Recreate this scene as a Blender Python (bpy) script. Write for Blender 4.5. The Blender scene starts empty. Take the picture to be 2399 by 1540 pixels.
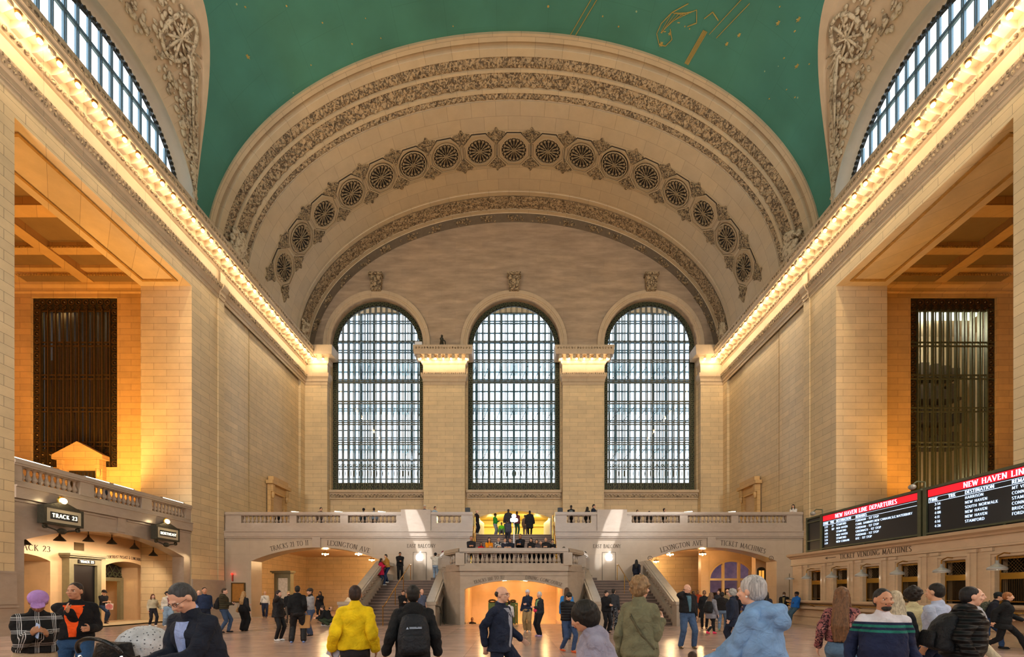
import bpy, math, random
import numpy as np
from math import sin, cos, pi, sqrt, radians, atan2, floor
from mathutils import Vector, Matrix, Quaternion
from mathutils.geometry import tessellate_polygon

random.seed(7)
C = bpy.context.scene
COL = C.collection
EYE = 1.55
FPX = 1053.0

# ------------------------------------------------------------------ camera
cd = bpy.data.cameras.new('camera')
cam = bpy.data.objects.new('camera', cd)
COL.objects.link(cam)
cam.location = (0, 0, EYE)
cam.rotation_euler = (pi / 2, 0, 0)
cd.sensor_fit = 'HORIZONTAL'
cd.sensor_width = 36.0
cd.lens = 36.0 * FPX / 2399.0
cd.shift_x = -4.5 / 2399.0
cd.shift_y = 620.0 / 2399.0
cd.clip_start = 0.1
cd.clip_end = 400
C.camera = cam

# ------------------------------------------------------------------ world and exposure
w = bpy.data.worlds.new('world')
C.world = w
w.use_nodes = True
bg = w.node_tree.nodes['Background']
bg.inputs[0].default_value = (0.80, 0.90, 1.0, 1)
bg.inputs[1].default_value = 5.5
C.view_settings.view_transform = 'Standard'
C.view_settings.look = 'None'
C.view_settings.gamma = 1
C.view_settings.use_curve_mapping = False
C.view_settings.exposure = 0.0
C.cycles.max_bounces = 5
C.cycles.diffuse_bounces = 4
C.cycles.glossy_bounces = 3
C.cycles.transmission_bounces = 2
C.cycles.transparent_max_bounces = 12
C.cycles.caustics_reflective = False
C.cycles.caustics_refractive = False
C.cycles.sample_clamp_indirect = 4.0
C.cycles.use_light_tree = True
C.cycles.use_adaptive_sampling = True
C.cycles.adaptive_threshold = 0.025
try:
    C.cycles.use_denoising = True
    C.cycles.denoiser = 'OPENIMAGEDENOISE'
except Exception:
    pass

LAMP_W = 21.0      # one cornice bulb
WARM = (1.0, 0.76, 0.46)


def light(name, typ, loc, energy, color=(1, 1, 1), **k):
    d = bpy.data.lights.new(name, typ)
    d.energy = energy
    d.color = color
    rot = k.pop('rot', None)
    for a, v in k.items():
        setattr(d, a, v)
    o = bpy.data.objects.new(name, d)
    o.location = loc
    if rot:
        o.rotation_euler = rot
    COL.objects.link(o)
    return o


def aim(o, tgt):
    o.rotation_euler = (Vector(tgt) - Vector(o.location)).to_track_quat('-Z', 'Y').to_euler()


# daylight entering through the tall east windows, the side lunettes and the west windows behind the camera
DAY = (0.80, 0.90, 1.0)
def portal(loc, rot, sx, sy):
    o = light('daylight_portal', 'AREA', loc, 1.0, shape='RECTANGLE', size=sx, size_y=sy, rot=rot)
    o.data.cycles.is_portal = True
    return o


for wx in (-12.2, 0, 12.15):
    portal((wx, 40.3, 18.5), (-pi / 2, 0, 0), 8.2, 17.5)
    portal((wx, -43.7, 18.5), (pi / 2, 0, 0), 8.2, 17.5)
for sx in (-1, 1):
    for dc in (21, 10, -1, -12, -23):
        portal((sx * 18.7, dc, 24.6), (0, sx * pi / 2, 0), 4.4, 9.6)


# the big chandeliers that hang in the side openings behind the camera
for sx in (-1, 1):
    for dc in (9, -3, -15):
        light('hall_chandelier', 'POINT', (sx * 17.2, dc, 11.5), 3000, (1.0, .90, .80), shadow_soft_size=1.0)

# ------------------------------------------------------------------ materials
MATS = {}


def nt(name, rough=0.5, metal=0.0, spec=0.5):
    m = bpy.data.materials.new(name)
    m.use_nodes = True
    N, L = m.node_tree.nodes, m.node_tree.links
    p = N['Principled BSDF']
    p.inputs['Roughness'].default_value = rough
    p.inputs['Metallic'].default_value = metal
    p.inputs['Specular IOR Level'].default_value = spec
    MATS[name] = m
    return m, N, L, p


def srgb(c):
    if isinstance(c, str):
        c = tuple(int(c[i:i + 2], 16) / 255 for i in (0, 2, 4))
    return tuple((x / 12.92 if x <= 0.04045 else ((x + 0.055) / 1.055) ** 2.4) for x in c[:3]) + (1,)


def plain(name, col, rough=0.55, metal=0.0, var=0.0, scale=6.0, bump=0.0, bscale=60.0, spec=0.5, emit=None, es=0.0):
    if name in MATS:
        return MATS[name]
    m, N, L, p = nt(name, rough, metal, spec)
    p.inputs['Base Color'].default_value = srgb(col)
    if var > 0:
        tc = N.new('ShaderNodeTexCoord')
        no = N.new('ShaderNodeTexNoise')
        no.inputs['Scale'].default_value = scale
        no.inputs['Detail'].default_value = 5
        L.new(tc.outputs['Object'], no.inputs['Vector'])
        hs = N.new('ShaderNodeHueSaturation')
        hs.inputs['Color'].default_value = srgb(col)
        mr = N.new('ShaderNodeMapRange')
        mr.inputs['From Min'].default_value = 0.3
        mr.inputs['From Max'].default_value = 0.7
        mr.inputs['To Min'].default_value = 1 - var
        mr.inputs['To Max'].default_value = 1 + var
        L.new(no.outputs['Fac'], mr.inputs['Value'])
        L.new(mr.outputs['Result'], hs.inputs['Value'])
        L.new(hs.outputs['Color'], p.inputs['Base Color'])
    if bump > 0:
        tc = N.new('ShaderNodeTexCoord')
        no = N.new('ShaderNodeTexNoise')
        no.inputs['Scale'].default_value = bscale
        no.inputs['Detail'].default_value = 4
        L.new(tc.outputs['Object'], no.inputs['Vector'])
        b = N.new('ShaderNodeBump')
        b.inputs['Strength'].default_value = bump
        b.inputs['Distance'].default_value = 0.02
        L.new(no.outputs['Fac'], b.inputs['Height'])
        L.new(b.outputs['Normal'], p.inputs['Normal'])
    if emit is not None:
        p.inputs['Emission Color'].default_value = srgb(emit)
        p.inputs['Emission Strength'].default_value = es
    return m


def emis(name, col, strength, sample=False):
    if name in MATS:
        return MATS[name]
    m, N, L, p = nt(name, 0.5)
    p.inputs['Base Color'].default_value = srgb(col)
    p.inputs['Emission Color'].default_value = srgb(col)
    p.inputs['Emission Strength'].default_value = strength
    try:
        m.cycles.emission_sampling = 'AUTO' if sample else 'NONE'
    except Exception:
        pass
    return m


def stone(name, col, bw=1.5, bh=0.46, mortar=0.009, rough=0.5, var=0.10, mort=0.55, off=0.5, stain=0.10, axis='wall', st=(1, 1, 1)):
    """coursed ashlar: thin joints, each block its own tone, soft mottling"""
    m, N, L, p = nt(name, rough)
    tc = N.new('ShaderNodeTexCoord')
    sx = N.new('ShaderNodeSeparateXYZ')
    L.new(tc.outputs['Object'], sx.inputs[0])
    cb = N.new('ShaderNodeCombineXYZ')
    if axis == 'wall':
        ad = N.new('ShaderNodeMath'); ad.operation = 'ADD'
        L.new(sx.outputs[0], ad.inputs[0]); L.new(sx.outputs[1], ad.inputs[1])
        L.new(ad.outputs[0], cb.inputs[0]); L.new(sx.outputs[2], cb.inputs[1])
    elif axis == 'uv':
        L.new(tc.outputs['UV'], sx.inputs[0])
        L.new(sx.outputs[0], cb.inputs[0]); L.new(sx.outputs[1], cb.inputs[1])
    else:
        L.new(sx.outputs[0], cb.inputs[0]); L.new(sx.outputs[1], cb.inputs[1])
    br = N.new('ShaderNodeTexBrick')
    br.offset = off
    br.inputs['Scale'].default_value = 1.0
    br.inputs['Brick Width'].default_value = bw
    br.inputs['Row Height'].default_value = bh
    br.inputs['Mortar Size'].default_value = mortar
    br.inputs['Mortar Smooth'].default_value = 0.2
    br.inputs['Bias'].default_value = 0.0
    c = srgb(col)
    lo = tuple(x * (1 - var) for x in c[:3]) + (1,)
    hi = tuple(min(1, x * (1 + var)) for x in c[:3]) + (1,)
    hi = (hi[0], hi[1] * 0.985, hi[2] * 0.95, 1)
    br.inputs['Color1'].default_value = lo
    br.inputs['Color2'].default_value = hi
    br.inputs['Mortar'].default_value = tuple(x * mort for x in c[:3]) + (1,)
    L.new(cb.outputs[0], br.inputs['Vector'])
    no = N.new('ShaderNodeTexNoise')
    no.inputs['Scale'].default_value = 1.3
    no.inputs['Detail'].default_value = 8
    no.inputs['Roughness'].default_value = 0.65
    mpg = N.new('ShaderNodeMapping'); mpg.inputs['Scale'].default_value = st
    L.new(tc.outputs['Object'], mpg.inputs[0])
    L.new(mpg.outputs[0], no.inputs['Vector'])
    mr = N.new('ShaderNodeMapRange')
    mr.inputs['From Min'].default_value = 0.3
    mr.inputs['From Max'].default_value = 0.7
    mr.inputs['To Min'].default_value = 1 - stain
    mr.inputs['To Max'].default_value = 1 + stain
    L.new(no.outputs['Fac'], mr.inputs['Value'])
    hs = N.new('ShaderNodeHueSaturation')
    L.new(br.outputs['Color'], hs.inputs['Color'])
    L.new(mr.outputs['Result'], hs.inputs['Value'])
    L.new(hs.outputs['Color'], p.inputs['Base Color'])
    bp = N.new('ShaderNodeBump')
    bp.inputs['Strength'].default_value = 0.4
    bp.inputs['Distance'].default_value = 0.01
    bp.invert = True
    L.new(br.outputs['Fac'], bp.inputs['Height'])
    L.new(bp.outputs['Normal'], p.inputs['Normal'])
    return m


def marble(name, col, rough=0.25, var=0.12, scale=1.6, spec=0.5, stretch=(1, 1, 3)):
    m, N, L, p = nt(name, rough, 0, spec)
    tc = N.new('ShaderNodeTexCoord')
    mp = N.new('ShaderNodeMapping')
    mp.inputs['Scale'].default_value = stretch
    L.new(tc.outputs['Object'], mp.inputs[0])
    no = N.new('ShaderNodeTexNoise')
    no.inputs['Scale'].default_value = scale
    no.inputs['Detail'].default_value = 9
    no.inputs['Roughness'].default_value = 0.7
    no.inputs['Distortion'].default_value = 0.8
    L.new(mp.outputs[0], no.inputs['Vector'])
    c = srgb(col)
    r = N.new('ShaderNodeValToRGB')
    r.color_ramp.elements[0].position = 0.3
    r.color_ramp.elements[1].position = 0.72
    r.color_ramp.elements[0].color = tuple(x * (1 - var * 1.6) for x in c[:3]) + (1,)
    r.color_ramp.elements[1].color = tuple(min(1, x * (1 + var)) for x in c[:3]) + (1,)
    L.new(no.outputs['Fac'], r.inputs[0])
    L.new(r.outputs[0], p.inputs['Base Color'])
    return m


stone('wall_stone', 'cdb690', bw=1.45, bh=0.375, mort=0.42, var=.075)
stone('pier_stone', 'cab38d', bw=1.45, bh=0.375, mort=0.40, var=.075)
stone('alcove_stone', 'c9a26a', bw=1.35, bh=0.375, mort=0.42, var=.08)
stone('vault_stone', 'bda98a', bw=1.5, bh=0.95, mortar=0.012, mort=0.62, var=0.05, stain=0.07, axis='uv')
stone('lunette_stone', 'a8927a', bw=2.4, bh=0.62, mortar=0.008, mort=0.85, var=0.04, stain=0.30, st=(.28, 1, 1.5))
stone('trim_stone', 'bda78a', bw=1.6, bh=5.0, mortar=0.008, mort=0.6, var=0.04, stain=0.10)
def carved(name, lo, hi, scale, p0=.42, p1=.56):
    """stone carving with crevice shade painted into its colour"""
    m, N, L, p = nt(name, .75)
    tc = N.new('ShaderNodeTexCoord')
    no = N.new('ShaderNodeTexNoise')
    no.inputs['Scale'].default_value = scale
    no.inputs['Detail'].default_value = 3
    no.inputs['Distortion'].default_value = 1.4
    L.new(tc.outputs['Object'], no.inputs['Vector'])
    r = N.new('ShaderNodeValToRGB')
    r.color_ramp.elements[0].position = p0
    r.color_ramp.elements[1].position = p1
    r.color_ramp.elements[0].color = srgb(lo)  # dark tone stands in for shade in the carving
    r.color_ramp.elements[1].color = srgb(hi)
    L.new(no.outputs['Fac'], r.inputs[0])
    L.new(r.outputs[0], p.inputs['Base Color'])
    b = N.new('ShaderNodeBump')
    b.inputs['Strength'].default_value = .9
    b.inputs['Distance'].default_value = .05
    L.new(no.outputs['Fac'], b.inputs['Height'])
    L.new(b.outputs['Normal'], p.inputs['Normal'])


carved('carved_stone', '5e4e3a', 'b49c79', 5.5)
carved('carved_dark', '4d4030', 'a8926f', 7.0)
carved('relief_plaster', '8a765c', 'cdbb9c', 3.5, .36, .5)
plain('ribbon_stone', '6f6455', 0.7, var=0.10, scale=4)
plain('cream_plaster', 'c9b292', 0.65, var=0.07, scale=2.0)
plain('pale_plaster', 'cfc4b2', 0.6, var=0.05, scale=2.0)
marble('balcony_marble', 'a99888', 0.22, var=0.07, stretch=(1, 1, 2))
marble('stair_marble', 'a89a8a', 0.16, var=0.08, stretch=(1, 1, 2))
marble('warm_marble', 'c6a884', 0.25, var=0.08)
marble('ticket_marble', 'c4ab8d', 0.28, var=0.08)
stone('passage_stone', 'cfae86', bw=1.6, bh=0.8, mortar=0.004, mort=0.85, rough=0.35, var=0.05)
stone('front_stone', 'aa9986', bw=2.6, bh=1.0, mortar=0.004, mort=0.75, rough=0.24, var=0.035, stain=0.06)
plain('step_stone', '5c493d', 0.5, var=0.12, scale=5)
plain('bronze', '5d4a2c', 0.4, 0.75, var=0.15, scale=8)
plain('dark_bronze', '38352a', 0.5, 0.5, var=0.2, scale=9, bump=0.6, bscale=25)
plain('green_bronze', '54573f', 0.5, 0.35, var=0.12, scale=7)
plain('window_bronze', '504d3b', 0.5, 0.25)
plain('steel_blue', '5d7684', 0.5, 0.2)
plain('brass', 'b98d45', 0.25, 0.95)
plain('chrome', 'c9c9c9', 0.18, 0.95)
plain('black_metal', '17171a', 0.45, 0.3)
plain('black_plastic', '0d0d10', 0.4)
plain('letter_dark', '4b3b2c', 0.6)
plain('white_panel', 'd8d8dc', 0.5)
plain('coffer_gilt', 'a8803f', 0.55, 0.2, var=0.2, scale=6, bump=0.8, bscale=14)
plain('olive_casing', '7b7457', 0.5, var=0.08)
plain('dark_interior', '231a12', 0.8)
emis('bulb_warm', (1.0, 0.86, 0.62), 14.0)
emis('bulb_soft', (1.0, 0.80, 0.52), 30.0)
emis('tube_white', (1.0, 0.97, 0.88), 6.0)
emis('globe_white', (1.0, 0.98, 0.95), 26.0)
emis('screen_red', 'd01226', 1.1)
emis('screen_text', (0.82, 0.90, 1.0), 1.15)
emis('screen_blue', (0.10, 0.32, 0.50), 1.0)
emis('screen_panel', (0.25, 0.50, 0.60), 1.0)
emis('sign_text', (1.0, 0.97, 0.85), 1.7)
emis('sign_amber', (1.0, 0.75, 0.3), 5.0)
emis('logo_white', (0.95, 0.97, 1.0), 7.0)
emis('red_beacon', (1.0, 0.12, 0.08), 4.0)
plain('screen_black', '0b0c12', 0.3)


def glass(name, tint=(1, 1, 1), gloss=0.06, rough=0.03):
    m = bpy.data.materials.new(name)
    m.use_nodes = True
    N, L = m.node_tree.nodes, m.node_tree.links
    N.clear()
    o = N.new('ShaderNodeOutputMaterial')
    t = N.new('ShaderNodeBsdfTransparent')
    t.inputs[0].default_value = tuple(tint) + (1,)
    g = N.new('ShaderNodeBsdfGlossy')
    g.inputs['Roughness'].default_value = rough
    x = N.new('ShaderNodeMixShader')
    x.inputs[0].default_value = gloss
    L.new(t.outputs[0], x.inputs[1]); L.new(g.outputs[0], x.inputs[2])
    L.new(x.outputs[0], o.inputs[0])
    MATS[name] = m
    return m


glass('window_glass', (0.93, 0.96, 0.97), 0.05)
glass('milk_glass', (0.66, 0.76, 0.78), 0.10, 0.3)
glass('case_glass', (0.9, 0.9, 0.9), 0.08)


def floor_mat():
    m, N, L, p = nt('floor_marble', 0.17)
    tc = N.new('ShaderNodeTexCoord')
    br = N.new('ShaderNodeTexBrick')
    br.offset = 0.0
    br.inputs['Scale'].default_value = 1
    br.inputs['Brick Width'].default_value = 1.22
    br.inputs['Row Height'].default_value = 1.22
    br.inputs['Mortar Size'].default_value = 0.006
    c = srgb('b4988a')
    br.inputs['Color1'].default_value = tuple(x * 0.86 for x in c[:3]) + (1,)
    br.inputs['Color2'].default_value = tuple(x * 1.12 for x in c[:3]) + (1,)
    br.inputs['Mortar'].default_value = tuple(x * 0.6 for x in c[:3]) + (1,)
    L.new(tc.outputs['Object'], br.inputs['Vector'])
    no = N.new('ShaderNodeTexNoise')
    no.inputs['Scale'].default_value = 1.1
    no.inputs['Detail'].default_value = 9
    no.inputs['Roughness'].default_value = 0.7
    mp = N.new('ShaderNodeMapping')
    mp.inputs['Scale'].default_value = (1, 2.2, 1)
    L.new(tc.outputs['Object'], mp.inputs[0])
    L.new(mp.outputs[0], no.inputs['Vector'])
    mr = N.new('ShaderNodeMapRange')
    mr.inputs['From Min'].default_value = 0.3
    mr.inputs['From Max'].default_value = 0.7
    mr.inputs['To Min'].default_value = 0.8
    mr.inputs['To Max'].default_value = 1.15
    L.new(no.outputs['Fac'], mr.inputs['Value'])
    hs = N.new('ShaderNodeHueSaturation')
    L.new(br.outputs['Color'], hs.inputs['Color'])
    L.new(mr.outputs['Result'], hs.inputs['Value'])
    L.new(hs.outputs['Color'], p.inputs['Base Color'])
    r2 = N.new('ShaderNodeMapRange')
    r2.inputs['To Min'].default_value = 0.13
    r2.inputs['To Max'].default_value = 0.32
    L.new(no.outputs['Fac'], r2.inputs['Value'])
    L.new(r2.outputs['Result'], p.inputs['Roughness'])
    return m


floor_mat()


def sky_mat():
    """painted ceiling: turquoise with faint plaster joints and scattered gilt stars"""
    m, N, L, p = nt('sky_paint', 0.75)
    tc = N.new('ShaderNodeTexCoord')
    no = N.new('ShaderNodeTexNoise')
    no.inputs['Scale'].default_value = 0.35
    no.inputs['Detail'].default_value = 8
    L.new(tc.outputs['Object'], no.inputs['Vector'])
    r = N.new('ShaderNodeValToRGB')
    r.color_ramp.elements[0].position = 0.3
    r.color_ramp.elements[1].position = 0.75
    r.color_ramp.elements[0].color = srgb('3a7363')
    r.color_ramp.elements[1].color = srgb('458777')
    L.new(no.outputs['Fac'], r.inputs[0])
    vo = N.new('ShaderNodeTexVoronoi')
    vo.inputs['Scale'].default_value = 0.9
    L.new(tc.outputs['Object'], vo.inputs['Vector'])
    lt = N.new('ShaderNodeMath'); lt.operation = 'LESS_THAN'
    lt.inputs[1].default_value = 0.045
    L.new(vo.outputs['Distance'], lt.inputs[0])
    mx = N.new('ShaderNodeMix'); mx.data_type = 'RGBA'
    L.new(lt.outputs[0], mx.inputs['Factor'])
    L.new(r.outputs[0], mx.inputs[6])
    mx.inputs[7].default_value = srgb('8fa880')
    # faint joints
    br = N.new('ShaderNodeTexBrick')
    br.offset = 0.5
    br.inputs['Scale'].default_value = 1
    br.inputs['Brick Width'].default_value = 3.2
    br.inputs['Row Height'].default_value = 2.6
    br.inputs['Mortar Size'].default_value = 0.03
    br.inputs['Mortar Smooth'].default_value = 1.0
    L.new(tc.outputs['UV'], br.inputs['Vector'])
    ml = N.new('ShaderNodeMix'); ml.data_type = 'RGBA'; ml.blend_type = 'MULTIPLY'
    mm = N.new('ShaderNodeMath'); mm.operation = 'MULTIPLY'; mm.inputs[1].default_value = 0.35
    L.new(br.outputs['Fac'], mm.inputs[0])
    L.new(mm.outputs[0], ml.inputs['Factor'])
    L.new(mx.outputs[2], ml.inputs[6])
    ml.inputs[7].default_value = (0.6, 0.65, 0.6, 1)
    L.new(ml.outputs[2], p.inputs['Base Color'])
    return m


sky_mat()
plain('gilt', 'b09a52', 0.5, 0.2)

# ------------------------------------------------------------------ mesh helpers


class MB:
    """collects shapes and links them as ONE mesh object"""

    def __init__(s):
        s.v = []; s.f = []; s.mi = []; s.uv = None; s.m = 0

    def add(s, vs, fs, mi=None):
        n = len(s.v)
        s.v.extend([tuple(p) for p in vs])
        mi = s.m if mi is None else mi
        for f in fs:
            s.f.append(tuple(i + n for i in f))
            s.mi.append(mi)
        return s

    def box(s, x0, x1, y0, y1, z0, z1, mi=None):
        if x0 > x1: x0, x1 = x1, x0
        if y0 > y1: y0, y1 = y1, y0
        if z0 > z1: z0, z1 = z1, z0
        e = (len(s.v) // 8 % 9) * .0003      # no two box faces share one plane
        x0 -= e; y0 -= e; z0 -= e; x1 += e; y1 += e; z1 += e
        v = [(x0, y0, z0), (x1, y0, z0), (x1, y1, z0), (x0, y1, z0), (x0, y0, z1), (x1, y0, z1), (x1, y1, z1), (x0, y1, z1)]
        return s.add(v, [(0, 3, 2, 1), (4, 5, 6, 7), (0, 1, 5, 4), (1, 2, 6, 5), (2, 3, 7, 6), (3, 0, 4, 7)], mi)

    def prism(s, pts, y0, y1, mp=None, mi=None):
        """polygon pts (u,v) extruded along w; mp maps (u,v,w)->xyz"""
        mp = mp or (lambda u, v, w: (u, w, v))
        n = len(pts)
        vs = [mp(u, v, y0) for u, v in pts] + [mp(u, v, y1) for u, v in pts]
        fs = [tuple(range(n - 1, -1, -1)), tuple(range(n, 2 * n))]
        fs += [(i, (i + 1) % n, n + (i + 1) % n, n + i) for i in range(n)]
        return s.add(vs, fs, mi)

    def tube(s, p0, p1, r0, r1=None, n=8, mi=None, caps=True):
        r1 = r0 if r1 is None else r1
        p0 = Vector(p0); p1 = Vector(p1)
        d = (p1 - p0)
        if d.length < 1e-6:
            return s
        d.normalize()
        a = d.orthogonal().normalized(); b = d.cross(a)
        vs = [tuple(p0 + (a * cos(2 * pi * i / n) + b * sin(2 * pi * i / n)) * r0) for i in range(n)]
        vs += [tuple(p1 + (a * cos(2 * pi * i / n) + b * sin(2 * pi * i / n)) * r1) for i in range(n)]
        fs = [(i, (i + 1) % n, n + (i + 1) % n, n + i) for i in range(n)]
        if caps:
            fs += [tuple(range(n - 1, -1, -1)), tuple(range(n, 2 * n))]
        return s.add(vs, fs, mi)

    def path(s, pts, r, n=6, mi=None):
        for a, b in zip(pts[:-1], pts[1:]):
            s.tube(a, b, r, r, n, mi)
        return s

    def lathe(s, prof, c=(0, 0, 0), n=12, mi=None, ax=None):
        """prof [(r,z)] about z through c"""
        vs = []; fs = []
        for r, z in prof:
            for i in range(n):
                a = 2 * pi * i / n
                vs.append((c[0] + r * cos(a), c[1] + r * sin(a), c[2] + z))
        for k in range(len(prof) - 1):
            for i in range(n):
                j = (i + 1) % n
                fs.append((k * n + i, k * n + j, (k + 1) * n + j, (k + 1) * n + i))
        if len(prof) == 4 and prof[0][0] == prof[3][0] and prof[1][0] == prof[2][0] > prof[0][0]:      # an open ring
            for i in range(n):
                fs.append((3 * n + i, 3 * n + (i + 1) % n, (i + 1) % n, i))
        else:
            fs.append(tuple(range(n - 1, -1, -1)))
            fs.append(tuple(range((len(prof) - 1) * n, len(prof) * n)))
        if ax:
            vs = [ax(*v) for v in vs]
        return s.add(vs, fs, mi)

    def ball(s, c, r, n=12, k=8, mi=None, M=None):
        if not hasattr(r, '__len__'): r = (r, r, r)
        vs = [(0, 0, -1)]; fs = []
        for j in range(1, k):
            t = -pi / 2 + pi * j / k
            for i in range(n):
                a = 2 * pi * i / n
                vs.append((cos(t) * cos(a), cos(t) * sin(a), sin(t)))
        vs.append((0, 0, 1))
        for i in range(n):
            fs.append((0, 1 + (i + 1) % n, 1 + i))
            fs.append((len(vs) - 1, 1 + (k - 2) * n + i, 1 + (k - 2) * n + (i + 1) % n))
        for j in range(k - 2):
            for i in range(n):
                a = 1 + j * n + i; b = 1 + j * n + (i + 1) % n
                fs.append((a, b, b + n, a + n))
        out = []
        for v in vs:
            q = Vector((v[0] * r[0], v[1] * r[1], v[2] * r[2]))
            if M is not None: q = M @ q
            out.append((q[0] + c[0], q[1] + c[1], q[2] + c[2]))
        return s.add(out, fs, mi)

    def grid(s, P, mi=None, uv=None, closed=False):
        """P: list of rows of points"""
        n = len(P[0]); vs = [q for row in P for q in row]; fs = []
        for j in range(len(P) - 1):
            for i in range(n - 1):
                fs.append((j * n + i, j * n + i + 1, (j + 1) * n + i + 1, (j + 1) * n + i))
        return s.add(vs, fs, mi)

    def build(s, name, mats, parent=None, smooth=False, loc=None, uvs=None, shift=None):
        me = bpy.data.meshes.new(name)
        v = s.v
        if shift is not None:
            v = [(a - shift[0], b - shift[1], c - shift[2]) for a, b, c in v]
        me.from_pydata(v, [], s.f)
        if not isinstance(mats, (list, tuple)): mats = [mats]
        for m in mats:
            me.materials.append(MATS[m] if isinstance(m, str) else m)
        if len(mats) > 1:
            me.polygons.foreach_set('material_index', s.mi)
        if smooth:
            me.polygons.foreach_set('use_smooth', [True] * len(s.f))
        if uvs is not None:
            ul = me.uv_layers.new(name='UVMap')
            li = np.empty(len(me.loops), dtype=np.int32)
            me.loops.foreach_get('vertex_index', li)
            ul.data.foreach_set('uv', np.asarray(uvs, dtype=np.float32)[li].ravel())
        me.validate()
        o = bpy.data.objects.new(name, me)
        COL.objects.link(o)
        if parent is not None: o.parent = parent
        if loc is not None: o.location = loc
        return o


def tag(o, label=None, cat=None, group=None, kind=None):
    if label: o['label'] = label
    if cat: o['category'] = cat
    if group: o['group'] = group
    if kind: o['kind'] = kind
    return o


def empty(name, loc=(0, 0, 0), rz=0.0, label=None, cat=None, group=None, kind=None):
    o = bpy.data.objects.new(name, None)
    o.empty_display_size = 0.2
    COL.objects.link(o)
    o.location = loc
    o.rotation_euler = (0, 0, rz)
    return tag(o, label, cat, group, kind)


def struct(o):
    o['kind'] = 'structure'
    return o


def kids(o):
    return [c for c in o.children]


def copy_tree(o, parent=None):
    c = o.copy()
    COL.objects.link(c)
    c.parent = parent
    for ch in kids(o):
        copy_tree(ch, c)
    return c


ORD = ['first', 'second', 'third', 'fourth', 'fifth', 'sixth', 'seventh', 'eighth', 'ninth', 'tenth', 'eleventh',
       'twelfth', 'thirteenth', 'fourteenth', 'fifteenth', 'sixteenth', 'seventeenth', 'eighteenth', 'nineteenth',
       'twentieth'] + ['twenty-' + x for x in ('first', 'second', 'third', 'fourth', 'fifth', 'sixth', 'seventh', 'eighth', 'ninth')] + \
      ['thirtieth'] + ['thirty-' + x for x in ('first', 'second', 'third', 'fourth', 'fifth', 'sixth', 'seventh', 'eighth', 'ninth')] + ['fortieth']


def arch_pts(u0, u1, z0, zs, zc, n=20, pw=2.0):
    """outline: from (u0,z0) up, over an elliptical arch crown zc springing zs, down to (u1,z0)"""
    c = (u0 + u1) / 2; a = (u1 - u0) / 2
    pts = [(u0, z0)]
    for i in range(n + 1):
        t = pi - pi * i / n
        pts.append((c + a * cos(t), zs + (zc - zs) * (abs(sin(t)) ** (2.0 / pw))))
    pts.append((u1, z0))
    return pts


def seg_pts(u0, u1, z0, zs, zc, n=20):
    """segmental (circular) arch outline"""
    c = (u0 + u1) / 2; a = (u1 - u0) / 2; h = zc - zs
    R = (a * a + h * h) / (2 * h)
    pts = [(u0, z0)]
    for i in range(n + 1):
        u = u0 + (u1 - u0) * i / n
        pts.append((u, zc - R + sqrt(max(0, R * R - (u - c) ** 2))))
    pts.append((u1, z0))
    return pts


def wall2d(mb, outer, holes, mp, t0, t1, mi=None, skip_sides=()):
    """wall in (u,z) with holes; thickness from t0 (front) to t1 (back); mp(u,z,t)->xyz"""
    loops = [outer] + list(holes)
    tri = tessellate_polygon([[Vector((u, z, 0)) for u, z in lp] for lp in loops])
    flat = [q for lp in loops for q in lp]
    n = len(flat)
    vs = [mp(u, z, t0) for u, z in flat] + [mp(u, z, t1) for u, z in flat]
    fs = [tuple(t) for t in tri] + [(a + n, c + n, b + n) for a, b, c in tri]
    k = 0
    for li, lp in enumerate(loops):
        m = len(lp)
        if li not in skip_sides:
            for i in range(m):
                a = k + i; b = k + (i + 1) % m
                fs.append((a, b, b + n, a + n))
        k += m
    mb.add(vs, fs, mi)
    return mb


def mpY(sgn=1):
    """wall lying along Y at X = +-t : u->Y"""
    return lambda u, z, t: (sgn * t, u, z)


def mpX(u, z, t):
    return (u, t, z)


# ------------------------------------------------------------------ lettering
def _arc(cx, cy, rx, ry, a0, a1, n=12):
    return [(cx + rx * cos(radians(a0 + (a1 - a0) * i / n)), cy + ry * sin(radians(a0 + (a1 - a0) * i / n))) for i in range(n + 1)]


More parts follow.
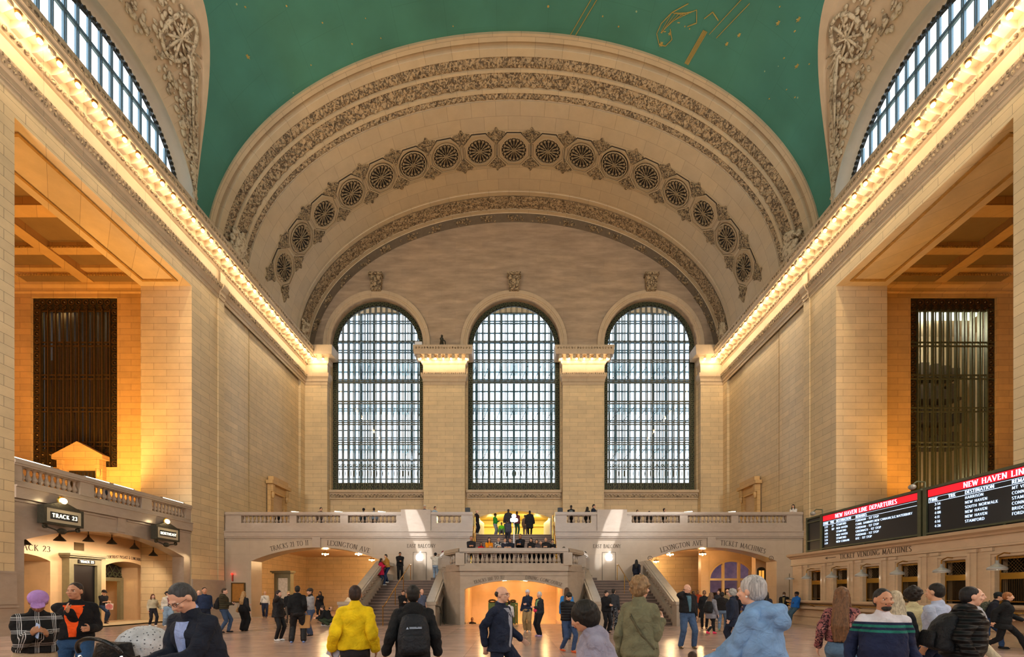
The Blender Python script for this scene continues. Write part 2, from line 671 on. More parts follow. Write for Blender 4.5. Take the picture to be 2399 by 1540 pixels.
G = {
    'A': (.78, [[(.04, 0), (.39, 1)], [(.39, 1), (.74, 0)], [(.17, .36), (.61, .36)]]),
    'B': (.62, [[(.12, 0), (.12, 1)], [(.12, 1), (.3, 1)] + _arc(.3, .76, .22, .24, 90, -90) + [(.12, .52)], [(.12, .52), (.3, .52)] + _arc(.32, .26, .25, .26, 90, -90) + [(.12, 0)]]),
    'C': (.74, [_arc(.42, .5, .36, .5, 48, 312, 18)]),
    'D': (.8, [[(.12, 0), (.12, 1)], [(.12, 1), (.3, 1)] + _arc(.32, .5, .4, .5, 90, -90, 16) + [(.12, 0)]]),
    'E': (.58, [[(.12, 0), (.12, 1)], [(.12, .98), (.5, .98), (.5, .86)], [(.12, .52), (.42, .52)], [(.12, .02), (.52, .02), (.52, .15)]]),
    'F': (.55, [[(.12, 0), (.12, 1)], [(.12, .98), (.5, .98), (.5, .86)], [(.12, .52), (.42, .52)]]),
    'G': (.8, [_arc(.44, .5, .37, .5, 48, 318, 18), [(.72, 0.05), (.72, .42)]]),
    'H': (.8, [[(.13, 0), (.13, 1)], [(.67, 0), (.67, 1)], [(.13, .52), (.67, .52)]]),
    'I': (.3, [[(.15, 0), (.15, 1)]]),
    'J': (.4, [[(.24, 1), (.24, .0), (.1, -.15)]]),
    'K': (.7, [[(.13, 0), (.13, 1)], [(.13, .45), (.6, 1)], [(.25, .58), (.66, 0)]]),
    'L': (.56, [[(.12, 0), (.12, 1)], [(.12, .02), (.52, .02), (.52, .15)]]),
    'M': (.94, [[(.1, 0), (.16, 1)], [(.16, 1), (.47, .1)], [(.47, .1), (.78, 1)], [(.78, 1), (.84, 0)]]),
    'N': (.82, [[(.12, 0), (.12, 1)], [(.12, 1), (.7, 0)], [(.7, 0), (.7, 1)]]),
    'O': (.86, [_arc(.43, .5, .37, .5, 0, 360, 24)]),
    'P': (.58, [[(.12, 0), (.12, 1)], [(.12, 1), (.28, 1)] + _arc(.3, .73, .24, .27, 90, -90) + [(.12, .46)]]),
    'Q': (.86, [_arc(.43, .5, .37, .5, 0, 360, 24), [(.45, .1), (.85, -.2)]]),
    'R': (.68, [[(.12, 0), (.12, 1)], [(.12, 1), (.28, 1)] + _arc(.3, .74, .22, .26, 90, -90) + [(.12, .48)], [(.3, .48), (.66, 0)]]),
    'S': (.52, [_arc(.26, .76, .18, .24, 35, 200, 9) + [(.13, .6), (.4, .42)] + _arc(.26, .24, .19, .24, 40, -150, 9)]),
    'T': (.68, [[(.34, 0), (.34, 1)], [(.06, .84), (.06, .98), (.62, .98), (.62, .84)]]),
    'U': (.78, [[(.13, 1), (.13, .35)] + _arc(.39, .3, .26, .3, 180, 360) + [(.65, 1)]]),
    'V': (.76, [[(.04, 1), (.38, 0)], [(.38, 0), (.72, 1)]]),
    'W': (1.05, [[(.04, 1), (.3, 0)], [(.3, 0), (.52, .9)], [(.52, .9), (.75, 0)], [(.75, 0), (1.0, 1)]]),
    'X': (.74, [[(.06, 0), (.66, 1)], [(.06, 1), (.68, 0)]]),
    'Y': (.72, [[(.04, 1), (.36, .5)], [(.68, 1), (.36, .5)], [(.36, .5), (.36, 0)]]),
    'Z': (.66, [[(.08, .84), (.08, .98), (.58, .98), (.06, .02), (.6, .02), (.6, .16)]]),
    '0': (.6, [_arc(.3, .5, .23, .5, 0, 360, 20)]),
    '1': (.36, [[(.18, 0), (.18, 1)], [(.18, 1), (.05, .85)]]),
    '2': (.58, [_arc(.28, .72, .2, .27, 160, -20, 8) + [(.06, .02), (.52, .02), (.52, .14)]]),
    '3': (.55, [_arc(.26, .76, .19, .23, 150, -80, 8), _arc(.26, .27, .22, .27, 85, -150, 8)]),
    '4': (.6, [[(.42, 0), (.42, 1), (.05, .3), (.58, .3)]]),
    '5': (.55, [[(.46, .98), (.16, .98), (.12, .55)] + _arc(.26, .3, .22, .29, 110, -140, 9)]),
    '6': (.58, [_arc(.29, .3, .2, .3, 0, 360, 14), [(.1, .35), (.2, .75), (.45, 1)]]),
    '7': (.55, [[(.06, .84), (.06, .98), (.52, .98), (.2, 0)]]),
    '8': (.56, [_arc(.28, .75, .17, .24, 0, 360, 12), _arc(.28, .26, .21, .26, 0, 360, 12)]),
    '9': (.58, [_arc(.29, .7, .2, .3, 0, 360, 14), [(.48, .65), (.38, .25), (.13, 0)]]),
    '&': (.8, [[(.7, 0), (.2, .7)] + _arc(.32, .82, .14, .17, 200, 0, 8) + [(.1, .35)] + _arc(.3, .2, .22, .2, 160, 300, 6) + [(.66, .45)]]),
    '.': (.25, [[(.1, .02), (.14, .02)]]), ',': (.25, [[(.12, .05), (.08, -.15)]]), '-': (.4, [[(.06, .42), (.34, .42)]]),
    ' ': (.42, []), ':': (.25, [[(.1, .15), (.14, .15)], [(.1, .6), (.14, .6)]]),
}


def glyph_polys(ch, thick=.13, thin=.05, serif=True):
    wd, strokes = G.get(ch, G[' '])
    polys = []
    for st in strokes:
        L_, R_ = [], []
        for i, p in enumerate(st):
            a = st[max(0, i - 1)]; b = st[min(len(st) - 1, i + 1)]
            dx, dy = b[0] - a[0], b[1] - a[1]
            l = math.hypot(dx, dy) or 1
            dx /= l; dy /= l
            wv = (thin + (thick - thin) * abs(dy) ** 1.5) / 2
            if len(st) == 2 and dx * dy > 0 and abs(dx) > .1: wv *= 0.62
            L_.append((p[0] - dy * wv, p[1] + dx * wv)); R_.append((p[0] + dy * wv, p[1] - dx * wv))
        for i in range(len(st) - 1):
            polys.append([L_[i], L_[i + 1], R_[i + 1], R_[i]])
        if serif and len(st) == 2 and abs(st[0][1] - st[1][1]) > .6 or (serif and ch in 'YUJ47'):
            for p in (st[0], st[-1]):
                if p[1] > .97 and ch not in 'AMT4' or p[1] < .03 and ch not in 'VWNM' or (ch in 'M' and p[1] < .03):
                    polys.append([(p[0] - .14, p[1] - .02 if p[1] < .5 else p[1] - .03), (p[0] + .14, p[1] - .02 if p[1] < .5 else p[1] - .03),
                                  (p[0] + .14, p[1] + .03 if p[1] < .5 else p[1] + .02), (p[0] - .14, p[1] + .03 if p[1] < .5 else p[1] + .02)])
    return wd, polys


def text_width(s, h, track=.14):
    return sum((G.get(c, G[' '])[0] + track) * h for c in s) - track * h


def letters(mb, s, h, mp, track=.14, align='c', thick=.13, thin=.05, serif=True, depth=0.012, mi=None):
    """mp(u, v) -> (front xyz, back xyz); u along the line (0 at align point), v up"""
    W = text_width(s, h, track)
    u = {'c': -W / 2, 'l': 0, 'r': -W}[align]
    for ch in s:
        wd, polys = glyph_polys(ch, thick, thin, serif)
        for pl in polys:
            f = []; b = []
            for x, y in pl:
                q = mp(u + x * h, y * h)
                f.append(q[0]); b.append(q[1])
            n = len(f)
            mb.add(f + b, [tuple(range(n)), tuple(range(2 * n - 1, n - 1, -1))] + [(i, n + i, n + (i + 1) % n, (i + 1) % n) for i in range(n)], mi)
        u += (wd + track) * h
    return mb
# ================================================================== THE SHELL
WX = 18.3          # side wall plane
AL = 21.2          # back of the piers
BAYS = (21.0, 10.0, -1.0, -12.0, -23.0)
HB = 4.53          # half width of a bay opening
FACE = 27.5        # where the end vault begins
END = 40.0         # end wall plane
FLB = 5.5          # balcony floor level
YW = -44.0

# ---- floor (with the well of the stair that goes down under the landing)
fm = MB()
for x0, x1, y0, y1 in ((-32, 32, YW, 21.8), (-32, -2.42, 21.8, 47), (2.42, 32, 21.8, 47), (-2.42, 2.42, 31.0, 47)):
    fm.box(x0, x1, y0, y1, -0.3, 0)
struct(fm.build('floor', 'floor_marble'))

# ---- side walls: piers with tall openings
ENT = [(0, 19.78), (.05, 19.80), (.05, 19.98), (.11, 20.0), (.11, 20.22), (.20, 20.28), (.30, 20.52), (.32, 20.62), (.08, 20.68),
       (.08, 21.42), (.16, 21.47), (.30, 21.62), (.34, 21.66), (.34, 21.98), (1.02, 22.0), (1.05, 22.06), (1.05, 22.2), (1.12, 22.26), (1.16, 22.52), (1.16, 22.62), (-.3, 22.7)]


def extrude_profile(mb, prof, a, b, mp, mi=None, cap=True):
    n = len(prof)
    vs = [mp(p, z, a) for p, z in prof] + [mp(p, z, b) for p, z in prof]
    fs = [(i, i + 1, n + i + 1, n + i) for i in range(n - 1)]
    if cap:
        fs += [tuple(range(n)), tuple(range(2 * n - 1, n - 1, -1))]
    mb.add(vs, fs, mi)


for side, sg in (('left', -1), ('right', 1)):
    mb = MB()
    hs = [[(c - HB, -1.0), (c - HB, 19.0), (c + HB, 19.0), (c + HB, -1.0)] for c in BAYS]
    hs = [[(c - HB, 0.02), (c - HB, 19.0), (c + HB, 19.0), (c + HB, 0.02)] for c in BAYS]
    wall2d(mb, [(YW, 0), (28.35, 0), (28.35, 22.65), (YW, 22.65)], hs, mpY(sg), WX, AL)
    W = struct(mb.build('wall_' + side, 'pier_stone'))
    # end bay wall: two recessed panels between strips
    mb = MB()
    mb.box(sg * 18.5, sg * 19.6, 28.35, 41.2, 0, 22.65)
    mb.box(sg * 18.44, sg * 18.5, 28.35, 31.2, 0, 20)
    mb.box(sg * 18.24, sg * WX, 27.75, 28.3, 0, 20.0)
    mb.box(sg * 18.46, sg * 18.5, 31.35, 36.3, FLB, 20)
    mb.box(sg * WX, sg * 18.5, 38.6, 40.0, FLB, 20)
    mb.build('end_bay_wall', 'wall_stone', W)
    # entablature
    mb = MB()
    extrude_profile(mb, ENT, YW, 40.0, lambda p, z, t: (sg * (WX - p), t, z))
    extrude_profile(mb, [(p + .1, z) for p, z in ENT[:10]], 27.75, 28.25, lambda p, z, t: (sg * (WX - p), t, z))
    e = struct(mb.build('trim_' + ('1' if sg < 0 else '2'), 'trim_stone'))
    # egg band and dentils as carving on the entablature
    mb = MB()
    y = 14.0
    while y < 39.9:
        mb.box(sg * (WX - .33), sg * (WX - .22), y, y + .07, 20.5, 20.6)
        mb.ball((sg * (WX - .26), y + .09, 20.4), (.05, .06, .10), 6, 4)
        y += .18
    mb.build('dentil_carving', 'carved_stone', e)
    mb = MB()
    y = 14.0
    while y < 39.9:
        mb.ball((sg * (WX - .27), y, 21.58), (.07, .10, .08), 6, 4)
        mb.ball((sg * (WX - 1.14), y, 22.4), (.035, .11, .11), 6, 4)
        y += .24
    mb.build('leaf_carving', 'carved_stone', e)
    # modillions between the lamps
    mb = MB()
    k = 0
    y = 14.36 - .36
    while y < 39.6:
        x0, x1 = WX - .34, WX - .96
        mb.prism([(x0, 21.66), (x0, 21.99), (x1, 21.99), (x1, 21.86), (x1 + .12, 21.80), (x0 - .2, 21.68)], y - .15, y + .15, lambda u, v, w_: (sg * u, w_, v))
        mb.ball((sg * (WX - .92), y, 21.87), (.08, .14, .10), 8, 5)
        y += .72
    mb.build('modillion_row', 'trim_stone', e)
    # dado of the piers
    mb = MB()
    prs = [(c - 5.5 - .97, c - 5.5 + .97) for c in BAYS] + [(25.53, 28.37)]
    for a, b in prs:
        mb.box(sg * (WX - .075), sg * WX, a - .03, b + .02, 0, 2.32)
        mb.box(sg * (WX - .09), sg * WX, a - .03, b + .02, 2.26, 2.34)
        mb.box(sg * (WX - .12), sg * WX, a - .06, b + .03, 0, .5)
        mb.box(sg * (WX - .11), sg * WX, a - .05, b + .03, 1.14, 1.22)
        mb.box(sg * (WX - .14), sg * WX, a - .05, b + .03, 1.02, 1.08)
    struct(mb.build('baseboard_' + side, 'balcony_marble'))

# ---- alcove rooms behind the first bay on both sides
WIN_ALC = (24.1, 29.35, 9.2, 19.55)
for side, sg in (('left', -1), ('right', 1)):
    rm = MB()
    wall2d(rm, [(AL, 0), (32.0, 0), (32.0, 20.8), (AL, 20.8)], [[(24.1, 9.2 if sg < 0 else 6.6), (24.1, 19.55), (29.35, 19.55), (29.35, 9.2 if sg < 0 else 6.6)]],
           lambda u, z, t: (sg * u, t, z), 27.3, 28.0)
    rm.box(sg * 32.0, sg * 32.6, 13.6, 28.0, 0, 20.8)
    rm.box(sg * AL, sg * 32.0, 13.2, 13.7, 0, 20.8)
    # broad pilaster in front of the far wall beside the pier
    R = struct(rm.build('wall_alcove_' + side, 'alcove_stone'))
    fl = MB().box(sg * 18.4, sg * 31.95, 16.5, 25.5, FLB - .3, FLB).box(sg * 21.25, sg * 31.95, 13.75, 27.25, FLB - .3, FLB)
    fl.build('balcony_floor', 'warm_marble', R)
    # ceiling with deep coffers
    cm = MB()
    cm.box(sg * AL, sg * 32.0, 13.6, 27.4, 20.62, 20.9)
    for y0, y1, zz in ((26.5, 27.3, 20.25), (26.1, 26.5, 20.45), (24.4, 24.9, 20.3), (21.6, 22.3, 20.2), (18.6, 19.2, 20.3), (15.8, 16.4, 20.2)):
        cm.box(sg * AL, sg * 32.0, y0, y1, zz, 20.62)
    for x0, x1 in ((21.2, 22.0), (25.2, 25.9), (29.2, 29.9)):
        cm.box(sg * x0, sg * x1, 13.6, 27.3, 20.2, 20.62)
    cl = cm.build('coffered_ceiling', 'alcove_stone', R)
    cm = MB()
    for y0 in (26.42, 24.3, 22.3, 19.2, 16.4):
        n = 60
        for i in range(n):
            cm.ball((sg * (22.0 + 10 * i / n), y0, 20.28), (.07, .05, .07), 6, 4)
    cm.build('coffer_carving', 'coffer_gilt', R)
    # cornice of the far wall
    cm = MB()
    extrude_profile(cm, [(0, 19.75), (.08, 19.8), (.12, 20.0), (.3, 20.1), (.34, 20.25), (0, 20.3)], AL, 32, lambda p, z, t: (sg * t, 27.3 - p, z))
    cm.build('room_cornice', 'alcove_stone', R)
    # framed soffit of the big opening
    sf = MB()
    for (x0, x1, y0, y1) in ((18.75, 18.87, 17.0, 25.05), (20.6, 20.72, 17.0, 25.05), (18.75, 20.72, 24.95, 25.07), (18.75, 20.72, 17.0, 17.12)):
        sf.box(sg * x0, sg * x1, y0, y1, 18.93, 19.0)
    sf.build('soffit_molding', 'coffer_gilt', R)
    WIN = WIN_ALC if sg < 0 else (24.1, 29.35, 6.6, 19.55)
    # the alcove window: bronze lattice with ornament border
    wx0, wx1, wz0, wz1 = WIN
    wf = MB()
    for a in (0, 1):
        pass
    wf.box(sg * wx0, sg * (wx0 + .5), 27.45, 27.6, wz0, wz1)
    wf.box(sg * (wx1 - .5), sg * wx1, 27.45, 27.6, wz0, wz1)
    wf.box(sg * wx0, sg * wx1, 27.45, 27.6, wz1 - .75, wz1)
    wf.box(sg * wx0, sg * wx1, 27.45, 27.6, wz0, wz0 + 1.15)
    WN = struct(wf.build('window_' + ('4' if sg < 0 else '5'), 'dark_bronze'))
    mu = MB()
    n = 9
    for i in range(n + 1):
        x = wx0 + .5 + (wx1 - wx0 - 1.0) * i / n
        mu.box(sg * (x - .035), sg * (x + .035), 27.35, 27.5, wz0, wz1 - .7)
        if i < n:
            mu.box(sg * (x + .20), sg * (x + .23), 27.42, 27.5, wz0, wz1 - .7)
    for z in (18.75, 16.85, 16.62, 14.85, 14.62, 12.85, 12.62, 10.75, 10.5):
        mu.box(sg * (wx0 + .08), sg * (wx1 - .08), 27.4, 27.48, z - .035, z + .035)
    mu.build('mullion_lattice', 'green_bronze' if sg > 0 else 'bronze', WN)
    orn = MB()
    random.seed(3)

    def scroll(mbx, x, z, r):
        mbx.lathe([(r * .62, -.02), (r, -.02), (r, .02), (r * .62, .02)], (0, 0, 0), 8, ax=lambda a, b, c: (sg * (x + a), 27.42 + c, z + b))
        mbx.ball((sg * x, 27.42, z), (r * .35, .05, r * .35), 6, 4)
    z = wz0 + .25
    while z < wz1 - .2:
        scroll(orn, wx0 + .25, z, .2); scroll(orn, wx1 - .25, z, .2)
        z += .44
    x = wx0 + .7
    while x < wx1 - .4:
        scroll(orn, x, wz1 - .25, .2); scroll(orn, x, wz1 - .58, .13)
        scroll(orn, x, wz0 + .3, .2); scroll(orn, x, wz0 + .8, .2)
        x += .44
    orn.build('scroll_border', 'bronze', WN)
    gp = MB().box(sg * (wx0 + .45), sg * (wx1 - .45), 27.55, 27.57, wz0 + 1, wz1 - .7)
    gp.build('pane', 'case_glass', WN)
    # what stands behind the window
    if sg < 0:
        rb = MB()
        rb.box(-32, -22, 29.6, 29.8, 8, 20.5)
        rb.box(-32, -22, 28.0, 29.8, 8.0, 8.2); rb.box(-32, -22, 28.0, 29.8, 20.2, 20.5)
        rb.build('room_behind', 'dark_interior', WN)
        cu = MB()
        for i in range(13):
            x = -29.2 + i * .42
            cu.box(x, x + .3, 28.3, 28.34, 9.2, 17.4 if i % 5 else 16.2)
        cu.build('curtain', plain('curtain_brown', '5d3f24', 0.8), WN)
        light('curtain_fill', 'POINT', (-26.6, 27.95, 19.3), 160, (1, .85, .55), shadow_soft_size=.2)  # light added between pane and curtain to brighten the curtain
    else:
        rb = MB()
        rb.box(22, 32, 31.6, 31.8, 8, 20.5)
        rb.box(22, 32, 28.0, 31.8, 8.0, 8.2); rb.box(22, 32, 28.0, 31.8, 19.6, 19.8)
        rb.box(21.8, 22, 28, 31.8, 8, 20); rb.box(32, 32.2, 28, 31.8, 8, 20)
        rb.build('room_behind', plain('office_wall', 'b8a888', 0.8), WN)
        sh = MB()
        for z in (11.6, 13.3, 14.9, 16.4):
            sh.box(23.4, 30.6, 30.6, 31.6, z - .12, z)
            random.seed(int(z * 10))
            x = 23.6
            while x < 30.3:
                wd_ = random.uniform(.25, .6)
                sh.box(x, x + wd_, 30.7, 31.5, z, z + random.uniform(.5, 1.25))
                x += wd_ + random.uniform(.02, .3)
        sh.build('shelving', plain('shelf_dark', '3a3024', 0.7), WN)
        cp = MB().box(24, 30, 28.8, 29.6, 19.5, 19.58)
        cp.build('ceiling_light_strip', emis('office_light', (.95, 1, .92), 2.2), WN)
        light('back_office_lamp', 'POINT', (26.8, 29.2, 18.6), 700, (1, .95, .8), shadow_soft_size=.4)
    if sg > 0: light('back_office_lamp', 'POINT', (26.8, 29.0, 8.6), 260, (1, .75, .45), shadow_soft_size=.4)
    # uplights standing on the balcony floor behind the parapet
    for i, (yy, pw) in enumerate(((17.6, 1.0), (21.0, 1.0), (24.2, 1.0))):
        up = MB()
        up.lathe([(.14, 0), (.16, .04), (.05, .08), (.05, .35), (.2, .4), (.24, .62)], (0, 0, 0), 12)
        o = up.build('uplight', 'black_metal', loc=(sg * 23.2, yy, FLB))
        tag(o, 'black floor uplight on the %s side balcony, %s from the concourse end stairs' % (side, ('farthest', 'middle one', 'nearest')[i]), 'lamp', 'balcony uplights')
        l = light('uplight_glow', 'SPOT', (sg * 23.2, yy, FLB + .68), (1900 if sg < 0 else 420) * pw, (1.0, .55, .16), spot_size=radians(150), spot_blend=.7, shadow_soft_size=.2)
        aim(l, (sg * 25.0, yy + 1.6, 20))
    fl_ = light('jamb_glow', 'SPOT', (sg * 22.4, 19.0, FLB + .7), 1500 if sg < 0 else 700, (1.0, .5, .12), spot_size=radians(80), spot_blend=.6, shadow_soft_size=.2)  # added flood without a fixture, turns the pier jamb orange
    aim(fl_, (sg * 20.2, 25.5, 12.5))
    lamp_far = light('alcove_glow', 'SPOT', (sg * 23.0, 23.2, FLB + .7), 1700 if sg < 0 else 900, (1.0, .5, .1), spot_size=radians(100), spot_blend=.6, shadow_soft_size=.2)
    aim(lamp_far, (sg * 24.0, 27.3, 13.5))

# ---- end wall
WC = (-12.2, 0.0, 12.15)
HW = 4.1
Z0, ZS = 10.7, 23.7
mb = MB()
out = [(-19.4, 0), (19.4, 0), (19.4, 22.9)]
for c in WC[::-1]:
    out += [(c + HW, 22.9), (c + HW, Z0), (c - HW, Z0), (c - HW, 22.9)]
out += [(-19.4, 22.9)]
wall2d(mb, out, [seg_pts(-3.1, 3.1, FLB, 8.3, 8.85, 20)], mpX, END, END + 1.2)
EW = struct(mb.build('wall_end', 'wall_stone'))
mb = MB()
out = [(-19, 22.9)]
for c in WC:
    out += [(c - HW, 22.9)] + [(c + HW * cos(pi - pi * i / 30), ZS + HW * sin(pi * i / 30)) for i in range(31)] + [(c + HW, 22.9)]
out += [(19, 22.9)]
out += [(19 * cos(pi * i / 40), 22.95 + 13.5 * sin(pi * i / 40)) for i in range(0, 41)]
wall2d(mb, out, [], mpX, END, END + 1.2)
mb.build('tympanum', 'lunette_stone', EW)
# archivolts
mb = MB()
for c in WC:
    prof = [(4.10, .25), (4.16, -.02), (4.30, -.02), (4.33, -.08), (4.42, -.08), (4.45, -.14), (4.74, -.16), (4.76, .05)]
    P = []
    for r, dd in prof:
        P.append([(c + r * cos(pi - pi * i / 40), END + dd, ZS + r * sin(pi * i / 40)) for i in range(41)])
    mb.grid(P)
    for s2 in (-1, 1):
        extrude_profile(mb, [(r, dd) for r, dd in prof], 22.7, ZS, lambda p, z, t: (c + s2 * p, END + z, t))
mb.build('archivolt', 'trim_stone', EW)
mb = MB()
for c in WC:      # carved keystones
    mb.prism([(-.42, 28.3), (.42, 28.3), (.55, 29.65), (-.55, 29.65)], 39.55, 40.0, lambda u, v, w_: (c + u, w_, v))
    mb.box(c - .62, c + .62, 39.4, 40.0, 29.55, 29.75)
    for s2 in (-1, 1):
        mb.ball((c + s2 * .3, 39.5, 29.3), (.2, .16, .22), 10, 6)
        mb.ball((c + s2 * .28, 39.52, 28.6), (.14, .12, .18), 10, 6)
    mb.ball((c, 39.48, 28.9), (.2, .14, .42), 8, 6)
mb.build('keystone', 'carved_stone', EW)
# sills with carved band
mb = MB()
cb = MB()
for c in WC:
    mb.box(c - HW - .12, c + HW + .12, 39.7, 40.1, 10.45, 10.68)
    mb.box(c - HW - .06, c + HW + .06, 39.86, 40.02, 9.95, 10.45)
    n = 28
    for i in range(n):
        x = c - HW + (i + .5) * 2 * HW / n
        cb.lathe([(.07, -.03), (.14, -.03), (.14, .03), (.07, .03)], (0, 0, 0), 8, ax=lambda a, b, cc: (x + a, 39.84 + cc, 10.17 + b))
        cb.ball((x + .14, 39.84, 10.1), (.05, .05, .1), 6, 4)
    mb.box(c - HW - .08, c + HW + .08, 39.8, 40.02, 9.88, 9.97)
mb.build('window_sill', 'trim_stone', EW)
cb.build('carved_band', 'carved_stone', EW)
# pilasters
PIL = [(-6.1, 1.8, 39.35), (6.08, 1.8, 39.35)]
PEN = [(0, 19.75), (.05, 19.78), (.05, 20.02), (.12, 20.05), (.12, 20.28), (.28, 20.45), (.3, 20.75), (.06, 20.8), (.06, 21.5), (.2, 21.6), (.3, 21.72), (.3, 22.05), (.95, 22.1), (1.0, 22.3), (1.05, 22.72), (1.05, 22.85)]
mb = MB(); cv = MB(); tm = MB()


def ring_entab(mbx, x0, x1, y, ext=0.0, wall=40.0):
    """entablature wrapped round three sides of a pilaster"""
    rows = []
    for p, z in PEN:
        rows.append([(x0 - p * .72, wall, z), (x0 - p * .72, y - p * .8, z), (x1 + p * .72, y - p * .8, z), (x1 + p * .72, wall, z)])
    mbx.grid(rows)
    p, z = PEN[-1]
    mbx.add(rows[-1], [(0, 1, 2, 3)])


for c, h, y in PIL:
    mb.box(c - h, c + h, y, 40, FLB, 19.8)
    mb.box(c - h - .08, c + h + .08, y - .08, 40, FLB, 6.6)
    ring_entab(tm, c - h, c + h, y)
    x = c - h - .1
    while x < c + h + .2:
        cv.box(x, x + .07, y - .27, y - .15, 20.62, 20.74); x += .17
    for i in range(20):
        cv.ball((c - h - .6 + (2 * h + 1.2) * (i + .5) / 20, y - .82, 22.6), (.1, .05, .1), 6, 4)
    for i in range(8):
        x = c - h - .28 + (i) * (2 * h + .56) / 7
        tm.box(x - .12, x + .12, y - .72, y - .2, 21.75, 22.07)
for sg in (-1, 1):
    x0, x1 = sg * 16.35, sg * 18.5
    mb.box(x0, x1, 39.35, 40, FLB, 19.8)
    rows = [[(sg * (16.35 - p * .72), 40, z), (sg * (16.35 - p * .72), 39.35 - p * .8, z), (sg * 18.4, 39.35 - p * .8, z)] for p, z in PEN]
    tm.grid(rows); tm.add(rows[-1] + [(sg * 18.4, 40, 22.85)], [(0, 1, 2, 3)])
mb.build('pilaster', 'wall_stone', EW)
tm.build('pilaster_capital', 'trim_stone', EW)
cv.build('capital_carving', 'carved_stone', EW)
# small ledge line along the top of the capitals
# ---- yellow lit room seen through the middle arch
mb = MB()
mb.box(-4.2, 4.2, 46.5, 46.8, FLB, 9.2)
mb.box(-4.4, -4.2, 41.2, 46.8, FLB, 9.2); mb.box(4.2, 4.4, 41.2, 46.8, FLB, 9.2)
mb.box(-4.4, 4.4, 41.2, 46.8, 9.0, 9.3); mb.box(-4.4, 4.4, 40.0, 46.8, FLB - .3, FLB)
mb.box(-4.2, 4.2, 45.9, 46.5, 8.35, 8.55)
struct(mb.build('wall_passage_upper', plain('yellow_plaster', 'e8d48a', 0.7)))
light('passage_lamp', 'POINT', (-2.2, 42.6, 8.6), 330, (1, .84, .34), shadow_soft_size=.3)
light('passage_lamp', 'POINT', (2.2, 42.6, 8.6), 330, (1, .84, .34), shadow_soft_size=.3)

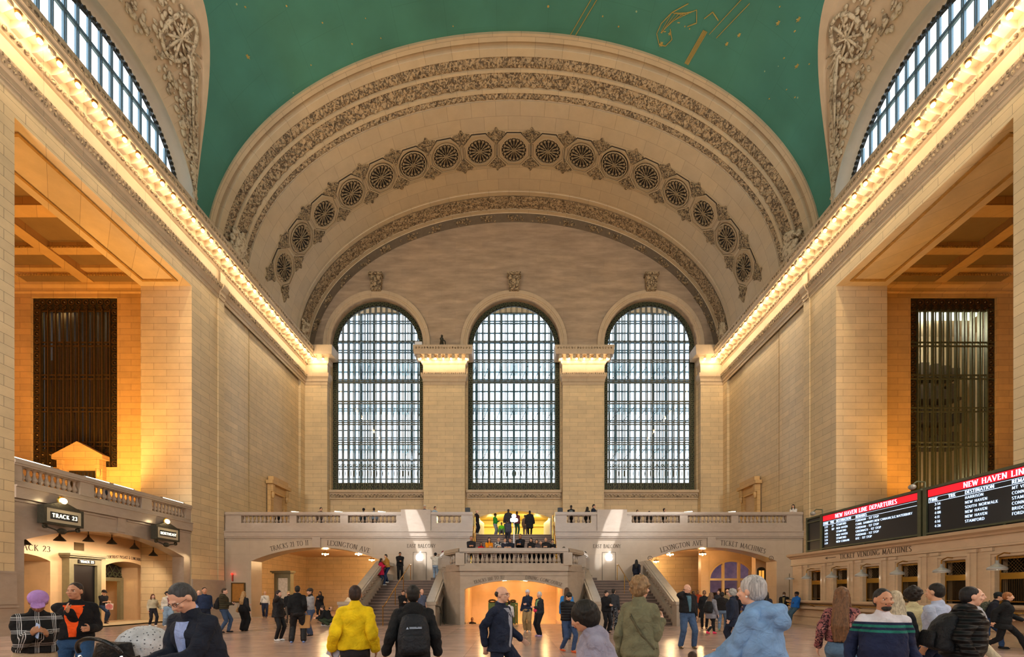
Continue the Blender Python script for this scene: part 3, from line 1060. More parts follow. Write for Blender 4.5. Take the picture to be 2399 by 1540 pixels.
# ---- the three tall windows
for wi, c in enumerate(WC):
    fr = MB()
    # ornamented border: jambs, arch band and base panel
    for s2 in (-1, 1):
        fr.box(c + s2 * HW, c + s2 * (HW - .42), 40.5, 40.62, Z0, ZS)
    P = [[(c + r * cos(pi - pi * i / 40), yy, ZS + r * sin(pi * i / 40)) for i in range(41)] for r, yy in ((HW, 40.62), (HW, 40.5), (HW - .42, 40.5), (HW - .42, 40.62))]
    fr.grid(P)
    fr.box(c - HW, c + HW, 40.5, 40.62, Z0, Z0 + .75)
    WN = struct(fr.build('window_%d' % (wi + 1), 'dark_bronze'))
    # open scrollwork on the border
    sc = MB()

    def ringlet(x, z, r):
        sc.lathe([(r * .6, -.03), (r, -.03), (r, .03), (r * .6, .03)], (0, 0, 0), 7, ax=lambda a, b, cc: (x + a, 40.44 + cc, z + b))
        sc.ball((x, 40.44, z), (r * .3, .06, r * .3), 5, 4)
    z = Z0 + .3
    while z < ZS:
        for s2 in (-1, 1): ringlet(c + s2 * (HW - .21), z, .17)
        z += .38
    for i in range(33):
        a = pi * (i + .5) / 33
        ringlet(c + (HW - .21) * cos(a), ZS + (HW - .21) * sin(a), .17)
    for j in (0, 1):
        for i in range(20):
            ringlet(c - HW + .2 + i * (2 * HW - .4) / 19, Z0 + .2 + j * .36, .16)
    # second patterned row between the first transoms
    for i in range(28):
        x = c - HW + .6 + i * (2 * HW - 1.2) / 27
        ringlet(x, 13.05, .12)
        sc.ball((x, 40.46, 12.3), (.04, .04, .3), 5, 4)
    sc.build('scroll_border', 'green_bronze', WN)
    # inner lattice
    mu = MB()
    n = 15
    hi = HW - .42
    for i in range(n + 1):
        x = -hi + 2 * hi * i / n
        top = ZS + sqrt(max(.01, hi * hi - x * x))
        for dx in (-.055, .055):
            mu.box(c + x + dx - .022, c + x + dx + .022, 40.4, 40.55, Z0, top)
    for z, dbl in ((24.2, 0), (22.42, 1), (20.55, 1), (18.68, 1), (16.8, 1), (15.0, 1), (13.45, 0), (11.42, 0), (12.7, 0)):
        half = hi if z < ZS else sqrt(hi * hi - (z - ZS) ** 2)
        for dz in ((-.09, .09) if dbl else (0,)):
            mu.box(c - half, c + half, 40.36, 40.52, z + dz - .03, z + dz + .03)
    mu.build('mullion_lattice', 'window_bronze', WN)
    gl = MB()
    pts = [(-hi, Z0)] + [(hi * cos(pi - pi * i / 30), ZS + hi * sin(pi * i / 30)) for i in range(31)] + [(hi, Z0)]
    gl.prism(pts, 40.56, 40.58, lambda u, v, w_: (c + u, w_, v))
    gl.build('pane', 'window_glass', WN)
    # walkways of glass between the two window skins
    wk = MB()
    for z in (22.45, 18.7, 15.02):
        wk.box(c - 4.6, c + 4.6, 40.8, 43.0, z - .08, z)
    wk.build('walkway_floor', 'milk_glass', WN)
    ou = MB()
    for i in range(17):
        x = -4.8 + 9.6 * i / 16
        wd_ = .06 if i % 2 else .11
        ou.box(c + x - wd_, c + x + wd_, 43.0, 43.12, 10, 28.4)
    z = 10.6
    k = 0
    while z < 28.3:
        ou.box(c - 4.9, c + 4.9, 42.95, 43.08, z - .05, z + .05)
        if k % 3 == 0: ou.box(c - 4.9, c + 4.9, 42.95, 43.1, z + .18, z + .26)
        z += .93; k += 1
    for z in (21.6, 17.85, 14.2):
        for i in range(8):
            x = -4.2 + i * 1.2
            ou.tube((c + x, 42.9, z), (c + x + .7, 41.2, z + .8), .03, n=4)
    # the arched head of the outer skin
    ou.build('outer_lattice', 'steel_blue', WN)
    hd = MB()
    pts = [(-5.2, 27.9)] + [(-5.2 + 10.4 * i / 20, 27.9 + .45 * sin(pi * i / 20)) for i in range(21)] + [(5.2, 27.9), (5.2, 30), (-5.2, 30)]
    hd.prism(pts, 42.9, 43.2, lambda u, v, w_: (c + u, w_, v))
    hd.box(c - 4.9, c - 4.6, 41.2, 43.0, 10, 30); hd.box(c + 4.6, c + 4.9, 41.2, 43.0, 10, 30)
    hd.build('corridor_wall', 'cream_plaster', WN)

# ---- end vault, built of bands
def ell(a, b, t):
    return (a * cos(t), 22.55 + b * sin(t))


def vault_band(mb, stations, t0=0.0, t1=pi, n=120, uvs=None, relief=None, sub=1):
    """stations: [(d, a, b)] ; grid along t"""
    st = []
    for k in range(len(stations) - 1):
        for j in range(sub):
            f = j / sub
            st.append(tuple(stations[k][q] * (1 - f) + stations[k + 1][q] * f for q in range(3)))
    st.append(stations[-1])
    P = []; U = []
    for si, (d, a, b) in enumerate(st):
        row = []
        for i in range(n + 1):
            t = t0 + (t1 - t0) * i / n
            x, z = ell(a, b, t)
            s = 16.0 * t * 1.0
            if relief:
                nx, nz = -cos(t), -sin(t)
                h = relief(s, si / (len(st) - 1))
                x += nx * h; z += nz * h
            row.append((x, d, z)); U.append((s, d))
        P.append(row)
    if uvs is not None: uvs.extend(U)
    mb.grid(P)


def HC(d):     # crown height (over the springing) and half width of the splayed front
    return 34.15 - .29 * (d - FACE) - 21.0


def AC(d):
    return 18.7 - .24 * (d - FACE)


def S(d, off=0.0):
    return (d, AC(d) + off, HC(d) + off)


vault = MB(); vu = []
vault_band(vault, [(27.42, 19.6, 14.2), (27.42, 18.7, 13.16), S(27.5)], uvs=vu)
vault_band(vault, [S(27.5), S(27.75), S(27.76, .08), S(27.80, .2), S(27.86, .28), S(27.93, .28), S(27.99, .18), S(28.02, .03), S(28.04), S(28.38)], uvs=vu, n=120)
vault_band(vault, [S(28.38), S(28.40, .08), S(28.92, .08), S(28.94, -.03), S(29.06, -.03), S(29.08, .08), S(29.8, .08), S(29.82, -.04), S(30.0, -.04), S(30.02, .06), S(30.36, .06), S(30.4)], uvs=vu, n=120)
A2, B2 = 18.0, 12.3
vault_band(vault, [S(30.4), (30.42, A2, B2), (37.2, A2, B2), (37.22, A2 - .05, B2 - .05), (37.34, A2 - .05, B2 - .05), (37.36, A2, B2), (37.62, A2, B2), (37.64, A2 + .05, B2 + .05), (38.9, A2 + .05, B2 + .05),
                   (38.92, A2 - .06, B2 - .07), (39.22, A2 - .06, B2 - .07), (39.24, A2 - .1, B2 - .12)], uvs=vu, n=120)
VO = struct(vault.build('ceiling_vault', 'vault_stone', smooth=True, uvs=vu))
VO.data.polygons.foreach_set('use_smooth', [False] * len(VO.data.polygons))
rb = MB()
vault_band(rb, [(39.24, 17.92, 12.2), (40.1, 17.85, 12.0)], n=120)
rb.build('ribbon_band', 'ribbon_stone', VO)
# carved ornament of the bands (real relief)
def scallop(s, v):
    return .02 + .10 * abs(sin(pi * s / .62)) * sin(pi * v) + .05 * sin(2 * pi * s / .31) * sin(2 * pi * v)


def lattice(s, v):
    a = abs(sin(pi * (s / .8 + v))); b = abs(sin(pi * (s / .8 - v)))
    return .02 + .09 * max(1 - a * 2.4, 1 - b * 2.4, 0) + .05 * (abs(sin(2 * pi * s / .8) * sin(2 * pi * v)))


def leafy(s, v):
    return .02 + .07 * abs(sin(pi * s / .5) * sin(2 * pi * v + s * 2)) + .05 * abs(sin(pi * s / .21 + 6 * v))


rb = MB()
N_ = 900
vault_band(rb, [S(28.42, .07), S(28.9, .07)], n=N_, relief=scallop, sub=9)
vault_band(rb, [S(29.1, .07), S(29.78, .07)], n=N_, relief=lattice, sub=11)
vault_band(rb, [S(30.04, .05), S(30.34, .05)], n=N_, relief=scallop, sub=6)
vault_band(rb, [(37.68, A2 + .05, B2 + .05), (38.86, A2 + .05, B2 + .05)], n=800, relief=leafy, sub=11)
rb.build('carved_band', 'carved_stone', VO)
# bunches on the ribbon, and the shield clusters where the carved bands land
def vp(t, d, a=A2, b=B2, off=0.0):
    x, z = ell(a, b, t)
    nx, nz = -cos(t) / a, -sin(t) / b
    l = math.hypot(nx, nz)
    return Vector((x + nx / l * off, d, z + nz / l * off)), Vector((nx / l, 0, nz / l))


# arc-length table of the soffit ellipse
TT = [pi * i / 4000 for i in range(4001)]
SS = [0.0]
for i in range(1, 4001):
    p0 = ell(A2, B2, TT[i - 1]); p1 = ell(A2, B2, TT[i])
    SS.append(SS[-1] + math.hypot(p1[0] - p0[0], p1[1] - p0[1]))
SLEN = SS[-1]


def t_at(s):
    return float(np.interp(s, SS, TT))


bu = MB()
random.seed(5)
for k in range(19):
    s = SLEN / 2 + (k - 9) * 2.35
    for j in range(26):
        t = t_at(s + random.gauss(0, .36))
        p, nn = vp(t, 39.66 + random.uniform(-.28, .28), 17.9, 12.15, .04)
        r = random.uniform(.05, .13)
        bu.ball(p, (r, r, r), 6, 4)
bu.build('ribbon_flowers', 'carved_dark', VO)
sh = MB()
for t, d, sc_ in ((.13, 29.4, 1.0), (pi - .13, 29.4, 1.0), (.12, 38.4, .75), (pi - .12, 38.4, .75)):
    for j in range(70):
        tt = t + random.gauss(0, .035) * sc_
        p, nn = vp(tt if tt > 0 else -tt, d + random.gauss(0, .42) * sc_, AC(29.4) if d < 30 else A2, HC(29.4) if d < 30 else B2, .1)
        r = random.uniform(.06, .2) * sc_
        sh.ball(p, (r, r * 1.2, r * 1.4), 7, 5)
    p, nn = vp(t - .02, d, AC(29.4) if d < 30 else A2, HC(29.4) if d < 30 else B2, .15)
    sh.ball(p, (.25, .42 * sc_, .62 * sc_), 14, 9)
sh.build('shield_cluster', 'relief_plaster', VO)

# ---- rosettes on the soffit
def local(t, d, off):
    p, nn = vp(t, d, A2, B2, off)
    tx = Vector((-A2 * sin(t), 0, B2 * cos(t))).normalized()
    return p, tx, Vector((0, 1, 0)), nn


def make_rosette():
    root = empty('rosette')
    oc = MB()
    R = 1.05

    def ringp(r0, r1, z0, z1, n, mbx, rot=0):
        P = [[(r * cos(2 * pi * i / n + rot), r * sin(2 * pi * i / n + rot), z) for i in range(n + 1)] for r, z in ((r0, 0), (r0, z0), (r1, z1), (r1, 0))]
        mbx.grid(P)
    ringp(1.30, 1.22, .10, .10, 8, oc, pi / 8)
    ringp(1.19, 1.00, .06, .06, 8, oc, pi / 8)
    ringp(1.06, .96, .06, .06, 32, oc)
    ringp(.99, .93, .11, .11, 32, oc)
    oc.build('octagon_frame', 'vault_trim', root)
    gr = MB(); ringp(1.36, 1.29, .02, .02, 8, gr, pi / 8); ringp(1.225, 1.18, .05, .05, 8, gr, pi / 8); gr.build('groove_shade', 'rosette_dark', root)  # shade of a groove painted as thin dark rings
    bk = MB()
    bk.lathe([(.95, 0), (.95, .012)], (0, 0, 0), 32)
    bk.build('dark_ground', 'rosette_dark', root)
    pe = MB()
    for i in range(16):
        a = 2 * pi * i / 16
        M = Matrix.Rotation(a, 3, 'Z')
        pe.ball(M @ Vector((.48, 0, .04)), (.25, .040, .05), 6, 4, M=M)
        pe.ball(M @ Vector((.74, 0, .05)), (.10, .105, .06), 6, 4, M=M)
        M2 = Matrix.Rotation(a + pi / 16, 3, 'Z')
        pe.ball(M2 @ Vector((.86, 0, .05)), (.06, .05, .05), 6, 4, M=M2)
    for i in range(8):
        M = Matrix.Rotation(2 * pi * i / 8, 3, 'Z')
        pe.ball(M @ Vector((.16, 0, .08)), (.16, .045, .05), 6, 4, M=M)
    pe.ball((0, 0, .1), .06, 8, 6)
    pe.build('petals', 'petal_stone', root)
    return root


plain('vault_trim', 'b09a79', 0.6)
plain('petal_stone', '8f7b5b', 0.7)
plain('rosette_dark', '241d16', 0.8)
ros = make_rosette()
RD = 33.7
for k in range(17):
    r = ros if k == 0 else copy_tree(ros)
    s = SLEN / 2 - (k - 8) * 2.56
    p, tx, ty, nn = local(t_at(s), RD, .01)
    M = Matrix((tx, ty, nn)).transposed()
    if M.determinant() < 0:
        M = Matrix((-tx, ty, nn)).transposed()
    r.matrix_world = Matrix.Translation(p) @ M.to_4x4()
    r['label'] = 'carved stone rosette with dark ground in the arched vault band, %s' % (
        'at the very crown' if k == 8 else (ORD[k] + ' from the left end' if k < 8 else ORD[16 - k] + ' from the right end'))
    r['category'] = 'rosette'
    r['group'] = 'rosettes along the end vault'
# scroll ornament between rosettes
og = MB()
random.seed(11)
for k in range(-1, 17):
    s0 = SLEN / 2 - (k - 7.5) * 2.56
    for side in (-1, 1):
        pl = [(-.03, .45), (.03, .45), (.30, .80), (.68, 1.18), (.60, 1.30), (.2, 1.38), (.05, 1.62), (-.05, 1.62), (-.2, 1.38), (-.60, 1.30), (-.68, 1.18), (-.30, .80)]
        f_ = []
        for off in (.0, .05):
            f_ += [tuple(vp(t_at(s0 + a_), RD + side * b_, A2, B2, off)[0]) for a_, b_ in pl]
        n_ = len(pl)
        og.add(f_, [tuple(range(n_, 2 * n_))] + [(i, (i + 1) % n_, n_ + (i + 1) % n_, n_ + i) for i in range(n_)])
        for j in range(22):
            q = random.random()
            dd = side * (.5 + q * .85)
            s = s0 + random.uniform(-1, 1) * (.10 + q * .45)
            t = t_at(s)
            p, nn = vp(t, RD + dd, A2, B2, .05)
            r = random.uniform(.04, .1)
            og.ball(p, (r, r * 1.3, r), 6, 4)
        p, nn = vp(t_at(s0), RD + side * 1.45, A2, B2, .03)
        og.ball(p, (.06, .14, .06), 6, 4)
og.build('scroll_ornament', 'carved_dark', VO)

# ---- painted main ceiling with lunette vaults
A1, B1 = 18.8, 13.3
HG = 5.45


def groin_z(d):
    for c in BAYS:
        if abs(d - c) < HG:
            return 21.0 + 8.0 * sqrt(1 - ((d - c) / HG) ** 2) + EYE
    return 22.55


ds = [27.42]
for c in BAYS:
    ds += [c + HG * cos(pi * i / 48) for i in range(49)]
ds += [YW]
ds = sorted(set(round(x, 4) for x in ds), reverse=True)
P = []; U = []
NT = 80
for d in ds:
    t0 = math.asin(min(1, (groin_z(d) - 22.55) / B1))
    row = []
    for i in range(NT + 1):
        t = t0 + (pi - 2 * t0) * i / NT
        x, z = ell(A1, B1, t)
        row.append((x, d, z)); U.append((d * 1.0, 16 * t))
    P.append(row)
cm = MB(); cm.grid(P)
CE = struct(cm.build('ceiling', 'sky_paint', smooth=True, uvs=U))
# lunette vaults and windows in them
for side, sg in (('left', -1), ('right', 1)):
    lv = MB(); cr = MB(); fr = MB(); mu = MB(); gl = MB(); lace = MB(); rim = MB()
    wi = 0
    for c in BAYS:
        n = 48
        rows = [[], [], [], []]
        for i in range(n + 1):
            s = pi * i / n
            gd = c + HG * cos(s); gz = 22.55 + 8.0 * sin(s)
            tt = math.asin(min(1, (gz - 22.55) / B1)); gx = A1 * cos(tt)
            wd_ = c + 4.75 * cos(s); wz = 23.55 + 4.2 * sin(s)
            if i in (0, n): wz = 22.4
            bx = [(gx, gd, gz), (gx * .94 + WX * .06, gd * .94 + wd_ * .06, gz * .94 + wz * .06)]
            q = .82
            rows[0].append((sg * gx, gd, gz))
            rows[1].append((sg * (gx + (WX - gx) * .12), gd + (wd_ - gd) * .12, gz + (wz - gz) * .12))
            rows[2].append((sg * (gx + (WX - gx) * .14 + .12), gd + (wd_ - gd) * .14, gz + (wz - gz) * .14 + .02))
            rows[3].append((sg * WX, wd_, wz))
        lv.grid(rows)
        # rounded reveal moulding
        R2 = []
        for xo, a, b in ((0, 4.75, 4.2), (.06, 4.95, 4.4), (.25, 5.0, 4.5), (.5, 4.9, 4.4), (.7, 4.8, 4.32), (.7, 4.6, 4.1)):
            row = [(sg * (WX + xo), c + a, 22.3)]
            row += [(sg * (WX + xo), c + a * cos(pi * i / n), 23.55 + b * sin(pi * i / n)) for i in range(n + 1)]
            row += [(sg * (WX + xo), c - a, 22.3)]
            R2.append(row)
        rim.grid(R2)
        if c < 5: continue
        # spandrel relief: leaves, branches, winged wheel
        random.seed(int(c) + 2)
        for j in range(420 if c > 15 else 60):
            s = random.uniform(.08, 2.2) if c > 15 else random.uniform(0, pi)
            q = random.uniform(.28, .86)
            gd = c + HG * cos(s); gz = 22.55 + 8.0 * sin(s)
            tt = math.asin(min(1, (gz - 22.55) / B1)); gx = A1 * cos(tt)
            wd_ = c + 4.75 * cos(s); wz = 23.55 + 4.2 * sin(s)
            r = random.uniform(.05, .17)
            if q > .3 + .55 * min(1, s * 2.2): continue
            cr.ball((sg * (gx + (WX - gx) * q - .03), gd + (wd_ - gd) * q, gz + (wz - gz) * q), (r * .7, r * random.uniform(.5, 1.6), r * random.uniform(.6, 1.6)), 6, 4)

        def sp(s, q, off=0.0):
            gd = c + HG * cos(s); gz = 22.55 + 8.0 * sin(s)
            tt = math.asin(min(1, (gz - 22.55) / B1)); gx = A1 * cos(tt)
            wd_ = c + 4.75 * cos(s); wz = 23.55 + 4.2 * sin(s)
            return (sg * (gx + (WX - gx) * q - off), gd + (wd_ - gd) * q, gz + (wz - gz) * q)
        if c > 15:
            for k in range(3):
                pts = [sp(.12 + .09 * i, .45 + .12 * sin(i * .8 + k * 2), .05) for i in range(10)]
                cr.path(pts, .07, 6)
            # wheel
            for i in range(16):
                a0, a1 = 2 * pi * i / 16, 2 * pi * (i + 1) / 16
                cr.tube(sp(1.32 + .13 * cos(a0), .46 + .25 * sin(a0), .15), sp(1.32 + .13 * cos(a1), .46 + .25 * sin(a1), .15), .09, n=6)
            for i in range(8):
                a0 = 2 * pi * i / 8
                cr.tube(sp(1.32, .46, .18), sp(1.32 + .12 * cos(a0), .46 + .23 * sin(a0), .15), .06, n=5)
            for i in range(12):
                cr.tube(sp(1.25 - .015 * i, .42, .2), sp(1.12 - .05 * i, .2 + .035 * i, .1), .07, .03, n=5)
        # window: border lace, bars, glass
        X = WX + .78
        ai, bi = 4.55, 4.0
        def top(y, a=ai, b=bi):
            u = (y - c) / a
            return 23.55 + b * sqrt(max(0, 1 - u * u))
        rows = [[(sg * X, c + a * cos(pi * i / n), 23.55 + b * sin(pi * i / n)) for i in range(n + 1)] for a, b in ((4.85, 4.35), (4.35, 3.85))]
        lace.grid(rows)
        for i in range(60):
            s = pi * (i + .5) / 60
            lace.ball((sg * (X - .05), c + 4.6 * cos(s), 23.55 + 4.1 * sin(s)), (.05, .1, .1), 6, 4)
        for i in range(int(-8), 9):
            y = c + .275 + i * .55
            if abs(y - c) > 4.3: continue
            for dy in (-.05, .05):
                mu.box(sg * (X - .05), sg * (X + .05), y + dy - .022, y + dy + .022, 22.3, top(y, 4.4, 3.9))
        for dz in (-.06, .06):
            hl = 4.4 * sqrt(1 - ((26.3 - 23.55) / 3.9) ** 2)
            mu.box(sg * (X - .07), sg * (X + .05), c - hl, c + hl, 26.3 + dz - .03, 26.3 + dz + .03)
        pts = [(c + 4.8, 22.2)] + [(c + 4.8 * cos(pi * i / 20), 23.55 + 4.3 * sin(pi * i / 20)) for i in range(21)] + [(c - 4.8, 22.2)]
        gl.prism(pts, X + .06, X + .08, lambda u, v, w_: (sg * w_, u, v))
    L_ = struct(lv.build('ceiling_lunettes_' + side, 'cream_plaster', smooth=False))
    rim.build('reveal_molding', 'pale_plaster', L_, smooth=True)
    cr.build('carved_relief', 'relief_plaster', L_, smooth=True)
    WN = struct(mu.build('window_' + ('6' if sg < 0 else '7'), 'steel_blue'))
    lace.build('scroll_border', 'dark_bronze', WN)
    gl.build('pane', 'window_glass', WN)
    # wall above the cornice beside the lunettes
    wa = MB()
    outl = [(YW, 22.5), (27.42, 22.5), (27.42, 23.2)]
    for c in BAYS:
        outl += [(c + 5.45, 23.2), (c + 5.0, 23.0)] + [(c + 5.0 * cos(pi * i / 16), 23.55 + 4.5 * sin(pi * i / 16)) for i in range(17)] + [(c - 5.0, 23.0), (c - 5.45, 23.2)]
    # attic course under the windows
    wa.box(sg * (WX - .02), sg * (WX + .72), YW, 27.42, 22.3, 22.45)
    wa.build('attic_course', 'trim_stone', L_)

# ---- gilt star figures on the ceiling: plain linework
def cp(px, py, off=.03):
    """point of the painted ceiling given by longitude across (x) and depth"""
    t = math.acos(max(-1, min(1, px / A1)))
    x, z = ell(A1 - off, B1 - off, t)
    return (x, py, z)


gg = MB()


def gline(pts, r=.025):
    q = []
    for (a, b), (c2, d2) in zip(pts[:-1], pts[1:]):
        for i in range(4):
            q.append(cp(a + (c2 - a) * i / 4, b + (d2 - b) * i / 4))
    q.append(cp(*pts[-1]))
    gg.path(q, r, 4)


gline([(4.5, 25.5), (3.45, 27.4)]); gline([(4.8, 25.5), (3.75, 27.4)])
gline([(12.0, 23.6), (11.1, 25.5)], .02); gline([(12.4, 23.6), (11.5, 25.5)], .02)
for k in range(5):
    gline([(10.75 + .05 * k, 25.45), (10.35 + .05 * k, 27.2)], .024)
cl = [(9.6, 24.7), (8.9, 25.3), (8.5, 25.9), (8.4, 26.4), (8.7, 26.85), (9.05, 26.8), (9.3, 26.4), (9.05, 26.0)]
gline(cl)
for k in range(5):
    gline([(10.1 - .12 * k, 24.8 + .1 * k), (9.7 - .2 * k, 25.1 + .05 * k), (9.1 - .12 * k, 25.6 + .15 * k), (8.6 + .02 * k, 26.3)], .016)
gline([(10.1, 24.8), (10.3, 25.3), (9.9, 25.6)])
gline([(10.6, 25.0), (10.9, 24.6), (11.3, 24.8)])
gg.build('gilt_linework', 'gilt', CE)
stg = MB()
random.seed(21)
spots = [(-14.6, 24.6, .12), (8.8, 26.8, .13), (9.1, 26.2, .09), (8.8, 26.2, .08), (9.4, 25.6, .08), (10.3, 23.4, .09), (11.9, 23.6, .10), (12.5, 24.9, .10), (12.1, 25.5, .10),
         (13.9, 23.6, .11), (14.6, 23.0, .12), (15.4, 24.4, .12), (12.9, 22.8, .1), (2.0, 26.2, .07), (5.2, 26.3, .05), (6.2, 26.6, .05)]
for _ in range(40):
    spots.append((random.uniform(-16, 16), random.uniform(21, 27), random.uniform(.03, .055)))
for a, b, r in spots:
    p = Vector(cp(a, b, .02))
    for k in range(3 if r > .08 else 1):
        M = Matrix.Rotation(k * pi / 3, 3, 'Z')
        stg.ball(p, (r * (1 if r < .08 else 1.3), r * (1 if r < .08 else .35), .02), 6, 4, M=M)
stg.build('gilt_stars', 'gilt', CE)

# ---- west wall behind the camera
mb = MB()
holes = [[(c - HW, Z0), (c - HW, 26), (c + HW, 26), (c + HW, Z0)] for c in WC]
wall2d(mb, [(-19, 0), (19, 0), (19, 36.5), (-19, 36.5)], holes, mpX, YW - 1.0, YW)
struct(mb.build('wall_west', 'wall_stone'))
for side, sg in (('left', -1), ('right', 1)):
    mb = MB()
    for c in BAYS[1:]:
        mb.box(sg * WX, sg * 18.8, c - HB, c + HB, 0, 6.5)
    mb.box(sg * 26.5, sg * 27, YW, 13.2, 0, 20.8); mb.box(sg * AL, sg * 27, YW, 13.2, 20.5, 20.8)
    struct(mb.build('wall_side_' + side, 'alcove_stone'))
# ================================================================== FIXTURES
PHI = pi


def lamp_light(loc, e=None, col=WARM, parent=None, r=.09):
    l = light('lamp_glow', 'POINT', loc, LAMP_W if e is None else e, col, shadow_soft_size=r)
    if parent is not None: l.parent = parent
    return l


# ---- bare bulbs under the cornice
lamp_proto = empty('cornice_lamp')
m_ = MB(); m_.lathe([(.05, .10), (.09, .08), (.10, .02), (.07, 0)], n=10)
m_.build('socket', 'brass', lamp_proto, smooth=True)
m_ = MB(); m_.ball((0, 0, -.06), (.085, .085, .10), 12, 8)
m_.build('bulb', 'bulb_warm', lamp_proto, smooth=True)
used_lamp = [False]


def put_lamp(x, y, z, label, group, e=1.0):
    if used_lamp[0]:
        o = copy_tree(lamp_proto)
    else:
        o = lamp_proto; used_lamp[0] = True
    o.location = (x, y, z)
    tag(o, label, 'lamp', group)
    lamp_light((0, 0, -.28), LAMP_W * e, parent=o)
    return o


for side, sg in (('left', -1), ('right', 1)):
    for k in range(36):
        y = 14.36 + .72 * k
        if y > 39.3: break
        put_lamp(sg * 17.42, y, 21.9, 'bare glowing bulb under the %s side cornice, %s counting from the camera end' % (side, ORD[k]), 'bulbs along the %s cornice' % side)
for pi_, (c, h, y) in enumerate(PIL):
    for i in range(7):
        x = c - h - .18 + (i + .0) * (2 * h + .36) / 6
        put_lamp(x, y - .52, 21.86, 'bare glowing bulb under the %s window pier capital, %s from its left' % (('left', 'right')[pi_], ORD[i]), 'bulbs under the pier capitals', .8)
for sg, side in ((-1, 'left'), (1, 'right')):
    for i in range(2):
        put_lamp(sg * (16.5 + .65 * i), 38.85, 21.86, 'bare glowing bulb on the %s corner pier capital, %s' % (side, ('nearer the window', 'nearer the side wall')[i]), 'bulbs on the corner capitals', .8)

# ---- balusters and balustrades
BAL = [(.11, 0), (.11, .05), (.06, .08), (.05, .12), (.10, .26), (.105, .33), (.08, .45), (.045, .62), (.04, .78), (.06, .84), (.045, .88), (.09, .93), (.10, .95), (.10, 1.0)]


def baluster_mesh(h, n=10, square=False):
    m = MB()
    m.lathe([(r, z * h) for r, z in BAL[2:-2]], n=n)
    m.box(-.11, .11, -.11, .11, 0, .07 * h); m.box(-.10, .10, -.10, .10, .94 * h, h)
    return m


_bm = {}


def put_baluster(parent, loc, h, mat='balcony_marble'):
    k = (round(h, 3), mat)
    if k not in _bm:
        o = baluster_mesh(h).build('baluster', mat, smooth=False)
        _bm[k] = o.data
    else:
        o = bpy.data.objects.new('baluster', _bm[k]); COL.objects.link(o)
    o.location = loc
    o.parent = parent
    return o


# left and right balcony fronts in the first bay
for side, sg in (('left', -1), ('right', 1)):
    mb = MB()
    wall2d(mb, [(16.47, 0), (25.53, 0), (25.53, 5.1), (16.47, 5.1)], [seg_pts(16.85, 25.0, 0.02, 3.55, 4.32, 24)], mpY(sg), 18.36, 19.0)
    mb.box(sg * 18.36, sg * 18.8, 16.47, 25.53, 5.05, 5.7)
    mb.box(sg * 18.24, sg * 18.36, 16.47, 25.53, 5.06, 5.52)
    mb.box(sg * 18.20, sg * 18.36, 16.47, 25.53, 5.48, 5.54)
    mb.box(sg * 18.31, sg * 18.36, 16.47, 20.7, 4.94, 5.0); mb.box(sg * 18.31, sg * 18.36, 21.3, 25.53, 4.94, 5.0)
    mb.box(sg * 18.32, sg * 18.36, 20.8, 21.2, 4.4, 5.06)
    W = struct(mb.build('wall_balcony_' + side, 'balcony_marble'))
    if sg > 0: continue
    root = empty('balustrade', (sg * 18.5, 21.0, 5.7), label='grey marble balustrade of the %s side balcony %s' % (side, 'above the two lit track signs' if sg < 0 else 'behind the departure board'), cat='balustrade')
    mb = MB()
    gaps = ((16.75, 19.0), (19.62, 22.15), (22.75, 25.1))
    x0, x1 = -.13, .17
    top = 6.28 - 5.7
    pts = [16.47] + [q for g in gaps for q in g] + [25.53]
    for a, b in zip(pts[0::2], pts[1::2]):
        mb.box(x0, x1, a - 21, b - 21, 0, top)
    mb.box(-.17, .21, -4.53, 4.53, top, top + .24)
    mb.box(-.20, .24, -4.53, 4.53, top + .08, top + .18)
    mb.build('rail_and_piers', 'balcony_marble', root)
    for a, b in gaps:
        n = 10
        for i in range(n):
            put_baluster(root, (0.02, a + (b - a) * (i + .5) / n - 21, 0), top)
# light tubes lying on the left balcony rail
def tube_lamp(p0, p1, label, group, r=.03, e=14):
    p0 = Vector(p0); p1 = Vector(p1)
    c = (p0 + p1) / 2
    root = empty('tube_light', c - Vector((0, 0, .02)), label=label, cat='lamp', group=group)
    m = MB(); m.tube(p0 - c + Vector((0, 0, .06)), p1 - c + Vector((0, 0, .06)), r, n=8)
    m.build('tube', 'tube_white', root)
    m = MB()
    d = (p1 - p0).normalized()
    for q in (-.48, .48):
        a = (p1 - p0) * q
        m.box(a[0] - .04, a[0] + .04, a[1] - .04, a[1] + .04, .0, .09)
    m.build('tube_holder', 'chrome', root)
    l = light('tube_glow', 'POINT', (0, 0, .25), e, (1, .93, .8), shadow_soft_size=.1)
    l.parent = root


for k, (a, b) in enumerate(((16.55, 18.0), (19.35, 20.6), (20.7, 21.9), (23.6, 25.2))):
    tube_lamp((-18.52, a, 6.54), (-18.52, b, 6.54), 'bright tube light lying on the left balcony rail, %s from the camera' % ORD[k], 'tube lights on the left rail')

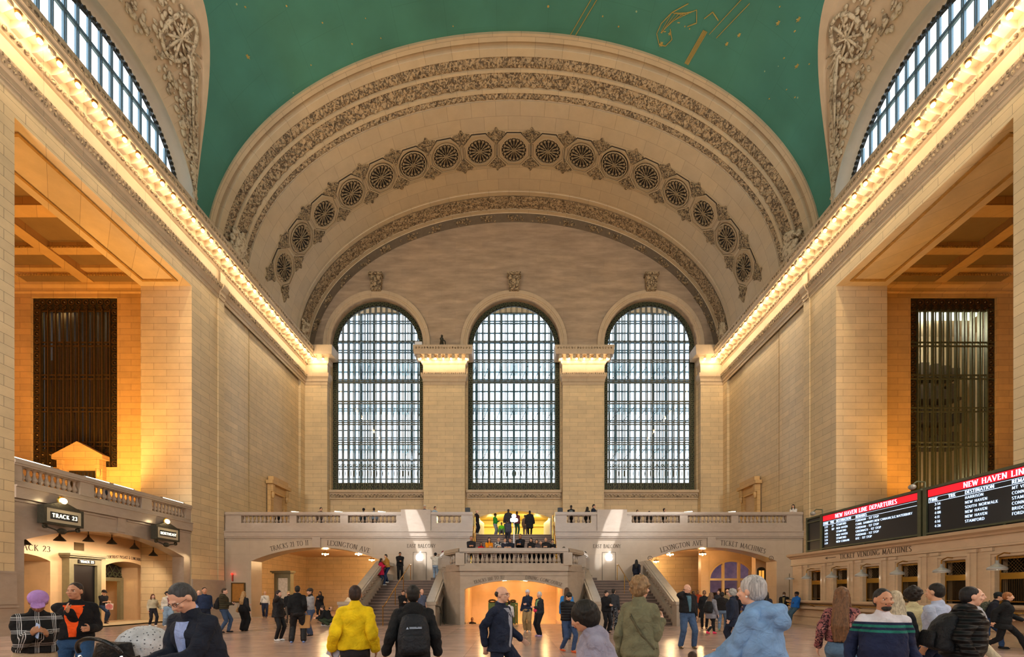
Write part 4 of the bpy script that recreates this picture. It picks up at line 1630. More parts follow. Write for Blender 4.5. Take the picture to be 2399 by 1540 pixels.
# ---- end balcony
mb = MB()
out = [(-18.5, 0), (-16.95, 0)]
arcL = seg_pts(-16.6, -8.3, 0.02, 3.57, 4.43, 26)
arcR = seg_pts(8.3, 16.6, 0.02, 3.57, 4.43, 26)
wall2d(mb, [(-18.5, 0), (-2.6, 0), (-2.6, 5.2), (-18.5, 5.2)], [arcL], mpX, 28.4, 29.6)
wall2d(mb, [(2.6, 0), (18.5, 0), (18.5, 5.2), (2.6, 5.2)], [arcR], mpX, 28.4, 29.6)
EB = struct(mb.build('wall_end_balcony', 'front_stone'))
fl = MB()
fl.box(-18.5, -2.6, 28.5, 40.05, 5.2, FLB); fl.box(2.6, 18.5, 28.5, 40.05, 5.2, FLB); fl.box(-2.6, 2.6, 30.6, 40.05, 5.2, FLB)
fl.box(-2.75, -2.6, 28.5, 30.7, 2.7, 5.5); fl.box(2.6, 2.75, 28.5, 30.7, 2.7, 5.5)
fl.box(-2.75, 2.75, 30.6, 30.75, 0, 5.2)
fl.build('balcony_floor', 'warm_marble', EB)
fc = MB()
for s2 in (-1, 1):
    fc.box(s2 * 2.6, s2 * 18.3, 28.28, 28.9, 5.12, 5.46)
    fc.box(s2 * 2.6, s2 * 18.3, 28.22, 28.5, 5.40, 5.46)
    fc.box(s2 * 2.6, s2 * 18.3, 28.32, 28.5, 5.02, 5.12)
    fc.box(s2 * 2.6, s2 * 18.3, 28.4, 28.8, 5.46, 5.97)
    fc.box(s2 * 2.6, s2 * 12.1, 28.36, 28.45, 4.92, 4.95); fc.box(s2 * 12.8, s2 * 18.3, 28.36, 28.45, 4.92, 4.95)
    fc.box(s2 * 12.2, s2 * 12.7, 28.3, 28.45, 4.42, 5.1)
fc.build('fascia', 'balcony_marble', EB)
for side, sg in (('left', -1), ('right', 1)):
    root = empty('balustrade', (0, 28.6, 5.97), label='marble balustrade of the end balcony, %s of the central stair' % side, cat='balustrade')
    mb = MB()
    gaps = ((3.34, 4.88, 5), (7.45, 10.5, 12), (11.0, 13.75, 11), (14.2, 17.25, 12))
    pts = [2.6, 3.34, 4.88, 7.45, 10.5, 11.0, 13.75, 14.2, 17.25, 18.3]
    for a, b in zip(pts[0::2], pts[1::2]):
        mb.box(sg * a, sg * b, -.17, .17, 0, .49)
    mb.box(sg * 2.6, sg * 18.3, -.22, .22, .49, .70)
    mb.box(sg * 2.6, sg * 18.3, -.26, .26, .55, .64)
    mb.box(sg * 5.25, sg * 7.12, -.3, .3, -.5, .84)
    mb.build('rail_and_piers', 'balcony_marble', root)
    for a, b, n in gaps:
        for i in range(n):
            put_baluster(root, (sg * (a + (b - a) * (i + .5) / n), 0, 0), .49)
for k, (px, sgn) in enumerate(((684, -1), (788, -1), (890, -1), (1618, 1), (1722, 1))):
    x = (px - 1204) / 37.08
    tube_lamp((x - .1 * sgn * -1, 28.45, 6.67), (x + .55 * sgn * -1, 28.95, 6.67), 'short bright tube light on the end balcony rail, %s from the left' % ORD[k], 'tube lights on the end rail', e=5)

# ---- stair with two flights, landing and the archway beneath
sroot = empty('staircase', (0, 25, 0), label='grand marble staircase with two flights and balustraded landing below the end balcony', cat='staircase')


def W2L(v):
    return (v[0], v[1] - 25, v[2])


LZ = 2.75
FW, FY = 2.62, 21.9
DX, DY = 4.0, 25.4
mb = MB()
wall2d(mb, [(-FW, 0), (FW, 0), (FW, LZ), (-FW, LZ)], [seg_pts(-2.4, 2.4, 0.01, 1.74, 2.17, 20)], mpX, FY, FY + .5)
for s2 in (-1, 1):
    # splayed drum wall, slightly bowed
    P = []
    n = 8
    for z in (0, LZ):
        row = []
        for i in range(n + 1):
            f = i / n
            x = FW + (DX - FW) * f + .35 * sin(pi * f); y = FY + (DY - FY) * f - .1 * sin(pi * f)
            row.append((s2 * x, y, z))
        P.append(row)
    mb.grid(P)
    mb.box(s2 * 3.85, s2 * 4.1, DY - .2, 28.4, 0, LZ)
# landing slab above the archway
mb.prism([(-FW + .1, FY + .1), (FW - .1, FY + .1), (DX, DY), (DX, 28.4), (-DX, 28.4), (-DX, DY)], 2.3, LZ, lambda u, v, w_: (u, v, w_))
mb.v = [W2L(v) for v in mb.v]
dr = mb.build('drum_wall', 'stair_marble', sroot)
# moulded band under the parapet
mb = MB()
P3 = [(-DX - .05, DY), (-FW - .9, 23.4), (-FW, FY), (FW, FY), (FW + .9, 23.4), (DX + .05, DY)]


def strip(mbx, pts, z0, z1, t_out, t_in=.0, dz=(0,) * 9):
    """band following plan points"""
    for (a, b) in zip(pts[:-1], pts[1:]):
        d = Vector((b[0] - a[0], b[1] - a[1], 0)).normalized(); nn = Vector((d[1], -d[0], 0))
        A = Vector((a[0], a[1], 0)) - d * .02; B = Vector((b[0], b[1], 0)) + d * .02
        q = [A + nn * t_out, B + nn * t_out, B - nn * t_in, A - nn * t_in]
        mbx.add([(p[0], p[1], z0) for p in q] + [(p[0], p[1], z1) for p in q], [(0, 3, 2, 1), (4, 5, 6, 7), (0, 1, 5, 4), (1, 2, 6, 5), (2, 3, 7, 6), (3, 0, 4, 7)])


strip(mb, P3, 2.62, 2.72, .10, .1)
strip(mb, P3, 2.72, 2.98, .06, .25)
strip(mb, P3, 2.40, 2.44, .03, .1)
strip(mb, P3, 3.5, 3.74, .10, .26)
strip(mb, P3, 3.56, 3.68, .14, .30)
for x, y in P3:
    mb.box(x - .22, x + .22, y - .1, y + .34, 2.9, 3.52)
mb.v = [W2L(v) for v in mb.v]
par = mb.build('landing_parapet', 'stair_marble', sroot)
for i in range(21):
    put_baluster(sroot, W2L((-FW + .42 + (2 * FW - .84) * i / 20, FY + .12, 2.97)), .54, 'stair_marble').name = 'baluster'
for s2 in (-1, 1):
    for k in range(8):
        f = (k + .7) / 9
        if k == 3: continue
        a, b = (FW, FY), (DX, DY)
        put_baluster(sroot, W2L((s2 * (a[0] + (b[0] - a[0]) * f + .2 * sin(pi * f)), a[1] + (b[1] - a[1]) * f + .1, 2.97)), .54, 'stair_marble')
# flights
NR = 15
RH = 2.3 / NR
TR = .35
for s2, side in ((-1, 'left'), (1, 'right')):
    st = MB(); ns = MB()
    for i in range(NR):
        y = 21.5 + i * TR
        z = (i + 1) * RH
        st.box(s2 * 4.2, s2 * 7.65, y, 28.4, z - RH, z - .04)
        ns.box(s2 * 4.2, s2 * 7.65, y - .035, 28.4 if i == NR - 1 else y + TR + .02, z - .04, z)
    st.v = [W2L(v) for v in st.v]; ns.v = [W2L(v) for v in ns.v]
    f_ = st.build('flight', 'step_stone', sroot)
    ns.build('step_treads', plain('tread_stone_lit', '82695a', .4, var=.1), f_)  # paler copy of the step stone, top light put into the colour
    # three steps from the side landing to the centre
    s3 = MB()
    for i in range(3):
        s3.box(s2 * (4.9 - i * .3), s2 * 3.9, 26.5, 28.38, 2.3, 2.3 + .15 * (i + 1))
    s3.v = [W2L(v) for v in s3.v]
    s3.build('short_flight', 'step_stone', sroot)
    # stringers and sloping rails
    for nm, xs, w_ in (('inner', 3.95, .22), ('outer', 7.85, .22)):
        bm_ = MB()
        y0, y1 = 21.3, 26.5
        sl = 2.3 / (y1 - y0 - .15)

        def prof(z0, z1):
            return [(y0, max(0, z0)), (y0, z1), (y1, z1 + sl * (y1 - y0)), (y1, z0 + sl * (y1 - y0))]
        bm_.prism([(y0, 0), (y0, .34), (y1, .34 + sl * (y1 - y0)), (y1 + (1.9 if nm == 'outer' else .3), .34 + sl * (y1 - y0)), (y1 + (1.9 if nm == 'outer' else .3), 0)], xs - w_, xs + w_, lambda u, v, t: (s2 * t, u, v))
        bm_.prism(prof(.30, .38), xs - w_ - .05, xs + w_ + .05, lambda u, v, t: (s2 * t, u, v))
        bm_.prism(prof(.86, 1.06), xs - w_ - .04, xs + w_ + .04, lambda u, v, t: (s2 * t, u, v))
        bm_.prism(prof(1.04, 1.10), xs - w_ + .06, xs + w_ - .06, lambda u, v, t: (s2 * t, u, v))
        bm_.box(s2 * (xs - .3), s2 * (xs + .3), y0 - .45, y0 + .12, 0, 1.0)
        bm_.box(s2 * (xs - .34), s2 * (xs + .34), y0 - .49, y0 + .16, 1.0, 1.14)
        zt = sl * (y1 - y0)
        bm_.box(s2 * (xs - .24), s2 * (xs + .24), y1, y1 + .4, .3 + zt, .9 + zt)
        if nm == 'outer':
            bm_.box(s2 * (xs - .26), s2 * (xs + .26), y1 + .0, 28.4, .86 + zt, 1.06 + zt)
        bm_.v = [W2L(v) for v in bm_.v]
        bm_.build('stair_parapet', 'stair_marble', sroot)
        for k in range(13):
            y = y0 + .32 + (y1 - y0 - .5) * k / 12
            put_baluster(sroot, W2L((s2 * xs, y, .36 + sl * (y - y0))), .54, 'stair_marble')
# middle flight
st = MB(); ns = MB()
for i in range(16):
    y = 25.5 + i * .32; z = LZ + (i + 1) * .1719
    st.box(-2.5, 2.5, y, 30.62, z - .1719, z - .04)
    ns.box(-2.5, 2.5, y - .03, y + .36, z - .04, z)
st.v = [W2L(v) for v in st.v]; ns.v = [W2L(v) for v in ns.v]
mf = st.build('flight', 'step_stone', sroot)
ns.build('step_treads', 'tread_stone_lit', mf)
# room under the landing with the stair going down
ur = MB()
ur.box(-2.9, -2.42, 22.4, 31, -5, 2.4); ur.box(2.42, 2.9, 22.4, 31, -5, 2.4); ur.box(-2.9, 2.9, 26.0, 26.3, -5, 2.4)
ur.box(-2.42, 2.42, 22.4, 31, 2.2, 2.3)
ur.box(-2.9, 2.9, 21.8, 31.3, -5.2, -5.0)
ur.box(-2.9, 2.9, 21.75, 21.85, -5, -.3)
UR = struct(ur.build('wall_lower_stair', 'passage_stone'))
dn = MB()
for i in range(26):
    dn.box(-2.42, 2.42, 21.9 + i * .3, 21.9 + (i + 1) * .3, -5, -.16 * (i + 1))
dn.build('descending_steps', 'tread_stone_lit', UR)
for x in (-1.7, -.5, .6, 1.7):
    lamp_light((x, 24.2, 2.05), 42, (1, .62, .26), r=.12)
    lamp_light((x, 24.6, -.6), 42, (1, .60, .24), r=.12)
# bronze handrails
def rail(name, pts, posts, label, r=.028, mat='brass', group=None):
    root = empty(name, pts[0], label=label, cat='handrail', group=group)
    o0 = Vector(pts[0]) * 1
    m = MB(); m.path([Vector(p) - o0 for p in pts], r, 8)
    m.build('rail', mat, root)
    m = MB()
    for (x, y, z0, z1) in posts:
        m.tube(Vector((x, y, z0)) - o0, Vector((x, y, z1)) - o0, r * .8, n=6)
    m.build('posts', mat if mat == 'brass' else mat, root)
    return root


for s2, side in ((-1, 'left'), (1, 'right')):
    x = s2 * 6.15
    rail('handrail', [(x - .25 * s2 * -1 * 0, 21.05, .92), (x, 21.25, .92), (x, 26.5, 3.22), (x, 26.9, 3.25)],
         [(x, 21.1, 0, .92), (x, 23.3, .85, 1.85), (x, 25.0, 1.5, 2.6), (x, 26.75, 2.3, 3.25)], 'brass handrail on posts running up the middle of the %s flight' % side, group='stair handrails')
    rail('handrail', [(s2 * 3.62, 20.85, .95), (s2 * 3.5, 21.2, .9), (s2 * 3.35, 21.62, .05)], [(s2 * 3.5, 21.35, 0, .62)], 'short dark bent handrail at the foot of the %s flight beside the archway' % side, mat='dark_bronze', group='end handrails')
    # guard rails beside the middle flight
    rail('handrail', [(s2 * 2.5, 28.5, 6.5), (s2 * 2.42, 27.2, 5.6), (s2 * 2.42, 25.6, 3.9), (s2 * 2.42, 24.9, 3.0)], [(s2 * 2.45, 27.2, 3.7, 5.6), (s2 * 2.45, 26.3, 3.1, 4.6), (s2 * 2.45, 28.45, 4.4, 6.45)],
         'pale metal handrail on the %s edge of the middle flight' % side, mat='brass', r=.035, group='middle flight handrails')
    m = MB()
    m.prism([(28.6, 6.4), (30.6, 6.55), (30.6, 5.5), (28.6, 5.5)], 2.62, 2.72, lambda u, v, t: (s2 * t, u, v))
    tag(m.build('side_panel', 'pale_plaster'), 'pale low panel beside the top of the middle flight, %s side' % side, 'panel')

# lamp standard at the head of the landing
lp = empty('floor_lamp', (0, 25.35, LZ), label='tall thin lamp standard with glaring white globe cluster on the central landing', cat='lamp')
m = MB(); m.lathe([(.2, 0), (.2, .05), (.06, .1), (.03, .2), (.028, 2.75)], n=10); m.build('pole', 'chrome', lp)
m = MB()
for i in range(5):
    a = 2 * pi * i / 5
    m.ball((.13 * cos(a), .13 * sin(a), 2.92), .1, 10, 8)
m.ball((0, 0, 3.14), .12, 10, 8)
m.build('globe_cluster', 'globe_white', lp, smooth=True)
lamp_light((0, 0, 3.45), 90, (1, .95, .85), parent=lp, r=.15)

# ---- passages under the end balcony
ps = MB()
wall2d(ps, [(-19, 0), (-6.5, 0), (-6.5, 4.8), (-19, 4.8)], [seg_pts(-18.2, -13.4, .02, 2.83, 3.3, 16)], mpX, 45, 45.6)
wall2d(ps, [(6.5, 0), (22, 0), (22, 4.8), (6.5, 4.8)], [seg_pts(12.2, 17.4, .02, 2.83, 3.3, 16)], mpX, 45, 45.6)
ps.box(-26, -8, 51, 51.3, 0, 4.8); ps.box(8, 26, 51, 51.3, 0, 4.8)
ps.box(-26, -6.5, 29.6, 51, 4.75, 4.9); ps.box(6.5, 26, 29.6, 51, 4.75, 4.9)
ps.box(-7.9, -7.6, 29.6, 45, 0, 4.8); ps.box(7.6, 7.9, 29.6, 45, 0, 4.8)
wall2d(ps, [(29.6, 0), (45, 0), (45, 4.8), (29.6, 4.8)], [seg_pts(33.5, 37.5, .02, 3.0, 3.6, 14)], mpY(-1), 18.6, 19.4)
ps.box(-24, -23.7, 29.6, 51, 0, 4.8); ps.box(23.7, 24, 29.6, 51, 0, 4.8)
ps.box(18.6, 19.2, 34.3, 45, 0, 4.8)
PW = struct(ps.build('wall_passage_lower', 'passage_stone'))
ft = MB()
ft.box(-18.62, -18.3, 28.4, 29.6, 0, 5); ft.box(18.3, 18.62, 28.4, 29.6, 0, 5)
ft.build('jamb', 'passage_stone', PW)
# little lit niche on each deep jamb
def chandelier(x, y, z, label, group='passage chandeliers', e=60, s=1.0):
    root = empty('chandelier', (x, y, z), label=label, cat='chandelier', group=group)
    m = MB(); m.tube((0, 0, .12), (0, 0, 4.75 - z if z > 3.2 else .3), .015, n=6)
    m.lathe([(.03, .12), (.2 * s, .08), (.24 * s, .02), (.22 * s, -.02)], n=12)
    m.build('frame', 'brass', root)
    m = MB()
    for i in range(6):
        a = 2 * pi * i / 6
        m.ball((.2 * s * cos(a), .2 * s * sin(a), -.05), .05 * s, 8, 6)
    m.ball((0, 0, -.1), .07 * s, 8, 6)
    m.build('bulbs', 'bulb_soft', root, smooth=True)
    lamp_light((0, 0, -.3), e, (1, .66, .32), parent=root, r=.1)


for px, py, d, lab in ((762, 1297, 31.7, 'nearest in the left passage'), (840, 1297, 31.7, 'right of the nearest in the left passage'), (871, 1311, 37.3, 'deeper in the left passage'), (835, 1357, 48.5, 'farthest in the left passage'),
                       (1570, 1298, 31.7, 'left one near the front of the right passage'), (1646, 1297, 31.7, 'right one near the front of the right passage'), (1537, 1315, 38.5, 'deeper in the right passage'), (1570, 1357, 48.5, 'farthest in the right passage')):
    chandelier((px - 1204) * d / FPX, d, EYE + (1390 - py) * d / FPX, 'small glaring brass chandelier, ' + lab, e=210 if d < 33 else 170)

# lighted screens and kiosk in the passages
def framed(name, x0, x1, y, z0, z1, mat, fmat, label, cat, bars=0, group=None):
    root = empty(name, ((x0 + x1) / 2, y, z0), label=label, cat=cat, group=group)
    w2 = (x1 - x0) / 2; h = z1 - z0
    m = MB(); m.box(-w2, w2, -.02, .05, 0, h); m.build('panel', mat, root)
    m = MB()
    for a, b, c_, d_ in ((-w2 - .05, -w2, 0, h), (w2, w2 + .05, 0, h), (-w2 - .05, w2 + .05, -.05, 0), (-w2 - .05, w2 + .05, h, h + .05)):
        m.box(a, b, -.06, .05, c_, d_)
    for i in range(bars):
        x = -w2 + 2 * w2 * (i + 1) / (bars + 1)
        m.box(x - .03, x + .03, -.06, .0, 0, h)
    m.build('frame', fmat, root)
    return root


framed('display_screen', -19.9, -18.85, 50.9, .9, 2.5, 'screen_panel', 'black_metal', 'blue lit display panels with black frame at the far end of the left passage', 'screen', 2)
framed('notice_board', -17.75, -17.0, 28.34, 1.02, 2.15, plain('board_brown', '9a6420', .5, var=.15), 'bronze', 'brown notice board on the marble wall left of the left archway', 'board')
# red beacon above the notice board
rbn = empty('beacon', (-17.75, 28.3, 2.75), label='small red signal light on the marble wall above the brown notice board', cat='signal light')
m = MB(); m.ball((0, 0, 0), .06, 10, 8); m.build('lens', 'red_beacon', rbn)
m = MB(); m.box(-.03, .03, 0, .1, -.45, -.04); m.build('conduit', plain('red_paint', 'a03a28', .5), rbn)
lamp_light((0, -.12, 0), 1.5, (1, .15, .08), parent=rbn, r=.05)
# kiosk doorcase in left passage
def doorcase(root, w2, h, dp, mat, screen, mp=None):
    m = MB()
    m.box(-w2, -w2 + .22, -dp, 0, 0, h - .5); m.box(w2 - .22, w2, -dp, 0, 0, h - .5)
    m.box(-w2, w2, -dp, 0, h - .5, h - .18)
    m.box(-w2 - .1, w2 + .1, -dp - .12, .0, h - .18, h - .1)
    m.box(-w2 - .16, w2 + .16, -dp - .2, .0, h - .1, h)
    m.build('casing', mat, root)
    m = MB(); m.box(-w2 + .22, w2 - .22, -dp * .6, 0, .5, h - .5); m.build('display_glass', screen, root)
    m = MB(); m.box(-w2 + .2, w2 - .2, -dp * .8, 0, 0, .5); m.build('base_panel', mat, root)


kz = empty('display_case', (-16.2, 31.9, 0), rz=-.2, label='olive framed display case with lit shelves inside the left archway', cat='display case')
doorcase(kz, .65, 3.1, .35, 'olive_casing', plain('case_lit', '6a5a50', .3, emit=(.9, .75, .6), es=.35, var=.6, scale=9))
# glazed arch of the shop in the right passage
sf = empty('shop_window', (16.55, 34.2, 0), label='cream framed arched shop window inside the right archway', cat='window')
m = MB()
hw2 = 1.75
P = [[(r * cos(pi - pi * i / 24), yy, 2.55 + (1.55 if r > 1.7 else 1.38) * sin(pi * i / 24)) for i in range(25)] for r, yy in ((1.85, -.1), (1.65, -.1), (1.65, .1))]
m.grid(P)
for x in (-1.75, -.65, .55, 1.75): m.box(x - .08, x + .08, -.1, .1, 0, 2.6 + (1.35 * sqrt(max(0, 1 - (x / 1.7) ** 2)) if abs(x) < 1.7 else 0))
m.box(-1.8, 1.8, -.1, .1, 2.5, 2.66); m.box(-1.8, 1.8, -.1, .1, 0, .2)
m.build('frame', plain('cream_frame', 'd9b981', .5), sf)
m = MB(); m.box(-1.7, 1.7, .0, .02, .2, 2.5); m.build('pane', 'case_glass', sf)
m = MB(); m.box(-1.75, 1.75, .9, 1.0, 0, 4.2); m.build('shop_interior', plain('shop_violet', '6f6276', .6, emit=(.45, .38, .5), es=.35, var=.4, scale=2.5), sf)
m = MB(); m.box(-.6, .4, .7, .9, .4, 1.9); m.box(-1.5, -.8, .7, .9, .3, 1.6); m.build('shop_display', 'black_plastic', sf)
sp_ = MB()
sp_.box(14.15, 14.75, 34.0, 34.5, 0, 4.8); sp_.box(18.35, 19.25, 34.0, 34.5, 0, 4.79)
sp_.prism([(14.2, 2.6)] + [(16.55 + 1.85 * cos(pi - pi * i / 20), 2.55 + 1.5 * sin(pi * i / 20)) for i in range(21)] + [(19.2, 2.6), (19.2, 4.8), (14.2, 4.8)], 34.05, 34.4)
sp_.build('shop_front_wall', 'passage_stone', PW)
nw = empty('narrow_window', (16.75, 30.4, 1.0), rz=0, label='narrow dark arched window with yellow panes on the right jamb of the right archway', cat='window')
m = MB(); m.prism([(-.27, 0)] + [(.27 * cos(pi - pi * i / 10), 2.1 + .2 * sin(pi * i / 10)) for i in range(11)] + [(.27, 0)], 0, .15); m.build('frame', 'dark_bronze', nw)
m = MB()
for i in range(2):
    for j in range(3): m.box(-.18 + i * .2, -.04 + i * .2, -.02, 0, .2 + j * .66, .75 + j * .66)
m.build('pane', emis('amber_pane', (.85, .6, .25), 1.2), nw)
sp_ = MB(); sp_.box(16.4, 17.4, 30.5, 31.0, 0, 4.8); sp_.build('jamb_return', 'passage_stone', PW)

# fruit-shaped backlit logos beside the stair
def fruit_logo(x, label):
    root = empty('logo_sign', (x, 28.38, 3.8), label=label, cat='sign', group='backlit logos beside the stair')
    m = MB()
    pts = []
    for i in range(48):
        a = 2 * pi * i / 48
        r = .235 * (1 - .10 * abs(cos(a)) ** 8) * (1 + .06 * cos(2 * a))
        xx, zz = r * cos(a), r * 1.05 * sin(a)
        zz -= .045 * math.exp(-(xx / .06) ** 2) * (1 if sin(a) > 0 else -1)
        dx, dz = xx - .27, zz - .03
        dd = math.hypot(dx, dz)
        if dd < .12:
            xx, zz = .27 + dx / dd * .12, .03 + dz / dd * .12
        pts.append((xx, zz))
    m.prism(pts, -.06, 0)
    lf = []
    for i in range(12):
        a = 2 * pi * i / 12
        u, v = .075 * cos(a), .032 * sin(a)
        lf.append((.035 + u * cos(.95) - v * sin(.95), .315 + u * sin(.95) + v * cos(.95)))
    m.prism(lf, -.06, 0)
    m.build('fruit_with_leaf', 'logo_white', root)
    l = light('logo_glow', 'POINT', (0, -.25, 0), 8, (.9, .95, 1), shadow_soft_size=.2); l.parent = root
    m = MB()
    for a, b, c_, d_ in ((-.42, -.405, -1.5, .33), (.405, .42, -1.5, .33), (-.42, .42, .32, .335)):
        m.box(a, b, -.012, 0, c_, d_)
    m.build('door_outline', 'letter_dark', root)


fruit_logo(-5.95, 'glowing white fruit logo on the marble wall left of the landing')
fruit_logo(6.0, 'glowing white fruit logo on the marble wall right of the landing')

# ---- left vestibule: arcade of doors under the side balcony
vs = MB()
wall2d(vs, [(15.6, 0), (26.6, 0), (26.6, 4.6), (15.6, 4.6)], [seg_pts(17.9, 20.55, .02, 3.0, 3.28, 14), seg_pts(23.35, 25.85, .02, 3.0, 3.26, 14)], mpY(-1), 21.2, 22.6)
vs.box(-22.6, -19.0, 26.2, 26.6, 0, 4.6); vs.box(-22.6, -19.0, 15.6, 16.0, 0, 4.6)
vs.box(-22.6, -18.9, 15.6, 26.6, 4.5, 4.7)
vs.box(-24.0, -23.8, 16, 27, 0, 4)
vs.box(-23.9, -22.6, 16.9, 17.0, 0, 4); vs.box(-23.9, -22.6, 21.2, 21.4, 0, 4); vs.box(-23.9, -22.6, 26.2, 26.4, 0, 4); vs.box(-23.9, -22.6, 22.6, 22.8, 0, 4)
vs.box(-24, -22.6, 16, 27, 3.9, 4)
VS = struct(vs.build('wall_vestibule_left', 'passage_stone'))
for k, (a, b, z1) in enumerate(((17.9, 20.55, 3.0), (23.35, 25.85, 3.0))):
    root = empty('door_%d' % (k + 1), (-22.55, (a + b) / 2, 0))
    struct(root)
    w2 = (b - a) / 2
    m = MB(); m.box(-.1, .1, -w2, w2, 2.22, 2.42); m.box(-.1, .1, -w2, -w2 + .2, 0, 2.3); m.box(-.1, .1, w2 - .2, w2, 0, 2.3); m.box(-.1, .1, -.06, .06, 0, 2.3)
    m.build('frame', 'olive_casing', root)
    m = MB()
    for i in range(7):
        m.tube((.02, -w2 + i * w2 / 3, 2.42), (.02, -w2 + (i + 1) * w2 / 3, 3.1), .02, n=4); m.tube((.02, -w2 + (i + 1) * w2 / 3, 2.42), (.02, -w2 + i * w2 / 3, 3.1), .02, n=4)
    for i in range(8): m.lathe([(.1, -.02), (.14, -.02), (.14, .02), (.1, .02)], n=8, ax=lambda p, q, r: (.03 + r, -w2 + .2 + i * (2 * w2 - .4) / 7 + p, 2.6 + q))
    m.lathe([(.18, -.03), (.24, -.03), (.24, .03), (.18, .03)], n=12, ax=lambda p, q, r: (.06 + r, -w2 * .5 + p, 2.78 + q))
    m.build('grille', 'green_bronze', root)
    m = MB(); m.box(-.06, -.03, -w2, w2, 2.42, 3.3); m.build('dark_backing', 'dark_interior', root)
    m = MB(); m.box(.04, .07, -w2 + .5, -w2 + .62, .1, 2.2); m.build('push_bar', 'brass', root)
light('door_lamp', 'POINT', (-23.2, 24.6, 2.1), 12, (1, .6, .2), shadow_soft_size=.1)
dc = empty('display_case', (-21.2, 21.9, 0), rz=-pi / 2 + pi, label='olive bronze doorcase with dark screen between the two left archways', cat='display case')
doorcase(dc, .82, 3.42, .35, 'olive_casing', 'screen_black')
m = MB(); m.box(-.42, .42, -.40, -.34, 2.98, 3.16); m.build('sign_plate', 'black_plastic', dc)
m = MB(); letters(m, 'TRACK 23', .11, lambda u, v: ((u, -.415, 3.01 + v), (u, -.40, 3.01 + v)), thick=.2, thin=.12, serif=False); m.build('sign_lettering', 'sign_text', dc)
m = MB(); m.box(-.24, .24, -.03, 0, 3.62, 4.0); o = m.build('vent_grille', 'bronze', VS); o.location = (-21.2, 21.9, 0); o.rotation_euler = (0, 0, pi / 2)
md = MB(); md.lathe([(.2, 0), (.2, .03), (.12, .05), (.1, .03)], n=20, ax=lambda a, b, c_: (a, -c_, b))
tag(md.build('medallion', 'dark_bronze', loc=(-20.6, 26.18, 1.75)), 'round dark bronze medallion on the wall right of the second left doorway', 'medallion')
# bell lamps along the arch
for k, (y, z) in enumerate(((17.9, 3.57), (19.3, 3.88), (20.6, 4.0), (21.8, 4.02), (23.1, 3.9), (24.3, 3.65))):
    root = empty('bell_lamp', (-19.5, y, z), label='dark bell shaped lamp under the left archway, %s from the camera' % ORD[k], cat='lamp', group='bell lamps under the left arch')
    m = MB(); m.lathe([(.03, .22), (.05, .12), (.09, .08), (.2, -.06), (.21, -.09), (.19, -.09), (.05, .05)], n=14); m.build('shade', 'dark_bronze', root, smooth=True)
    m = MB(); m.tube((0, 0, .2), (0, 0, 4.5 - z), .015, n=6); m.build('stem', 'dark_bronze', root)
    m = MB(); m.ball((0, 0, .0), .03, 10, 8); m.build('bulb', 'bulb_soft', root)
    l = light('bell_glow', 'SPOT', (0, 0, -.2), 185, (1, .78, .56), spot_size=radians(140), spot_blend=.8, shadow_soft_size=.06); l.parent = root
    l.rotation_euler = (0, .75, 0)
# hanging illuminated signs
def hung_sign(y, z, w2, text, label):
    root = empty('track_sign', (-17.95, y, z), label=label, cat='sign', group='lit bronze signs on the left balcony')
    m = MB()
    m.box(-.16, .12, -w2 - .06, w2 + .06, .0, .08); m.box(-.16, .12, -w2 - .06, w2 + .06, .62, .70)
    m.box(-.16, .12, -w2 - .06, -w2 + .03, 0, .7); m.box(-.16, .12, w2 - .03, w2 + .06, 0, .7)
    m.prism([(-w2, .7), (w2, .7), (.12, .92), (-.12, .92)], -.1, .08, lambda u, v, t: (t, u, v))
    for s2 in (-1, 1):
        m.path([(0, s2 * w2, 0), (0, s2 * w2 * .8, -.12), (0, s2 * w2 * .4, -.18), (0, 0, -.28)], .03, 6)
        m.lathe([(.05, -.03), (.09, -.03), (.09, .03), (.05, .03)], n=10, ax=lambda a, b, c_: (c_, s2 * w2 * .9 + a, -.1 + b))
    m.ball((0, 0, -.22), (.1, .2, .12), 8, 6)
    m.box(-.42, -.16, -.1, .1, .2, .5)
    m.build('bronze_frame', 'dark_bronze', root)
    m = MB(); m.box(-.12, .10, -w2 + .03, w2 - .03, .08, .62); m.build('face_plate', plain('sign_face', 'b7ad94', .4), root)
    m = MB(); m.box(.09, .115, -w2 + .18, w2 - .18, .2, .48); m.build('window_plate', 'black_plastic', root)
    m = MB(); letters(m, text, .15 if len(text) < 9 else .13, lambda u, v: ((.135, u, .27 + v), (.12, u, .27 + v)), thick=.17, thin=.11, serif=False, track=.2)
    m.build('lettering', 'sign_text', root)
    m = MB(); m.lathe([(.17, -.04), (.2, .0), (.17, .04)], n=16, ax=lambda a, b, c_: (.0 + c_, a, .98 + b)); m.build('lamp_ring', 'brass', root)
    m = MB(); m.ball((.06, 0, .98), (.08, .14, .12), 12, 8); m.build('bulb', 'bulb_soft', root, smooth=True)
    l = light('sign_glow', 'POINT', (.35, 0, .98), 12, (1, .75, .4), shadow_soft_size=.1); l.parent = root


hung_sign(17.85, 4.22, .72, 'TRACK 23', 'bronze framed lit sign reading TRACK 23 on the left balcony front')
hung_sign(23.2, 4.26, .72, 'NORTHEAST', 'bronze framed lit sign reading NORTHEAST on the left balcony front')

